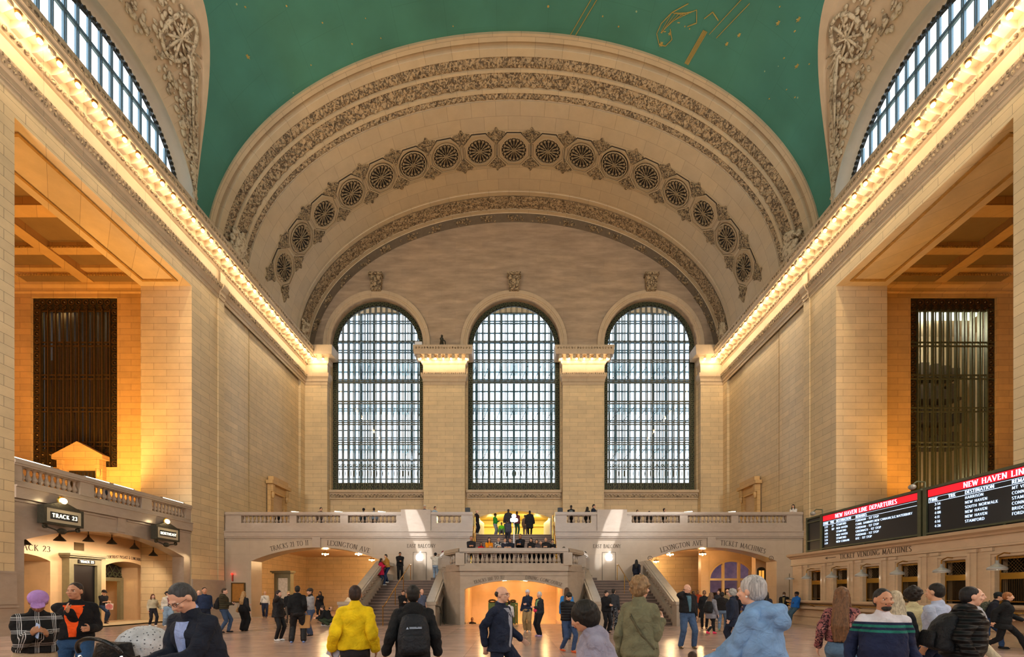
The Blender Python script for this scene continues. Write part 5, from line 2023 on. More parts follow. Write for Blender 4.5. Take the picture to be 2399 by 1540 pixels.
# ---- pedimented doorcases on the upper level
def stone_door(root, w2, h, gable):
    m = MB()
    m.box(-w2, -w2 + .4, -.25, 0, 0, h - 1.1); m.box(w2 - .4, w2, -.25, 0, 0, h - 1.1)
    m.box(-w2, w2, -.25, 0, h - 1.3, h - .7)
    m.box(-w2 - .22, w2 + .22, -.5, 0, h - .7, h - .45)
    if gable:
        m.prism([(-w2 - .22, h - .45), (w2 + .22, h - .45), (0, h + .35)], -.5, 0)
    else:
        m.box(-w2 + .1, w2 - .1, -.4, 0, h - .45, h - .1)
    for s2 in (-1, 1):
        m.box(s2 * (w2 - .32), s2 * (w2 - .02), -.42, -.2, h - 1.25, h - .72)
        m.ball((s2 * (w2 - .18), -.33, h - 1.45), (.13, .12, .3), 8, 6)
    m.build('casing', 'alcove_stone', root)
    m = MB(); m.box(-w2 + .4, w2 - .4, -.06, .0, 0, h - 1.3); m.build('door_leaf', 'dark_interior' if gable else 'warm_marble', root)
    if gable:
        m = MB()
        for i in range(8): m.box(-w2 + .45 + i * (2 * w2 - .9) / 7 - .025, -w2 + .45 + i * (2 * w2 - .9) / 7 + .025, -.12, -.06, 0, h - 1.4)
        m.build('grille', 'bronze', root)


r_ = empty('doorway', (-26.05, 27.28, FLB), label='pedimented stone doorcase in front of the left balcony window', cat='doorway'); stone_door(r_, 1.3, 4.75, True)
r_ = empty('doorway', (-18.38, 34.7, FLB), rz=pi / 2, label='stone doorcase with brackets on the left wall of the end balcony', cat='doorway'); stone_door(r_, 1.2, 4.9, False)
r_ = empty('doorway', (18.38, 34.7, FLB), rz=-pi / 2, label='stone doorcase with brackets on the right wall of the end balcony', cat='doorway'); stone_door(r_, 1.2, 4.9, False)

# ---- ticket office on the right
TX = 14.45
T0, T1 = 6.0, 23.3
tc = [21.55 - 1.7 * k for k in range(9)]
mb = MB()
hs = [[(c - .42, 1.2), (c - .42, 2.62), (c + .42, 2.62), (c + .42, 1.2)] for c in tc]
wall2d(mb, [(T0, 0), (T1, 0), (T1, 3.45), (T0, 3.45)], hs, mpY(1), TX, TX + .35)
mb.box(TX + .35, 18.2, T1 - .3, T1, 0, 3.45); mb.box(TX + .02, 18.2, T0, T1 - .02, 3.45, 3.5)
TK = struct(mb.build('wall_ticket_office', 'ticket_marble'))
m = MB()
TPR = [(0, 2.92), (.06, 2.95), (.06, 3.0), (.02, 3.02), (.02, 3.02), (.02, 3.28), (.10, 3.30), (.14, 3.36), (.26, 3.42), (.28, 3.52), (0, 3.55)]
extrude_profile(m, TPR, T0, T1 + .1, lambda p, z, t: (TX - p, t, z))
extrude_profile(m, TPR, TX - .0, 18.2, lambda p, z, t: (t, T1 + p, z))
for k, c in enumerate(tc + [tc[-1] - 1.7]):
    for dy in (.62, 1.08):
        m.box(TX - .05, TX, c + dy - .13, c + dy + .13, 1.2, 2.9)
        m.box(TX - .08, TX, c + dy - .16, c + dy + .16, 2.82, 2.92)
    # stepped surround
    for a, dp in ((.50, .05), (.58, .09)):
        m.box(TX - dp, TX, c - a, c - a + .08, 1.2, 2.72 + (a - .5)); m.box(TX - dp, TX, c + a - .08, c + a, 1.2, 2.72 + (a - .5)); m.box(TX - dp, TX, c - a, c + a, 2.64 + (a - .5), 2.72 + (a - .5))
m.build('pilasters_and_cornice', 'ticket_marble', TK)
m = MB()
m.box(TX - .32, TX, T0, T1 + .05, 1.12, 1.2); m.box(TX - .28, TX, T0, T1, 1.08, 1.12)
m.box(TX - .22, TX, T0, T1 + .03, .78, .9)
m.box(TX - .10, TX, T0, T1, .0, .35); m.box(TX - .2, TX, T0, T1, 0, .14)
m.box(TX - .05, TX, T0, T1, .4, .44)
m.build('counter_ledge', 'ticket_marble', TK)
m = MB(); m.tube((TX - .3, T0, .98), (TX - .3, T1, .98), .022, n=8)
for k in range(12): m.tube((TX, 22.9 - 1.45 * k, .86), (TX - .3, 22.9 - 1.45 * k, .98), .02, n=6); m.ball((TX - .3, 22.9 - 1.45 * k, .98), .035, 8, 6)
m.build('foot_rail', 'brass', TK)
m = MB(); m.box(TX + 1.0, TX + 1.1, T0, T1, 0, 3.4); m.build('office_back_wall', plain('office_dark', '2c2018', .7), TK)
for k, c in enumerate(tc):
    root = empty('ticket_window', (TX + .12, c, 1.2), label='brass grilled ticket window in the marble ticket office, %s from the far end' % ORD[k], cat='ticket window', group='ticket windows on the right')
    m = MB()
    m.box(-.02, .03, -.42, -.37, 0, 1.42); m.box(-.02, .03, .37, .42, 0, 1.42); m.box(-.02, .03, -.42, .42, 1.36, 1.42); m.box(-.02, .03, -.42, .42, .92, .95); m.box(-.02, .03, -.42, .42, .08, .11)
    m.build('brass_frame', 'brass', root)
    m = MB(); m.box(-.03, .02, -.37, .37, .76, .92); m.build('name_board', plain('gold_board', '9c7322', .35, .6), root)
    m = MB()
    for i in range(16): m.tube((0, -.35 + .7 * i / 15, .1), (0, -.35 + .7 * i / 15, .76), .008, n=4)
    for i in range(-4, 10):
        y0 = -.37 + i * .09
        for s2 in (-1, 1):
            a0 = (0, s2 * y0, .95); a1 = (0, s2 * (y0 + .36), 1.36)
            if abs(a0[1]) <= .38 and abs(a1[1]) <= .38: m.tube(a0, a1, .006, n=4)
    m.build('grille', 'bronze', root)
    m = MB(); m.box(-.03, 0, -.3, .3, 1.42, 1.5); m.ball((-.02, 0, 1.52), (.05, .14, .09), 8, 6); m.build('crest', 'brass', root)
    # lamp in front of it
    root = empty('counter_lamp', (TX - .42, c, 2.28), label='small bell shaped metal lamp hung before the ticket window, %s from the far end' % ORD[k], cat='lamp', group='lamps over the ticket counter')
    m = MB(); m.lathe([(.03, .22), (.035, .14), (.08, .1), (.19, .03), (.22, 0), (.22, -.06), (.2, -.06), (.18, 0)], n=18); m.build('shade', plain('shade_grey', 'a9a8a4', .35, .3), root, smooth=True)
    m = MB(); m.path([(0, 0, .2), (0, 0, .34), (.2, 0, .44), (.42, 0, .42)], .018, 6); m.build('bracket', 'brass', root)
    m = MB(); m.ball((0, 0, -.02), .035, 8, 6); m.build('bulb', 'tube_white', root)
    lamp_light((0, 0, -.12), 2.0, (1, .85, .65), parent=root, r=.04)
# pole lamp at the far corner
root = empty('pole_lamp', (TX - .35, 23.0, 1.2), label='slender pole with a flat lamp head at the far corner of the ticket counter', cat='lamp')
m = MB(); m.tube((0, 0, 0), (0, 0, 1.35), .015, n=6); m.lathe([(.1, 0), (.1, .03)], n=12); m.build('pole', 'bronze', root)
m = MB(); m.lathe([(.05, 1.16), (.2, 1.1), (.2, 1.04), (.16, 1.04)], n=16); m.build('head', 'shade_grey', root)

# lettering on the ticket office
m = MB()
letters(m, 'TICKET VENDING MACHINES', .2, lambda u, v: ((TX - .03, 19.9 - u, 3.06 + v), (TX - .018, 19.9 - u, 3.06 + v)), align='l')
m.box(TX - .03, TX - .018, 20.15, 20.75, 3.15, 3.17)
m.prism([(20.85, 3.16), (20.7, 3.22), (20.7, 3.10)], TX - .03, TX - .018, lambda u, v, t: (t, u, v))
m.build('carved_lettering', 'letter_dark', TK)

# ---- departure boards
BX = 14.95


def board(y1, y0, title, title_u, head, rows, label, names):
    """y1 far edge, y0 near edge; u runs from the far edge toward the camera"""
    root = empty('departure_board', (BX, (y0 + y1) / 2, 3.55), label=label, cat='departure board', group='departure boards over the ticket office')
    w2 = (y1 - y0) / 2
    zt = 5.27 - 3.55; zb = .17

    def T(mbx, s, h, u, z, **k):
        letters(mbx, s, h, lambda a, b: ((-.052, w2 - u - a, z + b), (-.04, w2 - u - a, z + b)), align='l', **k)
    m = MB(); m.box(-.03, .25, -w2, w2, zb, zt); m.build('black_panel', 'screen_black', root)
    m = MB(); m.box(-.045, -.03, -w2 + .02, w2 - .02, zt - .27, zt - .02); m.build('red_header', 'screen_red', root)
    m = MB(); T(m, title, .17, title_u, zt - .235, thick=.2, thin=.08); m.build('header_lettering', 'screen_text', root)
    m = MB()
    for s_, u in head: T(m, s_, .105, u, zt - .45, thick=.2, thin=.08)
    m.box(-.05, -.04, -w2 + .05, w2 - .05, zt - .49, zt - .48); m.box(-.05, -.04, -w2 + .05, w2 - .05, zt - .325, zt - .315)
    m.box(-.05, -.04, w2 - .06, w2 - .05, zt - .49, zt - .315)
    for ri, row in enumerate(rows):
        for s_, u in zip(row, names):
            if s_: T(m, s_, .088, u, zt - .62 - ri * .155, thick=.11, thin=.09, serif=False, track=.16)
    m.build('timetable_lettering', 'screen_text', root)
    m = MB()
    for yy in (-w2 - .08, w2 + .08, 0):
        if yy == 0: m.box(-.06, .02, -.04, .04, 0, zb); continue
        m.box(-.08, .3, yy - .07, yy + .07, 0, zt + .1)
    m.box(-.08, .3, -w2 - .1, w2 + .1, zt, zt + .09); m.box(-.08, .3, -w2 - .1, w2 + .1, zb - .06, zb); m.box(-.08, .3, -w2 - .1, w2 + .1, 0, .05)
    m.build('steel_frame', 'green_bronze', root)
    m = MB(); m.box(-.02, .1, -w2, w2, .02, zb); m.build('louvre', 'black_metal', root)
    return root


board(21.7, 16.58, 'NEW HAVEN LINE DEPARTURES', .85, [('TIME', .08), ('TRK', .52), ('DESTINATION', .92), ('REMARKS', 2.1)],
      [('2:37', '27', 'STAMFORD', 'FORDHAM - 1ST STOP'), ('3:05', '107', 'NEW HAVEN', 'CONN. DANBURY,NEW CANAAN,SLE,WATERBURY'), ('3:05', '', 'STAMFORD', 'FORDHAM - 1ST STOP'),
       ('3:23', '', 'NEW HAVEN', 'GREENWICH - 1ST STOP'), ('3:34', '', 'STAMFORD', 'FORDHAM - 1ST STOP'), ('3:39', '', 'NEW CANAAN', 'RYE - 1ST STOP')],
      'left departure board with red header and six rows of trains over the ticket office', (.14, .62, .92, 2.1))
board(16.2, 11.1, 'NEW HAVEN LINE DEPARTURES', 1.3, [('TIME', .08), ('TRK', .78), ('DESTINATION', 1.35), ('REMARKS', 2.75)],
      [('3:56', '', 'HARRISON', 'MT VERNON EAST'), ('4:01', '', 'NEW HAVEN', 'CONNECTION TO WATERBURY'), ('4:08', '', 'SOUTH NORWALK', 'STAMFORD - 1ST STOP'),
       ('4:11', '', 'NEW HAVEN', 'CONNECTION TO NEW CANAAN'), ('4:16', '', 'NEW HAVEN', 'BRIDGEPORT - 1ST STOP'), ('4:26', '', 'STAMFORD', 'FORDHAM - 1ST STOP')],
      'right departure board, cut by the picture edge, over the ticket office', (.28, .78, 1.35, 2.75))
# blank end frame
root = empty('board_frame', (BX, 22.3, 3.55), label='blank green steel frame with dark panel beyond the left departure board', cat='frame')
m = MB(); m.box(0, .2, -.5, .5, .1, 1.7); m.build('dark_panel', 'screen_black', root)
m = MB()
for yy in (-.5, .58): m.box(-.06, .3, yy - .05, yy + .05, 0, 1.82)
for z in (.12, .62, 1.55): m.box(-.06, .2, -.5, .6, z - .03, z + .03)
m.box(-.06, .3, -.5, .62, 1.72, 1.8)
m.build('steel_frame', 'green_bronze', root)
for k, y in enumerate((16.4, 21.85)):
    root = empty('security_camera', (BX - .1, y, 5.42), label='small dome camera on a bracket above the departure boards, %s' % ('between the two boards' if k == 0 else 'at the far end'), cat='camera')
    m = MB(); m.path([(.15, 0, -.02), (.15, 0, .18), (-.15, 0, .2), (-.3, 0, .08)], .025, 6); m.build('bracket', 'green_bronze', root)
    m = MB(); m.ball((-.32, 0, -.0), (.12, .12, .1), 12, 8); m.build('dome', plain('camera_grey', '8a867c', .4), root)

# ---- carved lettering on the balcony fronts
def arc_text(mbx, s, h, xc, zc_of, y, start, end=None, tw=1.0):
    """letters follow the arch: zc_of(x) gives base height; start = x of first letter"""
    W = text_width(s, h)
    sc = ((end - start) / W) if end else 1.0

    def mp(u, v):
        x = start + u * sc
        z = zc_of(x)
        sl = (zc_of(x + .01) - z) / .01
        l = sqrt(1 + sl * sl)
        return ((x - v * sl / l, y, z + v / l), (x - v * sl / l, y + .012, z + v / l))
    letters(mbx, s, h, mp, align='l')


def archz(u0, u1, zs, zc, off):
    c = (u0 + u1) / 2; a = (u1 - u0) / 2; h = zc - zs
    R = (a * a + h * h) / (2 * h)
    return lambda x: zc - R + sqrt(max(0, (R + off) ** 2 - (x - c) ** 2))


m = MB()
f = archz(-16.6, -8.3, 3.57, 4.43, .16)
arc_text(m, 'TRACKS 21 TO 11', .30, 0, f, 28.385, -15.35, -12.98)
arc_text(m, 'LEXINGTON AVE', .30, 0, f, 28.385, -11.8, -9.15)
f = archz(8.3, 16.6, 3.57, 4.43, .16)
arc_text(m, 'LEXINGTON AVE', .30, 0, f, 28.385, 9.3, 11.9)
arc_text(m, 'TICKET MACHINES', .30, 0, f, 28.385, 13.05, 15.85)
arc_text(m, 'EAST BALCONY', .22, 0, lambda x: 4.42, 28.385, -6.75, -4.95)
arc_text(m, 'EAST BALCONY', .22, 0, lambda x: 4.40, 28.385, 5.0, 6.75)
for x in (8.6, 16.25):
    m.lathe([(.12, 0), (.15, 0), (.15, .012), (.12, .012)], n=20, ax=lambda a, b, c_: (x + a, 28.395 - c_, 3.75 + b))
    m.tube((x, 28.385, 3.82), (x, 28.385, 3.72), .012, n=4); m.tube((x, 28.385, 3.72), (x + .05, 28.385, 3.67), .012, n=4); m.tube((x, 28.385, 3.74), (x - .05, 28.385, 3.67), .012, n=4)
m.build('carved_lettering', 'letter_dark', EB)
m = MB()
f = archz(-18.2, -13.4, 2.83, 3.3, .3)
arc_text(m, '42ND STREET PASSAGE', .30, 0, f, 44.985, -17.9, -13.8)
f = archz(12.2, 17.4, 2.83, 3.3, .3)
arc_text(m, 'SUBWAY 4567S', .30, 0, f, 44.985, 14.4, 18.0)
m.build('carved_lettering', 'letter_dark', PW)
m = MB()
f = archz(-2.4, 2.4, 1.74, 2.17, .09)
arc_text(m, 'TRACKS 100 TO 117', .16, 0, f, FY - .012, -1.93, -.46)
arc_text(m, 'DINING CONCOURSE', .16, 0, f, FY - .012, .56, 2.32)
m.v = [W2L(v) for v in m.v]
m.build('carved_lettering', 'letter_dark', sroot)
m = MB()
letters(m, 'TRACK 23', .26, lambda u, v: ((-21.185, 19.75 + u, 3.42 + v), (-21.2, 19.75 + u, 3.42 + v)))
letters(m, 'NORTHEAST PASSAGE & CONCOURSE', .15, lambda u, v: ((-21.185, 24.5 + u * .62, 3.42 + v - .02 * u * u * 1.2), (-21.2, 24.5 + u * .62, 3.42 + v - .02 * u * u * 1.2)))
m.build('carved_lettering', 'letter_dark', VS)

# ---- small things on the upper level
for x, nm in ((-2.62 - .35, 'left'), (2.62 + .35, 'right')):
    m = MB(); m.box(-.16, .16, -.12, .12, 0, .36); m.box(-.05, .05, -.05, .05, .36, .38)
    tag(m.build('loudspeaker', 'black_plastic', loc=(x, 28.95, 6.68 if 0 else 6.67)), 'small black loudspeaker box on the end balcony rail %s of the middle flight' % nm, 'loudspeaker')
m = MB(); m.box(-.3, .3, -.15, .15, 0, .55)
tag(m.build('equipment_box', 'white_panel', loc=(-8.3, 39.2, 22.86)), 'small white box on the left window pier capital', 'box')
m = MB(); m.lathe([(.16, 0), (.12, .1), (.2, .35), (.13, .7), (.17, .9), (.08, 1.0)], n=10); m.ball((.02, 0, 1.12), .1, 8, 6); m.path([(.1, 0, .8), (.3, 0, .65), (.32, 0, .3), (.2, 0, .1)], .05, 6)
tag(m.build('eagle_figure', 'dark_bronze', loc=(-6.3, 39.2, 22.86)), 'small dark bronze figure on the left window pier capital', 'figure')
for s2, nm in ((-1, 'left'), (1, 'right')):
    m = MB(); m.add([(s2 * 3.15, 39.2, 6.0), (s2 * 2.75, 41.5, 6.2), (s2 * 2.75, 41.5, 8.0), (s2 * 3.15, 39.2, 8.1), (s2 * 3.2, 39.2, 6.0), (s2 * 2.8, 41.5, 6.2), (s2 * 2.8, 41.5, 8.0), (s2 * 3.2, 39.2, 8.1)],
                    [(0, 1, 2, 3), (7, 6, 5, 4), (0, 4, 5, 1), (1, 5, 6, 2), (2, 6, 7, 3), (3, 7, 4, 0)])
    m.box(s2 * 3.1, s2 * 3.2, 39.25, 39.35, FLB, 6.1); m.box(s2 * 2.72, s2 * 2.8, 41.4, 41.5, FLB, 6.3)
    tag(m.build('poster_stand', 'white_panel'), 'white slanted poster panel at the %s side of the yellow archway' % nm, 'poster')
# garland sculpture and planter in the lower archway
root = empty('planter', (-.55, 22.9, 0), label='green hedge planter with bronze rings standing inside the lower archway', cat='planter')
m = MB(); m.box(-.75, .75, -.12, .12, .0, 1.05); m.build('hedge_panel', plain('hedge_green', '5c6a38', .8, var=.4, scale=30, bump=1, bscale=40), root)
m = MB()
for x, r in ((-.55, .18), (.05, .26), (.5, .14)):
    for i in range(14):
        a0, a1 = 2 * pi * i / 14, 2 * pi * (i + 1) / 14
        m.tube((x + r * cos(a0), 0, 1.12 + r * .4 * sin(a0)), (x + r * cos(a1), 0, 1.12 + r * .4 * sin(a1)), .05, n=6)
m.build('rings', 'bronze', root)
root = empty('barrier_post', (.1, 22.2, 0), label='slim brass barrier post at the head of the descending stair', cat='post')
m = MB(); m.lathe([(.1, 0), (.1, .03), (.02, .06), (.02, .92)], n=10); m.ball((0, 0, .95), .035, 8, 6); m.build('post', 'brass', root)
# spots added out of view to throw the slanting beams on the balcony front
for s2 in (-1, 1):
    l = light('added_beam_spot', 'SPOT', (s2 * 16.6, 14.0, 22.9), 60000, (.90, .95, 1), spot_size=radians(6.5), spot_blend=.3, shadow_soft_size=.05)
    aim(l, (s2 * 6.0, 28.4, 5.3))
    l.scale = (.36, 1, 1)
    l.rotation_euler.rotate_axis('Z', -s2 * .4)
# ================================================================== PEOPLE
from mathutils import noise as mnoise


def cloth(col, pattern=None, rough=.85, c2=None, c3=None, scale=1.0):
    key = 'cloth_%s_%s_%s_%s' % (col, pattern, c2, scale)
    if key in MATS: return MATS[key]
    m, N, L, p = nt(key, rough, 0, .25)
    p.inputs['Base Color'].default_value = srgb(col)
    tc = N.new('ShaderNodeTexCoord')
    no = N.new('ShaderNodeTexNoise'); no.inputs['Scale'].default_value = 9; no.inputs['Detail'].default_value = 5
    L.new(tc.outputs['Object'], no.inputs['Vector'])
    src = None
    if pattern == 'plaid':
        sx = N.new('ShaderNodeSeparateXYZ'); L.new(tc.outputs['Object'], sx.inputs[0])
        lines = []
        for ax, fr in ((0, 7.5), (2, 7.0)):
            for w_, ph in ((.045, 0.0), (.03, .10), (.03, .2)):
                a = N.new('ShaderNodeMath'); a.operation = 'MULTIPLY_ADD'; a.inputs[1].default_value = fr; a.inputs[2].default_value = ph
                L.new(sx.outputs[ax], a.inputs[0])
                fr_ = N.new('ShaderNodeMath'); fr_.operation = 'FRACT'; L.new(a.outputs[0], fr_.inputs[0])
                lt = N.new('ShaderNodeMath'); lt.operation = 'LESS_THAN'; lt.inputs[1].default_value = w_; L.new(fr_.outputs[0], lt.inputs[0])
                lines.append(lt)
        acc = lines[0]
        for q in lines[1:]:
            ad = N.new('ShaderNodeMath'); ad.operation = 'MAXIMUM'; L.new(acc.outputs[0], ad.inputs[0]); L.new(q.outputs[0], ad.inputs[1]); acc = ad
        mx = N.new('ShaderNodeMix'); mx.data_type = 'RGBA'; L.new(acc.outputs[0], mx.inputs['Factor']); mx.inputs[6].default_value = srgb(col); mx.inputs[7].default_value = srgb(c2)
        src = mx.outputs[2]
    elif pattern == 'bands':      # c2 = list of (z_threshold, colour) from the top down, object z
        sx = N.new('ShaderNodeSeparateXYZ'); L.new(tc.outputs['Object'], sx.inputs[0])
        mr = N.new('ShaderNodeMapRange'); mr.inputs['From Min'].default_value = .8; mr.inputs['From Max'].default_value = 1.6
        L.new(sx.outputs[2], mr.inputs['Value'])
        r = N.new('ShaderNodeValToRGB'); r.color_ramp.interpolation = 'CONSTANT'
        el = r.color_ramp.elements
        el[0].position = 0; el[0].color = srgb(col)
        el[1].position = (c2[0][0] - .8) / .8; el[1].color = srgb(c2[0][1])
        for z, cc in c2[1:]:
            e = el.new((z - .8) / .8); e.color = srgb(cc)
        L.new(mr.outputs[0], r.inputs[0]); src = r.outputs[0]
    elif pattern in ('blotch', 'speckle'):
        n2 = N.new('ShaderNodeTexVoronoi' if pattern == 'speckle' else 'ShaderNodeTexNoise'); n2.inputs['Scale'].default_value = 26 * scale
        L.new(tc.outputs['Object'], n2.inputs['Vector'])
        r = N.new('ShaderNodeValToRGB'); r.color_ramp.interpolation = 'CONSTANT'
        el = r.color_ramp.elements
        el[0].color = srgb(col if pattern == 'blotch' else c2); el[1].position = .5 if pattern == 'blotch' else .22; el[1].color = srgb(c2 if pattern == 'blotch' else col)
        if c3: e = el.new(.58); e.color = srgb(c3)
        L.new(n2.outputs['Fac'] if pattern == 'blotch' else n2.outputs['Distance'], r.inputs[0]); src = r.outputs[0]
    elif pattern == 'quilt':
        pass
    hs = N.new('ShaderNodeHueSaturation'); hs.inputs['Color'].default_value = srgb(col)
    mr = N.new('ShaderNodeMapRange'); mr.inputs['From Min'].default_value = .3; mr.inputs['From Max'].default_value = .7; mr.inputs['To Min'].default_value = .82; mr.inputs['To Max'].default_value = 1.2
    L.new(no.outputs['Fac'], mr.inputs['Value']); L.new(mr.outputs[0], hs.inputs['Value'])
    if src is not None: L.new(src, hs.inputs['Color'])
    L.new(hs.outputs[0], p.inputs['Base Color'])
    n3 = N.new('ShaderNodeTexNoise'); n3.inputs['Scale'].default_value = 14; n3.inputs['Detail'].default_value = 6; n3.inputs['Distortion'].default_value = 1.2
    L.new(tc.outputs['Object'], n3.inputs['Vector'])
    bp = N.new('ShaderNodeBump'); bp.inputs['Strength'].default_value = .8; bp.inputs['Distance'].default_value = .03
    if pattern == 'quilt':
        wv = N.new('ShaderNodeTexWave'); wv.bands_direction = 'Z'; wv.inputs['Scale'].default_value = 4.5; wv.inputs['Distortion'].default_value = .6
        L.new(tc.outputs['Object'], wv.inputs['Vector']); L.new(wv.outputs['Fac'], bp.inputs['Height']); bp.inputs['Strength'].default_value = .9
    else:
        L.new(n3.outputs['Fac'], bp.inputs['Height'])
    L.new(bp.outputs[0], p.inputs['Normal'])
    return m


def hairmat(col):
    key = 'hair_' + col
    if key in MATS: return MATS[key]
    m, N, L, p = nt(key, .6, 0, .35)
    tc = N.new('ShaderNodeTexCoord')
    mp = N.new('ShaderNodeMapping'); mp.inputs['Scale'].default_value = (60, 60, 7)
    no = N.new('ShaderNodeTexNoise'); no.inputs['Scale'].default_value = 1.0; no.inputs['Detail'].default_value = 4; no.inputs['Distortion'].default_value = 1.0
    L.new(tc.outputs['Object'], mp.inputs[0]); L.new(mp.outputs[0], no.inputs['Vector'])
    c = srgb(col)
    r = N.new('ShaderNodeValToRGB'); r.color_ramp.elements[0].position = .35; r.color_ramp.elements[1].position = .68
    r.color_ramp.elements[0].color = tuple(x * .6 for x in c[:3]) + (1,); r.color_ramp.elements[1].color = tuple(min(1, x * 1.35) for x in c[:3]) + (1,)
    L.new(no.outputs['Fac'], r.inputs[0]); L.new(r.outputs[0], p.inputs['Base Color'])
    bp = N.new('ShaderNodeBump'); bp.inputs['Strength'].default_value = .7; bp.inputs['Distance'].default_value = .01
    L.new(no.outputs['Fac'], bp.inputs['Height']); L.new(bp.outputs[0], p.inputs['Normal'])
    return m


SKIN = {'a': 'c99a7c', 'b': 'b98567', 'c': '9a6a4a', 'd': '5d3d2b', 'p': 'd3a48c'}


def skinmat(k):
    return plain('skin_' + k, SKIN[k], .55, var=.05, scale=20)


TMP = bpy.data.scenes.new('workbench')


class PB:
    """closed shapes that are fused into one skin by a voxel remesh"""

    def __init__(s):
        s.mb = MB()

    def cap(s, p0, p1, r0, r1, n=12):
        p0 = Vector(p0); p1 = Vector(p1)
        s.mb.tube(p0, p1, r0, r1, n)
        s.mb.ball(p0, r0, 12, 8); s.mb.ball(p1, r1, 12, 8)
        return s

    def ell(s, c, r, M=None):
        s.mb.ball(c, r, 16, 10, M=M)
        return s

    def loft(s, secs, n=20):
        """secs: [(centre, ax(Vector lateral), ay(Vector fore), rx, ry)]"""
        vs = []; fs = []
        for c, ax, ay, rx, ry in secs:
            for i in range(n):
                a = 2 * pi * i / n
                ca, sa = cos(a), sin(a)
                ca = math.copysign(abs(ca) ** .85, ca); sa = math.copysign(abs(sa) ** .85, sa)
                vs.append(tuple(c + ax * (rx * ca) + ay * (ry * sa)))
        for k in range(len(secs) - 1):
            for i in range(n):
                j = (i + 1) % n
                fs.append((k * n + i, k * n + j, (k + 1) * n + j, (k + 1) * n + i))
        fs.append(tuple(range(n - 1, -1, -1))); fs.append(tuple(range((len(secs) - 1) * n, len(secs) * n)))
        s.mb.add(vs, fs)
        return s

    def build(s, name, mat, parent, vox, smooth=3, wrinkle=0.0, wscale=9.0, seed=0.0):
        me = bpy.data.meshes.new(name)
        me.from_pydata(s.mb.v, [], s.mb.f)
        o = bpy.data.objects.new(name, me)
        TMP.collection.objects.link(o)
        md = o.modifiers.new('r', 'REMESH'); md.mode = 'VOXEL'; md.voxel_size = vox; md.use_smooth_shade = True
        if smooth:
            sm = o.modifiers.new('s', 'SMOOTH'); sm.factor = .6; sm.iterations = smooth
        TMP.view_layers[0].update()
        dg = TMP.view_layers[0].depsgraph
        m2 = bpy.data.meshes.new_from_object(o.evaluated_get(dg))
        bpy.data.objects.remove(o); bpy.data.meshes.remove(me)
        m2.name = name
        if wrinkle:
            n = len(m2.vertices)
            co = np.empty(n * 3, dtype=np.float32); m2.vertices.foreach_get('co', co)
            no = np.empty(n * 3, dtype=np.float32); m2.vertices.foreach_get('normal', no)
            co = co.reshape(-1, 3); no = no.reshape(-1, 3)
            X, Y, Z = co[:, 0] * wscale + seed, co[:, 1] * wscale + seed * 1.7, co[:, 2] * wscale
            d = np.sin(X * 1.3 + 2.1 * np.sin(Z * .9 + Y)) * np.sin(Z * 1.7 + 1.3 * np.sin(Y * 1.2 + X * .7)) + .5 * np.sin(2.3 * Z + 3.1 * X + np.sin(2 * Y)) + .35 * np.sin(4.1 * Z - 2.7 * Y + 1.5 * X)
            co = co + no * (d * wrinkle)[:, None]
            m2.vertices.foreach_set('co', co.astype(np.float32).ravel())
        m2.materials.clear()
        m2.materials.append(mat if not isinstance(mat, str) else MATS[mat])
        m2.polygons.foreach_set('use_smooth', [True] * len(m2.polygons))
        o = bpy.data.objects.new(name, m2)
        COL.objects.link(o)
        o.parent = parent
        return o


def ik(p, t, l1, l2, pole):
    p = Vector(p); t = Vector(t)
    d = t - p
    L_ = min(d.length, (l1 + l2) * .999)
    if d.length < 1e-5: d = Vector((0, 0, -1))
    u = d.normalized()
    t = p + u * L_
    a = (l1 * l1 - l2 * l2 + L_ * L_) / (2 * L_)
    h = sqrt(max(0, l1 * l1 - a * a))
    pole = Vector(pole); pole = pole - u * pole.dot(u)
    pole = pole.normalized() if pole.length > 1e-4 else Vector((0, 1, 0))
    return p + u * a + pole * h, t


ARMS = {'hang': (.06, .03, -.50), 'swingf': (.03, .28, -.40), 'swingb': (.05, -.24, -.44), 'phone': (-.11, .27, -.25), 'chest': (-.10, .24, -.13), 'ear': (-.03, .07, .12),
        'rail': (-.06, .34, -.22), 'pocket': (.05, .03, -.38), 'fold': (-.20, .20, -.22), 'up': (.03, .28, .16), 'out': (.25, .2, -.3), 'point': (-.02, .45, .0)}
LEGS = {'stand': ((.09, .02, 0), (.09, -.01, 0)), 'wide': ((.17, .03, 0), (.17, -.02, 0)), 'stride': ((.06, .30, 0), (.06, -.34, .05)), 'strideR': ((.06, -.34, .05), (.06, .30, 0)),
        'step': ((.07, .16, 0), (.07, -.18, .02)), 'stepR': ((.07, -.18, .02), (.07, .16, 0))}
PEOPLE = []


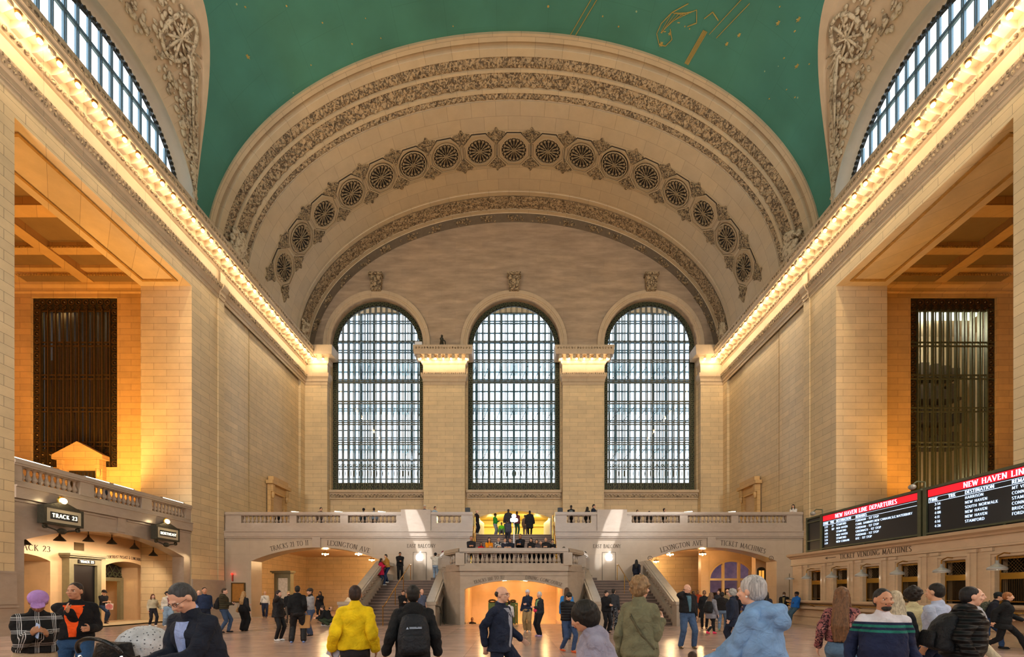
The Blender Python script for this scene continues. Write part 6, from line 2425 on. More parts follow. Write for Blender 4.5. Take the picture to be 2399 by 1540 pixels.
def person(label, x, y, z=0.0, face=0, H=1.7, fem=False, fat=1.0, lean=0.0, hp=0.0, hy=0.0, al='hang', ar='hang', legs='stand', skin='a', hair='short', hc='2a1d14',
           top='1b1b1f', tmat=None, hem=.0, th=.022, sleeve=1.0, hood=False, collar=None, pants='20222a', pmat=None, loose=.012, shoes='e8e8e8', det=1, pel=None, drop=0.0,
           under=None, side=0.0, fing=.6, extra=None, hairlen=.28, shirt=None, group=None, wide=.045):
    s = H / 1.75
    vox = {2: .0085, 1: .0135, 0: .021}[det]
    cv = {2: .0115, 1: .016, 0: .024}[det]
    face = face - math.degrees(atan2(x, y))      # 0 looks at the camera, 180 shows the back
    root = empty('person', (x, y, z), radians(face), label=label, cat='person', group=group)
    Fv = Vector((0, -1, 0)); Lv = Vector((1, 0, 0))
    lp_ = LEGS[legs] if isinstance(legs, str) else legs
    spread = max(abs(lp_[0][1] - lp_[1][1]), 0)
    ph = (pel if pel is not None else .95 - .09 * spread - drop) * s
    P = Vector((0, 0, ph))
    la = radians(lean); sa = radians(side)
    U = Vector((sin(sa), -sin(la), cos(la) * cos(sa))).normalized()
    A = (Lv - U * Lv.dot(U)).normalized()
    F = A.cross(U); F = -F if F.dot(Fv) < 0 else F
    T = lambda t, f=0.0, l=0.0: P + U * (t * s) + F * (f * s) + A * (l * s)
    k = fat
    if fem:
        secs = [(-.13, .125, .10, 0), (-.04, .168, .118, -.01), (.04, .16, .112, -.005), (.14, .128 * k, .095 * k, 0), (.22, .128 * k, .095 * k, .005), (.33, .145, .112 * k ** .5, .015), (.41, .138, .095, 0), (.455, .10, .07, -.008), (.50, .052, .048, -.01)]
        shw = .145
    else:
        secs = [(-.13, .125, .10, 0), (-.04, .162, .118, -.005), (.05, .155 * k ** .5, .112 * k, .005), (.14, .15 * k ** .5, .108 * k, .012 * k), (.24, .155 * k ** .3, .108 * k ** .7, .01), (.34, .172, .114, .005), (.41, .162, .10, 0), (.46, .115, .075, -.008), (.50, .058, .055, -.01)]
        shw = .168
    N_ = T(.50, -.01)
    Up = Vector((0, 0, 1))
    hpr = radians(hp)
    HU = (U * .6 + Up * .4).normalized()
    neckd = (HU + Fv * (.25 + .5 * sin(hpr))).normalized()
    HC_ = N_ + neckd * (.135 * s) + Up * (.03 * s)
    HM = Matrix.Rotation(radians(hy), 3, 'Z') @ Matrix.Rotation(hpr, 3, 'X')     # head frame: forward -Y
    hd = lambda a, b, c: HC_ + HM @ Vector((a * s, -b * s, c * s))

    b = PB()
    b.loft([(T(t, f), A, F, rx * s * (.86 if top and t < .48 else 1), ry * s * (.86 if top and t < .48 else 1)) for t, rx, ry, f in secs])
    b.cap(N_ - U * .05 * s, HC_ - HM @ Vector((0, -.01, .04)) * s, .058 * s * (.9 if fem else 1), .052 * s * (.9 if fem else 1))
    # head
    b.ell(hd(0, -.012, .02), (.074 * s, .094 * s, .098 * s), HM)
    b.ell(hd(0, .022, -.035), (.060 * s, .068 * s, .078 * s), HM)
    b.ell(hd(0, .05, -.085), (.030 * s, .030 * s, .026 * s), HM)
    b.ell(hd(0, .082, .022), (.050 * s, .014 * s, .014 * s), HM)        # brow
    b.cap(hd(0, .086, .012), hd(0, .107, -.026), .009 * s, .014 * s)      # nose
    b.ell(hd(.013, .096, -.028), (.009 * s,) * 3, HM); b.ell(hd(-.013, .096, -.028), (.009 * s,) * 3, HM)
    b.ell(hd(.040, .066, -.022), (.024 * s, .018 * s, .018 * s), HM); b.ell(hd(-.040, .066, -.022), (.024 * s, .018 * s, .018 * s), HM)
    b.ell(hd(0, .086, -.056), (.024 * s, .011 * s, .010 * s), HM)
    for q in (-1, 1):
        b.ell(hd(q * .076, -.008, -.008), (.011 * s, .020 * s, .032 * s), HM)
    # arms
    hands = {}
    J = {}
    for q, a_ in ((1, al), (-1, ar)):
        sh = T(.435, 0, q * shw)
        t = ARMS[a_] if isinstance(a_, str) else a_
        tgt = sh + Vector((q * t[0] * s, -t[1] * s, t[2] * s)) if not (isinstance(a_, tuple) and len(a_) == 4) else Vector((t[0] * s, -t[1] * s, t[2] * s))
        if a_ == 'hang' and hem < -.11: tgt = tgt + Vector((q * .06 * s, 0, 0))
        pole = Vector((q * .16, .9, -.35)) if a_ not in ('ear', 'up') else Vector((q * .8, -.3, -.8))
        el, wr = ik(sh, tgt, .285 * s, .25 * s, pole)
        J[q] = (sh, el, wr)
        b.cap(sh - A * q * .02 * s, sh, .045 * s, .052 * s)
        sl = .82 if top and sleeve > .8 else 1.0
        b.cap(sh, el, .050 * s * (.82 if top else 1), .040 * s * sl); b.cap(el, wr, .039 * s * sl, .026 * s)
        d = (wr - el).normalized()
        if a_ in ('phone', 'chest', 'rail', 'fold'): d = (d * .6 + Vector((-q * .6, -.35, .05))).normalized()
        # palm frame
        side_v = Vector((0, -1, 0)) if a_ in ('hang', 'swingf', 'swingb', 'pocket') else Vector((0, 0, 1))
        side_v = (side_v - d * side_v.dot(d)).normalized()       # toward the thumb
        nrm = d.cross(side_v) * q                                # palm side
        if a_ in ('hang', 'swingf', 'swingb'):
            if nrm.dot(Vector((-q, 0, 0))) < 0: nrm = -nrm
        pc = wr + d * .045 * s
        M = Matrix((d, side_v, nrm)).transposed()
        b.ell(pc, (.052 * s, .040 * s, .018 * s), M)
        b.ell(wr + d * .07 * s, (.028 * s, .040 * s, .015 * s), M)
        fr = .0088 * s if det else .010 * s
        for i, (off, ln) in enumerate(((.030, .95), (.010, 1.05), (-.010, 1.0), (-.029, .8))):
            p = wr + d * .085 * s + side_v * off * s * 1.05
            dd = (d + side_v * off * 2.2).normalized()
            for j, sl in enumerate((.036, .026, .020)):
                ang = fing * (.45 + .5 * j)
                dj = (dd * cos(ang) + nrm * sin(ang)).normalized()
                p2 = p + dj * sl * ln * s
                b.cap(p, p2, fr, fr * .88, 7)
                p = p2
        p = wr + d * .028 * s + side_v * .030 * s
        for j, sl in enumerate((.034, .028)):
            dj = (d * (.55 + .3 * j) + side_v * (.75 - .45 * j) + nrm * (.3 + .3 * j)).normalized()
            p2 = p + dj * sl * s; b.cap(p, p2, .0115 * s, .010 * s, 7); p = p2
        hands['l' if q > 0 else 'r'] = (wr + d * .09 * s + nrm * .025 * s, d, nrm, side_v)
    # legs
    LJ = []
    for q, (lx, lf, lz) in ((1, lp_[0]), (-1, lp_[1])):
        hip = P + A * (q * .088 * s) - U * .04 * s
        ank = Vector((q * lx * s, -lf * s, (.085 + lz) * s))
        kn, ank = ik(hip, ank, .445 * s, .43 * s, Vector((q * .12, -1, 0)))
        LJ.append((q, hip, kn, ank, lz, lf))
        g_ = .68 if pants else 1.0
        b.cap(hip, kn, .085 * s * g_, .055 * s * g_); b.cap(kn, ank, .056 * s * g_, .038 * s)
        b.ell(kn * .62 + ank * .38 + Vector((0, .015, 0)) * s, (.052 * s * g_, .056 * s * g_, .11 * s))
        pit = -.55 if lz > .03 else 0
        b.cap(ank + Vector((0, .03, -.035)) * s, ank + Vector((0, -.14, -.045 + pit * .10)) * s, .034 * s, .026 * s)
    bod = b.build('body', skinmat(skin), root, vox, 2)
    seed = (x * 13.7 + y * 3.1) % 50
    # face detail
    if det >= 1 and hair != 'hoodup':
        e = MB()
        for q in (-1, 1):
            e.ball(hd(q * .030, .069, .004), (.0135 * s, .010 * s, .0078 * s), 10, 6, M=HM)
        e.build('eyes', plain('eye_white', 'cfc8c0', .3), root, smooth=True)
        e = MB()
        for q in (-1, 1):
            e.ball(hd(q * .030, .0772, .004), (.0062 * s, .003 * s, .0066 * s), 8, 5, M=HM)
        e.build('irises', plain('iris_dark', '1c120c', .3), root)
        e = MB()
        for q in (-1, 1):
            e.tube(hd(q * .014, .092, .021), hd(q * .047, .082, .024), .0045 * s, .003 * s, 6)
        e.build('eyebrows', hairmat(hc or '4a3a30'), root)
        e = MB(); e.ball(hd(0, .0955, -.0545), (.021 * s, .004 * s, .0042 * s), 10, 5, M=HM); e.ball(hd(0, .0945, -.0615), (.017 * s, .004 * s, .0042 * s), 10, 5, M=HM)
        e.build('lips', plain('lip_' + skin, {'a': 'a8675a', 'b': '96594c', 'c': '744036', 'd': '45261f', 'p': 'b5706a'}[skin], .5), root)
    # hair
    hm = hairmat(hc or '4a3a30')
    h = PB()
    if hair in ('short', 'long', 'longc', 'bun', 'curly', 'pony', 'full', 'beard', 'afro'):
        g = {'short': 0, 'beard': 0, 'full': .008, 'curly': .016, 'afro': .03}.get(hair, .006)
        h.ell(hd(0, -.022, .036), ((.078 + g) * s, (.094 + g) * s, (.092 + g) * s), HM)
        h.ell(hd(0, -.045, .0), ((.074 + g) * s, (.070 + g) * s, (.085 + g) * s), HM)
        h.ell(hd(0, .02, .082), (.05 * s, .035 * s, .02 * s), HM)
        if hair in ('long', 'longc', 'pony'):
            rr = .055 if hair != 'pony' else .03
            b0 = hd(0, -.06, -.02); b1 = T(.50 - hairlen * .55, -.135, 0); b2 = T(.50 - hairlen, -.14 * 1.0, 0)
            if hair == 'pony':
                b0 = hd(0, -.11, .02)
                h.cap(b0, b1, .028 * s, .03 * s); h.cap(b1, b2, .03 * s, .012 * s)
            else:
                for q in (-1, 0, 1):
                    h.cap(b0 + A * q * .035 * s, b1 + A * q * .055 * s, rr * s, rr * .9 * s); h.cap(b1 + A * q * .055 * s, b2 + A * q * .05 * s, rr * .85 * s, .025 * s)
                for q in (-1, 1):
                    h.cap(hd(q * .068, -.01, .02), hd(q * .075, .0, -.11), .024 * s, .028 * s)
                    if hair == 'longc':
                        h.cap(hd(q * .075, .0, -.11), T(.50 - hairlen * .8, .06, q * .09), .03 * s, .02 * s)
        if hair == 'bun': h.ell(hd(0, -.125, .05), (.045 * s,) * 3)
        if hair in ('curly', 'afro'):
            random.seed(int(seed * 7) + 1)
            for i in range(90 if det else 24):
                a_ = random.uniform(0, 2 * pi); v_ = random.uniform(-.75 if hair == 'curly' else -.2, 1.0)
                r_ = sqrt(max(0, 1 - v_ * v_))
                dx, dy, dz = r_ * cos(a_), r_ * sin(a_), v_
                if dy > .35 and dz < .55: continue
                h.ell(hd(dx * .097, -.022 + dy * .108, .025 + dz * .11), (random.uniform(.014, .024) * s,) * 3)
        h.build('hair', hm, root, vox * 1.05, 1 if hair in ('curly', 'afro') else 3, .0016 if hair in ('curly', 'afro', 'long', 'longc') else .0007, 40, seed)
    if hair == 'beard':
        h = PB(); h.ell(hd(0, .05, -.082), (.046 * s, .040 * s, .036 * s), HM); h.cap(hd(-.03, .088, -.042), hd(.03, .088, -.042), .007 * s, .007 * s)
        h.build('beard', hm, root, vox, 2)
    if hair == 'bald' and hc != '':
        h = PB(); h.ell(hd(0, -.040, .010), (.080 * s, .078 * s, .058 * s), HM); h.build('hair_fringe', hm, root, vox, 2)
    if extra and 'cap' in extra:
        cc = extra['cap']
        h = PB(); h.ell(hd(0, -.018, .052), (.095 * s, .112 * s, .090 * s), HM)
        if not extra.get('beanie'):
            h.ell(hd(0, .105, .043), (.070 * s, .062 * s, .008 * s), HM @ Matrix.Rotation(radians(14), 3, 'X'))
        else:
            h.ell(hd(0, -.02, .03), (.088 * s, .102 * s, .05 * s), HM)
        h.build('cap', cloth(cc), root, min(vox, .011), 1)
    if extra and 'mask' in extra:
        h = PB(); h.ell(hd(0, .062, -.055), (.056 * s, .05 * s, .042 * s), HM); h.build('face_mask', cloth(extra['mask']), root, vox, 2)
    if extra and 'glasses' in extra:
        e = MB()
        for q in (-1, 1):
            if extra['glasses'] == 'sun': e.ball(hd(q * .032, .094, .003), (.025 * s, .004 * s, .018 * s), 12, 6, M=HM)
            else:
                for i in range(12):
                    a0, a1 = 2 * pi * i / 12, 2 * pi * (i + 1) / 12
                    e.tube(hd(q * .032 + .022 * cos(a0), .096, .003 + .016 * sin(a0)), hd(q * .032 + .022 * cos(a1), .096, .003 + .016 * sin(a1)), .0018, n=4)
            e.tube(hd(q * .055, .093, .006), hd(q * .077, -.0, .0), .002, n=4)
        e.tube(hd(-.01, .098, .006), hd(.01, .098, .006), .002, n=4)
        e.build('glasses', 'black_plastic', root)
    # undershirt
    def torso(pb, t0, grow, flare=0.0, tmax=.50, front=0.0):
        S_ = [sc for sc in secs if sc[0] >= t0 + .02 and sc[0] <= tmax]
        out = []
        r0 = np.interp(t0, [q[0] for q in secs], [q[1] for q in secs]) if t0 > -.13 else .17
        r1 = np.interp(t0, [q[0] for q in secs], [q[2] for q in secs]) if t0 > -.13 else .125
        rr = [(t0, max(r0, .150 if t0 < .1 else 0) + flare, max(r1, .112 if t0 < .1 else 0) + flare * .8, 0)]
        if t0 < -.2: rr.append((-.10, .172 + flare * .4, .125 + flare * .4, 0))
        for t, rx, ry, f in rr + S_:
            out.append((T(t, f + front), A, F, (rx + grow) * s, (ry + grow) * s))
        pb.loft(out)

    if shirt:
        q = PB()
        q.cap(N_ - U * .02 * s, N_ + HU * .040 * s, .070 * s, .060 * s)
        q.build('shirt_collar', cloth(shirt), root, min(cv, .012), 2)
    # top garment
    if top:
        q = PB()
        torso(q, hem, th, .012 if hem < -.05 else 0, .48)
        arms_ = []
        for sd in (1, -1):
            sh, el, wr = J[sd]
            q.cap(N_ - U * .035 * s + A * sd * .05 * s, sh, (.040 + th * .6) * s, (.050 + th * .6) * s)
            r_ = PB() if det == 2 else q
            if det == 2: arms_.append(r_)
            if sleeve > .55:
                r_.cap(sh, el, (.051 + th * .62) * s, (.042 + th * .7) * s)
                e2 = el + (wr - el) * min(1, (sleeve - .5) * 2) * .96
                r_.cap(el, e2, (.042 + th * .7) * s, (.030 + th * .6) * s)
                if det == 2: r_.cap(e2 - (wr - el) * .10, e2, (.036 + th * .62) * s, (.035 + th * .62) * s)
            elif sleeve > 0:
                r_.cap(sh, sh + (el - sh) * min(1, sleeve * 2), (.050 + th) * s, (.046 + th * 1.2) * s)
        if hood:
            q.ell(N_ + F * -.055 * s + U * .012 * s, (.115 * s, .072 * s, .062 * s))
            q.ell(N_ + F * -.085 * s - U * .05 * s, (.10 * s, .055 * s, .08 * s))
        if hood == 2:
            q.ell(N_ + F * -.12 * s - U * .03 * s, (.15 * s, .10 * s, .07 * s), Matrix.Rotation(.35, 3, 'X'))
            q.ell(N_ + F * -.16 * s - U * .10 * s, (.12 * s, .07 * s, .08 * s))
        if collar != 'none':
            q.cap(N_ - U * .03 * s, N_ + HU * .012 * s, (.060 + th * .6) * s, (.058 + th * .5) * s)
        jm = tmat or cloth(top)
        g = q.build('jacket' if th > .02 else 'shirt', jm, root, cv, 3, .0065 if det == 2 else .003, 11, seed)
        for r_ in arms_:
            r_.build('sleeve', jm, root, cv, 2, .0065, 14, seed + 3)
        if shirt:
            # open front: a strip of the shirt shows between the lapels
            rows = []
            for t in (hem + .03, .08, .12, .17, .22, .27, .32, .36, .40, .43, .455, .475):
                if t < hem + .03: continue
                rx, ry, ff = (np.interp(t, [c_[0] for c_ in secs], [c_[i_] for c_ in secs]) for i_ in (1, 2, 3))
                ry = max(ry, .112) if t < .1 else ry
                w2 = wide * (.55 + .9 * max(0, t - .1) / .35)
                row = []
                for i_ in range(-4, 5):
                    xx = w2 * i_ / 4
                    yy = (ry + th + .010) * sqrt(max(0, 1 - (xx / (rx + th + .03)) ** 2)) - (.012 if abs(i_) == 4 else 0)
                    row.append(T(t, ff + yy, xx))
                rows.append(row)
            q = MB(); q.grid(rows)
            q.build('shirt_front', cloth(shirt), root, smooth=True)
    if extra and 'hoodup' in extra:
        q = PB(); q.ell(hd(0, -.03, .01), (.10 * s, .108 * s, .13 * s), HM); q.build('hood', cloth(extra['hoodup']), root, vox, 2)
    if extra and 'scarf' in extra:
        q = PB(); q.cap(N_ + U * 0, N_ + HU * .03 * s, .085 * s, .08 * s); q.build('scarf', cloth(extra['scarf']), root, cv, 2)
    if extra and 'lanyard' in extra:
        e = MB()
        for sd in (-1, 1): e.path([T(.48, .06, sd * .05), T(.38, .145, sd * .03), T(.26, .155, 0)], .006, 5)
        e.build('lanyard', cloth(extra['lanyard']), root)
    if extra and 'strap' in extra:
        e = MB(); c0, q = extra['strap']
        e.path([T(.47, -.03, q * .10), T(.36, -.15, q * .02), T(.18, -.14, -q * .10), T(.03, -.05, -q * .20)], .013, 6)
        e.path([T(.47, -.0, q * .10), T(.38, .14, q * .06), T(.2, .14, -q * .08), T(.03, -.02, -q * .20)], .013, 6)
        e.build('cross_strap', cloth(c0), root)
    # trousers
    if pants:
        q = PB()
        q.loft([(T(t), A, F, rx * s, ry * s) for t, rx, ry in ((-.15, .10, .09), (-.10, .165 + loose, .118 + loose), (-.03, .168 + loose, .122 + loose), (.06, .150 + loose * .6, .112 + loose * .6))])
        for sd, hip, kn, ank, lz, lf in LJ:
            r1 = (.086 + loose) * s * (k ** .3); r2 = (.060 + loose * 1.1) * s; r3 = (.044 + loose * 1.4) * s
            q.cap(hip, kn, r1, r2)
            end = kn + (ank - kn) * (.98 if not (extra and extra.get('shorts')) else .1)
            q.cap(kn, end + Vector((0, 0, .01)), r2, r3)
        q.build('trousers', pmat or cloth(pants), root, cv, 2, .003 if det else .002, 13, seed)
    # shoes
    for sd, hip, kn, ank, lz, lf in LJ:
        pit = lz > .03
        q = PB()
        a0 = ank + Vector((0, .035, -.042)) * s; a1 = ank + Vector((0, -.13, -.052 - (.025 if pit else 0))) * s
        q.cap(a0, a1, .040 * s, .033 * s); q.cap(a0, ank + Vector((0, .01, .0)) * s, .040 * s, .042 * s)
        dz = Vector((0, 0, -.030)) * s
        zf = (a0[2] + dz[2])
        q.ell(ank + Vector((0, -.05, -.066)) * s, (.046 * s, .132 * s, .018 * s))
        q.build('shoe', cloth(shoes, rough=.6), root, min(cv, .012 if det else .02), 1)
    M4 = Matrix.Translation((x, y, z)) @ Matrix.Rotation(radians(face), 4, 'Z')
    R = dict(root=root, hands=hands, T=T, A=A, F=F, U=U, s=s, M=M4, hd=hd, HM=HM, N=N_)
    PEOPLE.append(R)
    return R


def PXD(px, d):
    return (px - 1204) * d / FPX


def feet_d(py, z=0.0):
    return (EYE - z) * FPX / (py - 1390)


def held(P, hand, name, label, cat, builder, off=(0, 0, 0)):
    """thing in a hand: its own top-level object placed at the hand"""
    c, d, n, sv = P['hands'][hand]
    w_ = P['M'] @ c
    root = empty(name, tuple(w_ + Vector(off)), 0, label=label, cat=cat)
    builder(root, P['M'].to_3x3() @ d, P['M'].to_3x3() @ n, P['M'].to_3x3() @ sv)
    return root


def phone(P, hand, label, col='101014', tilt=None):
    c, d, n, sv = P['hands'][hand]
    R3 = P['M'].to_3x3()
    w_ = P['M'] @ (c - n * .0)
    d = R3 @ d; n = R3 @ n; sv = R3 @ sv
    m = MB(); m.box(-.038, .038, -.075, .075, -.004, .004)
    up = tilt if tilt is not None else sv
    zax = n.normalized(); yax = Vector(up) - zax * Vector(up).dot(zax)
    yax = yax.normalized() if yax.length > .05 else sv.normalized()
    xax = yax.cross(zax)
    o = m.build('phone', plain('phone_' + col, col, .3))
    m3 = Matrix((xax, yax, zax)).transposed()
    o.matrix_world = Matrix.Translation(w_) @ m3.to_4x4()
    tag(o, label, 'phone')
    return o


def backpack(P, label, col='15161a', sc=1.0, mat=None, logo=False, straps=True):
    s = P['s']; T = P['T']
    root = empty('backpack', P['root'].location, P['root'].rotation_euler[2], label=label, cat='backpack')
    q = PB()
    A, F, U = P['A'], P['F'], P['U']
    q.loft([(T(t, -(.13 + dp)), A, F, rx * s * sc, ry * s * sc) for t, rx, ry, dp in ((-.03, .13, .06, .05), (-.0, .16, .09, .07), (.15, .165, .095, .07), (.30, .15, .08, .055), (.40, .12, .055, .03), (.435, .07, .03, .02))])
    o = q.build('bag', mat or cloth(col, rough=.6), root, .014, 3, .003, 12, 1.0)
    q = PB(); q.loft([(T(t, -(.27 + dp) * (.5 + .5 * sc)), A, F, rx * s * sc, .045 * s) for t, rx, dp in ((.0, .11, .0), (.04, .13, .015), (.17, .125, .01), (.2, .10, 0))])
    q.build('front_pocket', cloth(col, rough=.6), root, .012, 2)
    m = MB()
    for sd in (-1, 1):
        m.path([T(.42, -.11, sd * .08), T(.475, -.03, sd * .10), T(.42, .10, sd * .12), T(.28, .125, sd * .13), T(.1, .05, sd * .17), T(.02, -.09, sd * .15)], .016, 6)
    m.path([T(.44, -.13, -.03), T(.49, -.14, -.0), T(.44, -.13, .03)], .01, 6)
    m.build('straps', cloth(col, rough=.7), root)
    if logo:
        m = MB()
        def mpp(u, v):
            c = T(.262 + v, -.318) - A * u
            return (tuple(c - F * .012), tuple(c))
        for u0, u1, v0, v1 in ((-.055, .075, .004, .010), (-.055, .075, .013, .016), (-.055, .02, .019, .024), (.03, .075, .019, .024)):
            f_ = [mpp(u0, v0), mpp(u1, v0), mpp(u1, v1), mpp(u0, v1)]
            m.add([q_[0] for q_ in f_], [(0, 1, 2, 3)])
        f_ = [mpp(-.09, .0), mpp(-.062, .0), mpp(-.076, .026)]
        m.add([q_[0] for q_ in f_], [(0, 1, 2)])
        m.build('reflective_strip', plain('reflective', '9fb0c8', .4), root)
    return root


def shoulder_bag(P, label, col, side=1, size=(.15, .06, .11), t=-.02, f=.0):
    s = P['s']; T = P['T']
    root = empty('handbag', P['root'].location, P['root'].rotation_euler[2], label=label, cat='bag')
    c = T(t, f, side * .24)
    q = PB(); q.ell(c, (size[1], size[0], size[2])); q.ell(c - Vector((0, 0, size[2] * .4)), (size[1] * 1.1, size[0] * 1.05, size[2] * .7))
    q.build('bag_body', cloth(col, rough=.5), root, .014, 2)
    m = MB(); m.path([c + Vector((0, .06, .08)), T(.2, -.12, side * .17), T(.465, -.02, side * .12), T(.2, .13, side * .16), c + Vector((0, -.06, .08))], .008, 5)
    m.build('strap', cloth(col, rough=.5), root)
    return root


def tote(P, hand, name, label, mats, w_=.16, h=.32, dp=.07, drop=.12, draw=None, rz=0.0):
    c, d, n, sv = P['hands'][hand]
    wv = P['M'] @ c
    root = empty(name, (wv[0], wv[1], wv[2] - drop - h), rz, label=label, cat='bag')
    m = MB()
    m.add([(-w_ * .9, -dp, 0), (w_ * .9, -dp, 0), (w_ * .9, dp, 0), (-w_ * .9, dp, 0), (-w_, -dp * .8, h), (w_, -dp * .8, h), (w_, dp * .8, h), (-w_, dp * .8, h)],
          [(0, 3, 2, 1), (0, 1, 5, 4), (1, 2, 6, 5), (2, 3, 7, 6), (3, 0, 4, 7)])
    m.build('bag_body', mats[0], root)
    m = MB()
    for y in (-dp * .7, dp * .7):
        m.path([(-w_ * .45, y, h), (-w_ * .2, y * .4, h + drop * .9), (w_ * .2, y * .4, h + drop * .9), (w_ * .45, y, h)], .006, 5)
    m.build('handles', mats[-1], root)
    if draw: draw(root, w_, h, dp)
    return root
# ------------------------------------------------------------------ the crowd, nearest first
# man and woman at the left
p = person('person in lilac cap and black and white plaid jacket looking at a phone', PXD(82, 5.0), 5.0, face=10, H=1.60, fem=True, fat=1.08, lean=10, hp=38, hy=-12, al=(-.11, .27, -.18), ar=(-.05, .27, -.16),
           skin='c', hair='pony', hc='17110e', top='141416', tmat=cloth('131315', 'plaid', c2='b9b9bc'), hem=.05, th=.045, pants='a39078', loose=.03, shoes='d8d4cc', det=2, extra={'cap': 'a57fc0'})
phone(p, 'r', 'pale blue phone held by the person in the lilac cap', 'a9c2ee', tilt=(.3, 0, 1))
p = person('person in orange shirt and open black jacket striding toward the camera in blue jeans', PXD(178, 6.3), 6.3, face=-12, H=1.77, fat=1.15, lean=3, hy=-20, al=(.02, .22, -.28), ar=(-.16, .26, -.05), legs=((.16, .30, 0), (.14, -.30, .04)), skin='b', hair='short', hc='2b201a',
           top='151417', th=.035, hem=.02, wide=.075, shirt='f0561c', pants='27466b', loose=.018, shoes='2a2622', det=2)
p = person('person in navy jacket and light blue shirt bending over a phone, lower left', PXD(487, 3.85), 3.85, face=-50, H=1.72, fat=1.15, lean=18, hp=42, hy=-8, al=(-.1, .33, -.30), ar=(-.08, .33, -.30), legs='step', skin='p', hair='short', hc='3a3b3e',
           top='1c2230', th=.035, hem=-.08, shirt='8fa3d6', pants='20242f', det=2, extra={'glasses': 'clear'})
phone(p, 'r', 'black phone held by the bending person in the navy jacket')
# stroller
sr = empty('stroller', (PXD(290, 5.6), 5.6, 0), rz=-.15, label='baby stroller with speckled pale canopy and black push bar, empty side toward camera', cat='stroller')
q = PB()
q.ell((.05, .22, .86), (.28, .33, .27))
q.build('canopy', cloth('b9bec6', 'speckle', c2='4a4f58', scale=.9), sr, .014, 2)
m = MB()
for a, b in zip(range(28), range(1, 29)):
    t0, t1 = pi * a / 28, pi * b / 28
    m.tube((-.29 * cos(t0), -.28 - .1 * sin(t0), (.84 + .18 * sin(t0))), (-.29 * cos(t1), -.28 - .1 * sin(t1), .84 + .18 * sin(t1)), .024, n=8)
m.build('push_bar', 'black_plastic', sr)
m = MB()
for s2 in (-1, 1):
    m.tube((s2 * .29, -.28, .80), (s2 * .27, .25, .10), .016, n=8); m.tube((s2 * .29, -.24, .72), (s2 * .27, -.3, .10), .016, n=8)
m.tube((-.27, -.3, .10), (.27, -.3, .10), .014, n=8); m.tube((-.27, .25, .12), (.27, .25, .12), .014, n=8)
m.build('frame_tubes', 'chrome', sr)
q = PB(); q.loft([(Vector((0, -.12, z)), Vector((1, 0, 0)), Vector((0, 1, 0)), rx, ry) for z, rx, ry in ((.28, .2, .16), (.45, .25, .2), (.75, .26, .13), (.95, .24, .07))])
q.build('seat_back', cloth('141418', rough=.5), sr, .016, 2, .004, 12)
for x_ in (-.27, .27):
    for y_ in (-.3, .25):
        m = MB(); m.lathe([(.04, -.02), (.10, -.02), (.10, .02), (.04, .02)], n=16, ax=lambda a, b, c: (x_ + c, y_ + a, .10 + b)); m.build('wheel', 'black_plastic', sr)
# woman in yellow
p = person('person in bright yellow jacket and dark trousers seen from behind', PXD(832, 5.5), 5.5, face=176, H=1.69, fem=True, fat=1.05, al=(.13, .03, -.44), ar=(.10, .0, -.46), legs='step', skin='c', hair='short', hc='2e1d17', top='e3bf13', th=.052, hem=-.02,
           pants='2b2a2e', loose=.012, shoes='2a2622', det=2)
q = PB()
for s2 in (-1, 1): q.cap(p['T'](.485, -.08, 0), p['T'](.475, -.04, s2 * .11), .03, .022)
q.cap(p['N'], p['N'] + Vector((0, 0, .03)), .085, .075)
q.build('coat_collar', cloth('e3bf13'), p['root'], .012, 2)
m = MB(); c_ = p['M'] @ p['hands']['l'][0]
m.box(-.07, .07, -.01, .012, -.05, .06); m.box(-.05, .08, .012, .03, -.04, .07)
o = m.build('paper_napkin', plain('paper_white', 'c9ccdc', .8), loc=tuple(c_)); o.rotation_euler = (.3, .5, .2)
tag(o, 'crumpled white paper in the left hand of the person in yellow', 'paper')
# man with the black backpack
p = person('person in black hooded jacket wearing a black backpack with a pale strip, seen from behind', PXD(968, 5.1), 5.1, face=183, H=1.69, fat=1.05, lean=4, hp=-6, al=(.14, .03, -.44), ar=(.12, -.02, -.46), legs='step', skin='c', hair='short', hc='14110f',
           top='16171a', th=.042, hem=-.10, hood=True, pants='1c1d22', loose=.02, shoes='222222', det=2)
backpack(p, 'black backpack with a pale printed strip on the person in the black hooded jacket', '1a1d24', 1.12, logo=True)
tote(p, 'r', 'shopping_bag', 'dark green bag carried low by the person with the pale striped backpack', [plain('bag_green', '1f4a3a', .6)], .12, .26, .05, .14)
# man in the suit
p = person('person in dark navy suit jacket and grey shirt walking right past the archway', PXD(1172, 6.3), 6.3, face=62, H=1.72, fat=1.1, lean=1, al=(.16, .16, -.42), ar=(.0, -.16, -.47), legs='stride', skin='p', hair='bald', hc='2a211c', top='1c2438', th=.035, hem=-.14, shirt='8f92a0',
           pants='1b2234', loose=.02, shoes='16161a', det=2, extra={'glasses': 'clear'})
# the person with the big dark head of hair
p = person('person with bushy black hair and lavender grey coat at the bottom edge', PXD(1425, 3.35), 3.35, face=-75, H=1.52, fem=True, fat=1.3, lean=18, hp=15, al=(-.05, .2, -.35), ar='hang', skin='b', hair='afro', hc='15110f', top='8c8ba0', th=.05, hem=-.3,
           pants='30303a', det=2, hood=True)
# woman in olive
p = person('person with curly light brown hair and olive green coat, back turned', PXD(1499, 4.8), 4.8, face=150, H=1.74, fem=True, fat=1.12, al='hang', ar=(-.03, .24, -.14), skin='p', hair='curly', hc='8c6f4e', top='6d6c55', th=.04, hem=-.40,
           pants='3a3a3e', shoes='4a4038', det=2, extra={'strap': ('57523f', 1)})
tote(p, 'l', 'shopping_bag', 'pale green bag beside the person in the olive coat', [plain('bag_mint', 'a9c4b4', .7)], .12, .34, .06, .10)
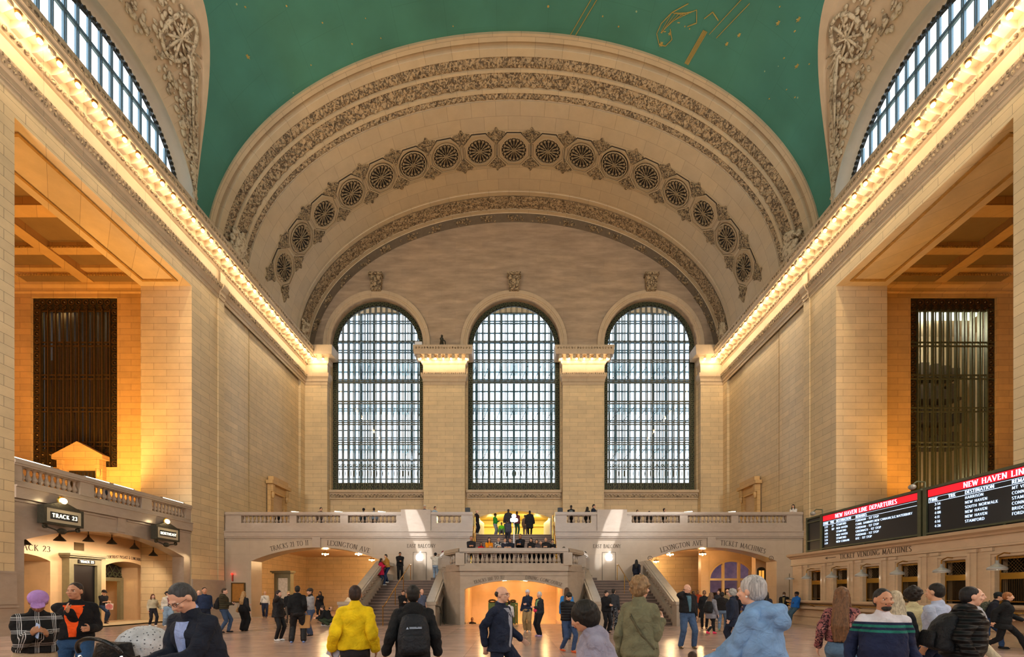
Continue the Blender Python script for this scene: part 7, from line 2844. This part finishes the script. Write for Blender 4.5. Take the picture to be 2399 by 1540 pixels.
# woman in light blue
p = person('person with short silver grey hair and light blue hooded coat, largest figure', PXD(1792, 3.5), 3.5, face=-108, H=1.71, fem=True, fat=1.25, lean=8, hp=2, hy=-6, al=(-.02, .33, -.38), ar=(.16, .42, -.36), skin='p', hair='full', hc='a9a7a8', top='7396c2', th=.052, hem=-.30, hood=2,
           pants='2c3040', det=2, extra={'strap': ('1a2438', -1)})
m = MB(); m.ball(p['hd'](.078, .0, -.045), .009, 8, 6); m.build('earring', plain('pearl', 'e8e0d8', .2), p['root'])
# child
p = person('small child with brown hair just showing at the bottom edge', PXD(1622, 4.6), 4.6, face=180, H=.96, fat=1.2, skin='p', hair='full', hc='3e2a1f', top='4a5a78', th=.03, pants='2a2a30', det=1)
# woman with long auburn hair
p = person('person with long auburn hair, pink and black blouse and jeans, back turned', PXD(1972, 5.7), 5.7, face=172, H=1.67, fem=True, fat=1.2, al=(.12, .0, -.46), ar='swingf', legs='step', skin='p', hair='longc', hairlen=.42, hc='6b4a30', top='7d4b4c', tmat=cloth('8a5456', 'blotch', c2='2a1a22', c3='a8716a', scale=.8), th=.025, hem=.06,
           pants='54718f', loose=.014, shoes='d0d0d0', det=2)
# man in the banded sweater
p = person('person in white and navy sweater with green stripes walking toward the camera', PXD(2068, 4.45), 4.45, face=14, H=1.64, fat=1.35, hy=14, al=(.12, .05, -.46), ar=(.13, .0, -.46), legs='step', skin='b', hair='beard', hc='25211f',
           top='1b2340', tmat=cloth('1b2340', 'bands', c2=[(1.165, '1f6a60'), (1.19, '1b2340'), (1.215, '1f6a60'), (1.24, '1b2340'), (1.265, 'c9c6ce')]), th=.034, hem=-.03, pants='1d2238', loose=.02, shoes='202020', det=2)
p = person('person with long straight ash blonde hair and black jacket behind the sweatered man', PXD(2097, 5.7), 5.7, face=-160, H=1.62, fem=True, legs='step', skin='p', hair='longc', hairlen=.36, hc='b3a58c', top='1a1a20', th=.03, pants='202028', det=2)
p = person('person with dark curly hair, cream top and black trousers seen from behind', PXD(2139, 6.4), 6.4, face=185, H=1.68, fem=True, legs='step', skin='a', hair='curly', hc='1d1512', top='c4bb94', th=.02, hem=.04, pants='15151a', loose=.008, shoes='222222', det=2)
p = person('person with black hair and pale blue shirt looking left near the ticket windows', PXD(2195, 6.0), 6.0, face=-118, H=1.73, al=(.05, .0, -.48), ar=(.05, .1, -.45), legs='step', skin='a', hair='short', hc='17120f', top='a9b4cf', th=.018, hem=-.04, pants='23304e', det=2)
p = person('person in black puffer jacket with a big black backpack striding right', PXD(2250, 5.3), 5.3, face=112, H=1.72, fat=1.2, lean=8, al=(.05, .16, -.45), ar=(.06, -.05, -.46), legs=((.08, .38, 0), (.08, -.42, .06)), skin='p', hair='short', hc='121014', top='121316', tmat=cloth('121316', 'quilt', rough=.5), th=.06, hem=-.08, hood=True,
           pants='1b2236', loose=.02, shoes='1a1a1a', det=2)
backpack(p, 'bulky black backpack on the person in the black puffer jacket', '15171c', 1.35)
p = person('person in light grey shirt with reddish face passing behind the black puffer jacket', PXD(2281, 6.6), 6.6, face=75, H=1.70, legs='stride', skin='p', hair='bald', hc='7a5a48', top='9fa3ad', th=.02, pants='b9ad94', det=2)
p = person('person in jeans with a camouflage backpack leaning forward by the ticket counter', PXD(2312, 12.6), 12.6, face=95, H=1.68, lean=22, hp=10, al='swingf', ar='hang', legs='stride', skin='a', hair='short', hc='14120f', top='20222c', th=.03, pants='2c4468', shoes='141414', det=1, extra={'cap': '1a1f20', 'beanie': 1})
backpack(p, 'olive camouflage backpack on the leaning person by the ticket counter', '3f4436', 1.2, mat=cloth('3f4436', 'blotch', c2='23261f', c3='6a6454'))
p = person('person with orange brown hair and black coat striding right in grey shoes', PXD(2352, 11.6), 11.6, face=88, H=1.66, fem=True, lean=6, al='swingf', ar='swingb', legs=((.05, .42, 0), (.05, -.42, .05)), skin='a', hair='full', hc='8f5a30', top='151618', th=.045, hem=-.22, pants='121214', shoes='8c8a84', det=1)

# ---- middle distance, left half
def at(px, fy, **k):
    d = feet_d(fy)
    return PXD(px, d), d


x, d = at(234, 1458)
p = person('person in black cap and T-shirt looking at a phone beside the left doorcase', -20.55, 22.5, face=40, H=1.74, hp=20, al='phone', ar='phone', legs=((.09, .02, 0), (.07, .22, .12)), skin='a', hair='short', top='15151a', th=.014, sleeve=.35, pants='22304a', shoes='3a2a24', det=1, extra={'cap': '1c1613'})
phone(p, 'l', 'dark phone of the person in the black cap by the left doorcase')


def target_rings(root, w_, h, dp):
    m = MB()
    for r in (.13, .085, .04):
        m.lathe([(r - .022, 0), (r, 0), (r, .006), (r - .022, .006)], n=20, ax=lambda a, b, c: (a, -dp - c - .002, h * .5 + b))
    m.build('red_rings', plain('ring_red', 'c02a2e', .6), root)


tote(p, 'r', 'shopping_bag', 'white carrier bag with red rings beside the left doorcase', [plain('bag_white', 'd9c9c0', .7)], .15, .3, .05, .1, draw=target_rings, rz=.6)
x, d = at(358, 1468)
person('person in beige jacket and black trousers, left one of a strolling pair', x, d, face=20, H=1.54, fem=True, al=(.2, .0, -.44), ar='hang', legs='step', skin='p', hair='longc', hc='6a3f26', top='bdb094', th=.04, hem=.04, pants='26242a', shoes='e0e0e0', det=1)
x, d = at(393, 1469)
person('person in white quilted jacket and wide pale jeans, right one of a strolling pair', x, d, face=15, H=1.68, fem=True, hp=-12, hy=30, legs='step', skin='a', hair='bun', hc='1d1614', top='d8cfc0', tmat=cloth('d8cfc0', 'quilt'), th=.04, hem=.06, shirt='8a5a5a', pants='7f95ac', loose=.04, shoes='d8d8d8', det=1)
person('person in dark navy jacket with black hair behind the bending man', PXD(479, 16.5), 16.5, face=10, H=1.78, al='pocket', ar='pocket', skin='b', hair='short', hc='15110e', top='1f2c48', th=.03, pants='1a2030', det=1)
person('person with glasses and dark coat half hidden behind the bending man', PXD(466, 17.6), 17.6, face=0, H=1.68, skin='p', hair='bald', hc='4a3a30', top='1c1c20', th=.03, pants='1a2030', det=1, extra={'glasses': 'clear'})
x, d = at(524, 1483)
p = person('person in olive brown puffer jacket and jeans with a backpack, using a phone', x, d, face=78, H=1.78, hp=12, al='phone', ar='phone', legs=((.1, .14, 0), (.1, -.1, 0)), skin='p', hair='short', hc='3a2a1e', top='3b3627', tmat=cloth('3b3627', 'quilt'), th=.05, hood=True, hem=-.02, pants='3d506e', loose=.014, shoes='17171c', det=1)
backpack(p, 'black backpack on the person in the olive brown puffer jacket', '1c1c20', 1.0); phone(p, 'l', 'phone in the hands of the person in the olive brown puffer jacket')
x, d = at(571, 1479)
p = person('person with blonde hair in black coat and wide black trousers, tan handbag on shoulder', x, d, face=140, H=1.64, fem=True, al='phone', ar='hang', skin='p', hair='long', hc='a07c50', top='1a1a1e', th=.04, hem=-.12, pants='161618', loose=.045, shoes='5a4a44', det=1)
shoulder_bag(p, 'tan handbag on the blonde person in black', 'a9845a', 1)
x, d = at(621, 1448)
p = person('person in white shirt and dark trousers with a cross strap in the left archway', x, d, face=0, H=1.72, fat=1.25, hp=5, al='hang', ar='hang', legs='step', skin='a', hair='bald', hc='', top='cfc8bd', th=.02, hem=.02, pants='22283a', loose=.02, shoes='17171c', det=1, extra={'strap': ('3a342c', -1)})
shoulder_bag(p, 'small dark messenger bag on the person in the white shirt', '2a2622', -1, (.12, .05, .09))
x, d = at(652, 1502)
person('person in black blazer and trousers with long dark hair and white sneakers', x, d, face=48, H=1.66, fem=True, fat=1.1, al='hang', ar='ear', skin='p', hair='long', hc='2c1c18', hairlen=.34, top='16161a', th=.04, hem=-.14, pants='141418', shoes='dcdcdc', det=1)
x, d = at(697, 1507)
p = person('person in black hoodie and trousers seen from behind with blue and white sneakers', x, d, face=172, H=1.80, al='hang', ar='pocket', legs='wide', skin='a', hair='short', hc='191512', top='141518', th=.04, hem=-.04, hood=True, pants='141418', loose=.03, shoes='6f86b8', det=1)
kraft = plain('kraft_paper', 'a57c4c', .8, var=.08, scale=8)
c_ = p['M'] @ p['hands']['r'][0]
p['root']['label'] = 'person in black hoodie and trousers seen from behind with blue and white sneakers'
tote(p, 'r', 'paper_bag', 'brown kraft paper bag held by the person in the black hoodie', [kraft], .15, .40, .09, .12, rz=.2)
x, d = at(727, 1490)
person('person in grey shirt, dark vest and dark cap standing behind the paper bag', x, d, face=-60, H=1.74, al='phone', ar='hang', skin='a', hair='short', top='8c8c90', th=.02, hem=-.02, pants='3d4a66', loose=.02, shoes='17171c', det=1, extra={'cap': '3a332e', 'scarf': '2a2422'})
x, d = at(676, 1464)
person('person with blonde hair and black face mask behind the two talkers', x, d, face=10, H=1.66, fem=True, skin='p', hair='full', hc='b99866', top='17181c', th=.04, pants='4a4038', shoes='4a4038', det=1, extra={'mask': '121214'})
person('person in black coat standing far inside near the left passage wall', PXD(750, 25.5), 25.5, face=-20, H=1.66, fem=True, al='chest', ar='hang', skin='c', hair='long', hc='14100e', top='15151a', th=.05, hem=-.3, pants='18181c', shoes='18181c', det=0)
# crouching pair
x, d = at(766, 1468)
person('person crouching on the floor in black jacket and dark green trousers', x + .15, d, face=-100, H=1.68, lean=34, hp=10, al=(-.05, .36, -.28), ar=(-.02, .30, -.2), pel=.33, legs=((.14, .06, 0), (.14, .10, 0)), skin='p', hair='full', hc='3a2a20', top='17191c', th=.04, hem=.02, pants='2f3a2a', loose=.02, shoes='8a8278', det=1)
person('person kneeling beside the crouching one, dark clothes', x - .35, d + .3, face=80, H=1.62, lean=40, hp=30, al=(-.02, .34, -.3), ar=(-.02, .30, -.3), pel=.34, legs=((.14, .08, 0), (.12, .04, 0)), skin='a', hair='bald', hc='1c1816', top='1b1c20', th=.04, hem=.02, pants='1a1a1e', shoes='cfcfcf', det=1)
# stairs
def sz(d_):
    return 0.0 if d_ < 21.5 else min(2.3, (math.floor((d_ - 21.5) / .35) + 1) * .15333)


# those in front of the left flight
person('person in black sweater reading a phone at the foot of the left flight', PXD(945, 21.0), 20.9, face=15, H=1.72, hp=38, al='phone', ar='phone', skin='a', hair='short', hc='3a2417', top='141417', th=.03, pants='23242b', det=1)
person('person with bald head and blue grey T-shirt at the foot of the left flight', PXD(988, 20.6), 20.6, face=30, H=1.76, al='hang', ar='hang', skin='p', hair='bald', hc='8a6a58', top='4a536a', th=.016, sleeve=.4, pants='23242b', det=1)
d = 25.9; z = sz(d)
person('person in crimson pink coat hugging another near the top of the left flight', PXD(893, d), d, z, face=70, H=1.60, fem=True, al='chest', ar='chest', legs='step', skin='c', hair='long', hc='1f1410', top='b31a3f', th=.05, hem=-.28, pants='2a3a58', shoes='d8d8d8', det=1)
person('person in mustard tan coat hugging the one in crimson on the left flight', PXD(908, 26.3), 26.3, sz(26.3), face=-75, H=1.70, al='chest', ar='chest', lean=8, hp=15, skin='a', hair='short', hc='18120f', top='a87a35', th=.045, hem=-.02, pants='1f3050', shoes='d8d8d8', det=1)
person('person in black jacket reading a phone at the top of the left flight', PXD(937, 26.6), 26.6, 2.3, face=5, H=1.70, hp=32, al='phone', ar='phone', skin='c', hair='short', hc='18120f', top='131316', th=.055, hem=-.08, pants='141416', loose=.02, shoes='141416', det=1)
person('person in white sweatshirt and dark cap taking a photo on the left side landing', PXD(1020, 27.4), 27.4, 2.3, face=165, H=1.72, al='ear', ar='up', skin='a', hair='short', hc='201812', top='c9c4ba', th=.05, hem=.0, pants='8fa5bd', loose=.02, shoes='2a2a2a', det=1, extra={'cap': '222022'})
person('person in black vest and maroon beanie on the left side landing', PXD(1038, 27.9), 27.9, 2.55, face=100, H=1.62, skin='b', hair='short', top='1a1a1e', th=.045, pants='22222a', det=0, extra={'cap': '6a2024', 'beanie': 1})
person('person in maroon jacket at the right side landing', PXD(1371, 27.6), 27.6, 2.5, face=-30, H=1.62, fem=True, al='chest', ar='chest', skin='p', hair='full', hc='2a1a18', top='6a2a34', th=.03, pants='22222a', det=0)
person('person in dark navy coat climbing the right flight', PXD(1491, 25.6), 25.6, sz(25.6), face=178, H=1.66, fem=True, al='swingf', ar='swingb', legs='step', skin='b', hair='long', hc='120f0e', hairlen=.25, top='1a1e2c', th=.045, hem=-.08, pants='1a2030', shoes='1a1a1a', det=1)
person('person in dark grey jacket near the foot of the right flight', PXD(1436, 18.6), 18.6, face=165, H=1.76, lean=6, skin='a', hair='short', hc='1a1614', top='2f3238', th=.04, pants='16161c', pmat=cloth('16161c', 'blotch', c2='5a6068', scale=.7), shoes='1a1a1a', det=1)
person('person in black hooded top looking down at the foot of the right flight', PXD(1420, 17.4), 17.4, face=35, H=1.66, al='phone', ar='phone', skin='p', hair='full', hc='1f1815', top='131418', th=.045, hem=-.06, hood=True, pants='15151a', shoes='15151a', det=1)

# ---- central figures on the floor
x, d = at(1236, 1481)
p = person('person in white cap, navy patterned jacket and khaki trousers before the archway', x, d, face=-14, H=1.70, fem=True, al='phone', ar='hang', skin='p', hair='full', hc='7a6a5a', top='1f2a40', th=.04, hem=-.12, pants='8f7a58', loose=.03, shoes='d6d0cc', det=1, extra={'cap': 'd8d8e0', 'scarf': '2f3a44'})
backpack(p, 'small black backpack of the person in the white cap', '15161a', .8)
x, d = at(1264, 1492)
p = person('person with white hair, dark cardigan and pink pouch talking before the archway', x, d, face=-50, H=1.62, fem=True, fat=1.25, al='phone', ar='hang', skin='p', hair='full', hc='cfcac4', top='24262c', tmat=cloth('24262c', 'blotch', c2='30343a'), th=.03, hem=-.06, shirt='7da070', pants='17181e', shoes='9a86b0', det=1)
m = MB(); m.ball(tuple(p['T'](.06, .17, -.06)), (.10, .05, .07), 12, 8); o = m.build('pouch', plain('pouch_pink', 'd02a5a', .5), smooth=True); o.location = p['root'].location; o.rotation_euler = p['root'].rotation_euler
tag(o, 'bright pink waist pouch of the white haired person', 'bag')
x, d = at(1330, 1529)
p = person('person in black puffer jacket and jeans reading, gift bag hanging from the arm', x, d, face=38, H=1.62, hp=38, al='phone', ar='fold', legs='step', skin='a', hair='full', hc='17120f', top='1a1b20', tmat=cloth('1a1b20', 'quilt', rough=.6), th=.055, hem=-.02, pants='35486a', loose=.012, shoes='c0552f', det=1)


def gift(root, w_, h, dp):
    m = MB()
    random.seed(4)
    for i in range(14):
        a = random.uniform(-.8, .8) * w_
        m.tube((a * .6, 0, h), (a, random.uniform(-.04, .04), h + random.uniform(.1, .22)), .015, .004, 5)
    m.build('tissue_paper', plain('tissue_yellow', 'b9b22a', .4, .3), root)


tote(p, 'r', 'gift_bag', 'shiny pink and silver gift bag with yellow tissue held by the reading person', [plain('gift_foil', 'b9a09c', .25, .5, var=.5, scale=14)], .14, .32, .07, .05, draw=gift)
person('person with long brown hair and bright blue jacket seen from behind near the archway', PXD(1328, 15.0), 15.0, face=180, H=1.75, fem=True, skin='a', hair='long', hc='4a3424', hairlen=.3, top='2d74b8', th=.04, hem=-.02, pants='23304a', shoes='2a2a2a', det=1)
person('person in white shirt and dark backpack straps going down the central stair', PXD(1193, 22.4), 22.6, -.48, face=170, H=1.66, skin='c', hair='short', hc='14100e', top='c9cbd0', th=.03, pants='23242c', det=0)
person('person with sunglasses coming up the central stair, only head and shoulders showing', PXD(1106, 24.4), 24.4, -1.45, face=0, H=1.7, skin='c', hair='short', hc='14100e', top='1a1a1e', th=.03, pants='23242c', det=0, extra={'glasses': 'sun'})

# ---- right half crowd
x, d = at(1610, 1520)
p = person('person with bald head, black jacket and blue jeans holding a phone to the ear', x, d, face=22, H=1.82, fat=1.3, hy=30, al='hang', ar='ear', legs='wide', skin='p', hair='bald', hc='', top='17181c', th=.038, hem=.02, shirt='4a6a7a', pants='3a5070', loose=.02, shoes='5a4a30', det=1)
phone(p, 'r', 'phone at the ear of the bald person in jeans')
person('person in sunglasses and black top with tan bag in the right hand crowd', PXD(1650, 19.5), 19.5, face=5, H=1.68, fem=True, skin='c', hair='short', hc='15100e', top='17181c', th=.03, pants='17181c', shoes='17181c', det=1, extra={'glasses': 'sun'})
x, d = at(1666, 1487)
p = person('person in grey coat and black leggings with pink shoes and black backpack walking away', x, d, face=148, H=1.64, fem=True, al='hang', ar='hang', legs='stride', skin='p', hair='long', hc='6a5240', hairlen=.2, top='74757f', th=.04, hem=-.26, pants='131318', loose=.004, shoes='d0345a', det=1)
backpack(p, 'black backpack on the person in the grey coat with pink shoes', '131417', 1.1)
person('person in black hooded jacket and jeans walking in the right hand crowd', PXD(1692, 18.3), 18.3, face=170, H=1.66, legs='strideR', skin='a', hair='full', hc='17120f', top='1c1a1b', th=.045, hood=True, pants='5f748e', shoes='6a8a80', det=1)
person('person in tan vest over pale shirt in the right hand crowd', PXD(1704, 20.0), 20.0, face=160, H=1.74, skin='p', hair='bald', hc='8a6a58', top='8a7658', th=.03, pants='3a3a44', det=1)
person('person with curly grey hair and dark navy coat beside the light blue coat', PXD(1716, 12.4), 12.4, face=-100, H=1.68, fem=True, fat=1.2, skin='p', hair='curly', hc='9a9a98', top='1c2436', th=.05, hem=-.3, pants='1b2030', det=1)
person('person in dark clothes standing just right of the light blue coat', PXD(1795, 16.0), 16.0, face=150, H=1.62, fem=True, fat=1.2, skin='b', hair='long', hc='17120f', top='1d1c26', th=.05, hem=-.2, pants='1a1a20', det=1)
person('person in orange jacket far back in the right hand crowd', PXD(1635, 27.0), 27.0, face=10, H=1.74, skin='c', hair='short', top='a8401f', th=.03, pants='22222a', det=0)
person('person in dark coat far back between the orange and tan figures', PXD(1683, 26.0), 26.0, face=5, H=1.72, skin='p', hair='short', top='2a2c34', th=.03, pants='22222a', det=0)
person('person in dark jacket with a backpack far back beside the shop window', PXD(1742, 24.5), 24.5, face=60, H=1.70, skin='b', hair='short', top='1c1d24', th=.04, pants='2a3350', det=0)
person('person in dark jacket far back at the left edge of the shop window', PXD(1722, 28.0), 27.6, face=-20, H=1.66, skin='b', hair='full', hc='241b16', top='22232a', th=.04, pants='1c1c24', det=0)
person('person in grey hoodie far back behind the phone caller', PXD(1624, 25.2), 25.2, face=30, H=1.68, skin='d', hair='short', hc='120e0c', top='3c3d44', th=.04, pants='1c1c24', det=0)
p = person('person in black jacket and patterned trousers wearing a white face mask', PXD(1837, 23.6), 23.6, face=-10, H=1.62, fat=1.2, al='pocket', ar='hang', skin='d', hair='short', hc='120e0c', top='17171a', th=.05, hem=-.05, shirt='8a7a50', pants='2a2a2e', pmat=cloth('1c1c20', 'blotch', c2='6a6258', scale=.8), shoes='17171a', det=1, extra={'mask': 'd8dce0'})
p = person('person in bright blue jacket and jeans leaning on the ticket counter', 13.98, 22.35, face=-52, H=1.70, lean=-10, al='fold', ar='fold', legs=((.10, .34, 0), (.10, .28, 0)), pel=.88, skin='d', hair='short', hc='120e0c', top='1f63b4', th=.055, hem=-.04, pants='3f5668', loose=.02, shoes='17171a', det=1, extra={'cap': '15151a', 'beanie': 1})

# ---- at the landing rail
LZ_ = LZ
lst = [(1104, 'black sweater, at its left end', dict(top='26262b', H=1.72, skin='b')),
       (1127, 'bright red coat', dict(top='b3141c', H=1.38, hair='longc', fem=True, skin='c')),
       (1145, 'orange yellow jacket and long black hair', dict(top='e08a12', H=1.62, hair='longc', fem=True, hc='15100e')),
       (1168, 'black and white patterned jacket', dict(top='2a2a2e', H=1.62, tmat=cloth('1d1d22', 'blotch', c2='b0b0b0', scale=.5))),
       (1182, 'pale scarf and dark jacket', dict(top='2b2b38', H=1.58, extra={'scarf': 'b9b0b4'})),
       (1196, 'dark blue jacket and reddish hair', dict(top='1d2230', H=1.58, hair='full', hc='5a2f22')),
       (1220, 'black hooded top with a blue lanyard pouch', dict(top='14151b', H=1.80, extra={'lanyard': '5a8ad0'}, skin='c')),
       (1245, 'black scarf and dark coat', dict(top='1d1c20', H=1.60, fem=True, hair='longc', hc='15100e')),
       (1258, 'grey patterned coat', dict(top='4a4448', H=1.52, fem=True, hair='longc')),
       (1268, 'brown checked coat', dict(top='5f4a40', H=1.44, fem=True)),
       (1279, 'black coat and brown hair', dict(top='17171c', H=1.62, hc='3a2418')),
       (1294, 'black coat with pale fur collar', dict(top='1a1a1e', H=1.56, extra={'scarf': '8d8578'}, fem=True, hair='full'))]
for px, desc, kw in lst:
    kw = dict(kw)
    dd = 22.62 + (0.25 if abs(px - 1204) > 80 else 0)
    H_ = kw.pop('H')
    person('person leaning on the landing rail in ' + desc, PXD(px, dd), dd, LZ_, face=random.uniform(-12, 12), H=H_, lean=12, al='rail', ar='rail', th=kw.pop('th', .035), det=1, group='people at the landing rail', **kw)
person('person in dark coat with frizzy hair at the splayed right corner of the landing', PXD(1321, 24.2), 24.2, LZ_ - .25, face=10, H=1.55, skin='c', hair='curly', hc='4a4034', top='26221f', th=.04, det=0)

# ---- around the yellow archway
person('person in green T-shirt and black cap at the yellow archway', PXD(1160, 31.6), 31.6, FLB, face=60, H=1.66, al='phone', ar='phone', skin='d', hair='short', hc='120e0c', top='2a8a30', th=.03, pants='8d93a0', det=0, extra={'cap': '17171a'})
person('person in bright lime T-shirt seated low beside the yellow archway', PXD(1175, 31.2), 31.2, FLB, face=0, H=1.5, pel=.35, legs=((.15, .3, 0), (.15, .3, 0)), skin='d', hair='short', hc='120e0c', top='6ac81e', th=.025, pants='6a6a70', det=0)
person('person in dark hooded coat behind the lamp standard, left of the pole', PXD(1191, 31.0), 31.0, FLB, face=175, H=1.86, skin='a', hair='short', top='33323a', th=.06, hem=-.2, hood=True, pants='2a2a32', det=0)
person('person in slate jacket and dark trousers climbing left of the pole', PXD(1189, 29.0), 29.0, LZ + 1.9, face=178, H=1.68, legs='step', al='chest', ar='hang', skin='a', hair='short', top='3c3e4c', th=.05, hem=-.05, pants='2c2d38', det=0)
person('person in maroon top with white bag just right of the pole', PXD(1211, 31.0), 31.0, FLB, face=160, H=1.70, fem=True, skin='b', hair='full', top='5a2a34', th=.04, hem=-.1, pants='1f4a3c', det=0)
person('person in long black coat with hood at the yellow archway', PXD(1241, 31.2), 31.2, FLB, face=178, H=1.80, skin='a', hair='short', hc='1a1512', top='26272c', tmat=cloth('26272c', 'quilt'), th=.065, hem=-.42, hood=True, pants='1a1a20', det=0)
person('person in beige coat partly hidden by the long black coat', PXD(1230, 31.9), 31.9, FLB, face=170, H=1.62, fem=True, skin='a', hair='full', hc='4a3424', top='9a7a64', th=.04, hem=-.1, pants='8a7a74', det=0)
person('person in dark jacket behind the left rail of the middle flight', PXD(1117, 30.2), 30.2, FLB, face=60, H=1.64, skin='p', hair='bald', hc='8a5a48', top='221c20', th=.04, pants='22222a', det=0)

# ---- along the end balcony
bal = [(652, 'only dark hair showing, stooping, left end', dict(H=1.40, lean=25, hair='full'), 29.6, 0),
       (752, 'tan coat with dark bag, standing tall', dict(H=1.94, top='4a3c32', hair='full', al='chest'), 30.2, 20),
       (852, 'black cap and black backpack seen from behind', dict(H=1.88, top='5a6a74', extra={'cap': '14141a'}), 30.2, 165),
       (876, 'grey denim shirt seen from behind', dict(H=1.92, top='6a7684', hair='short', hc='1a1512'), 30.2, 178),
       (995, 'navy jacket and pale cap', dict(H=1.90, top='1d2a48', extra={'cap': 'b9b0a4'}, al='rail', ar='rail'), 29.2, 0),
       (1017, 'pale blue shirt with dark bag', dict(H=1.80, top='9fb0c0', fem=True, hair='bun', al='rail', ar='rail', lean=12), 29.2, 30),
       (1316, 'white T-shirt seen from behind', dict(H=1.78, top='c9cbd4', skin='d', hc='120e0c'), 29.6, 175),
       (1338, 'black jacket and grey backpack seen from behind', dict(H=1.94, top='17181c', fat=1.3, al='rail', ar='rail'), 29.4, 178),
       (1376, 'black coat with long dark hair', dict(H=1.82, top='1a1a1e', fem=True, hair='long'), 29.4, 150),
       (1391, 'navy coat looking right', dict(H=1.95, top='1c2536', hair='full', al='rail', ar='rail'), 29.2, 60),
       (1493, 'only dark hair showing near the right tall block', dict(H=1.72, hair='full'), 30.0, 20),
       (1521, 'only a dark low head showing', dict(H=1.64, hair='full'), 30.0, -20),
       (1556, 'black top in profile', dict(H=1.80, top='15151a'), 29.8, 110),
       (1860, 'white cardigan and black hair leaning out at the right end', dict(H=1.92, top='c9c2ba', fem=True, hair='longc', hc='120e0c', lean=24, al='rail', ar='rail'), 29.0, -10)]
for px, desc, kw, dd, fc in bal:
    kw = dict(kw)
    kw.setdefault('top', '1c1c22')
    kw.setdefault('hc', '1d1613')
    H_ = kw.pop('H') * .94
    p = person('person on the end balcony, ' + desc, PXD(px, dd), dd, FLB, face=fc, H=H_, th=.035, det=0, **kw)
    if 'black backpack' in desc: backpack(p, 'black backpack on a capped person on the end balcony', '15171b', .9)
    if 'grey backpack' in desc: backpack(p, 'grey backpack on a person on the end balcony', '5a6468', .9)
person('person with dark hair just above the left side balcony rail', -19.3, 21.2, FLB, face=90, H=1.30, det=0, hair='full', top='1c1c22')

bpy.data.scenes.remove(TMP)
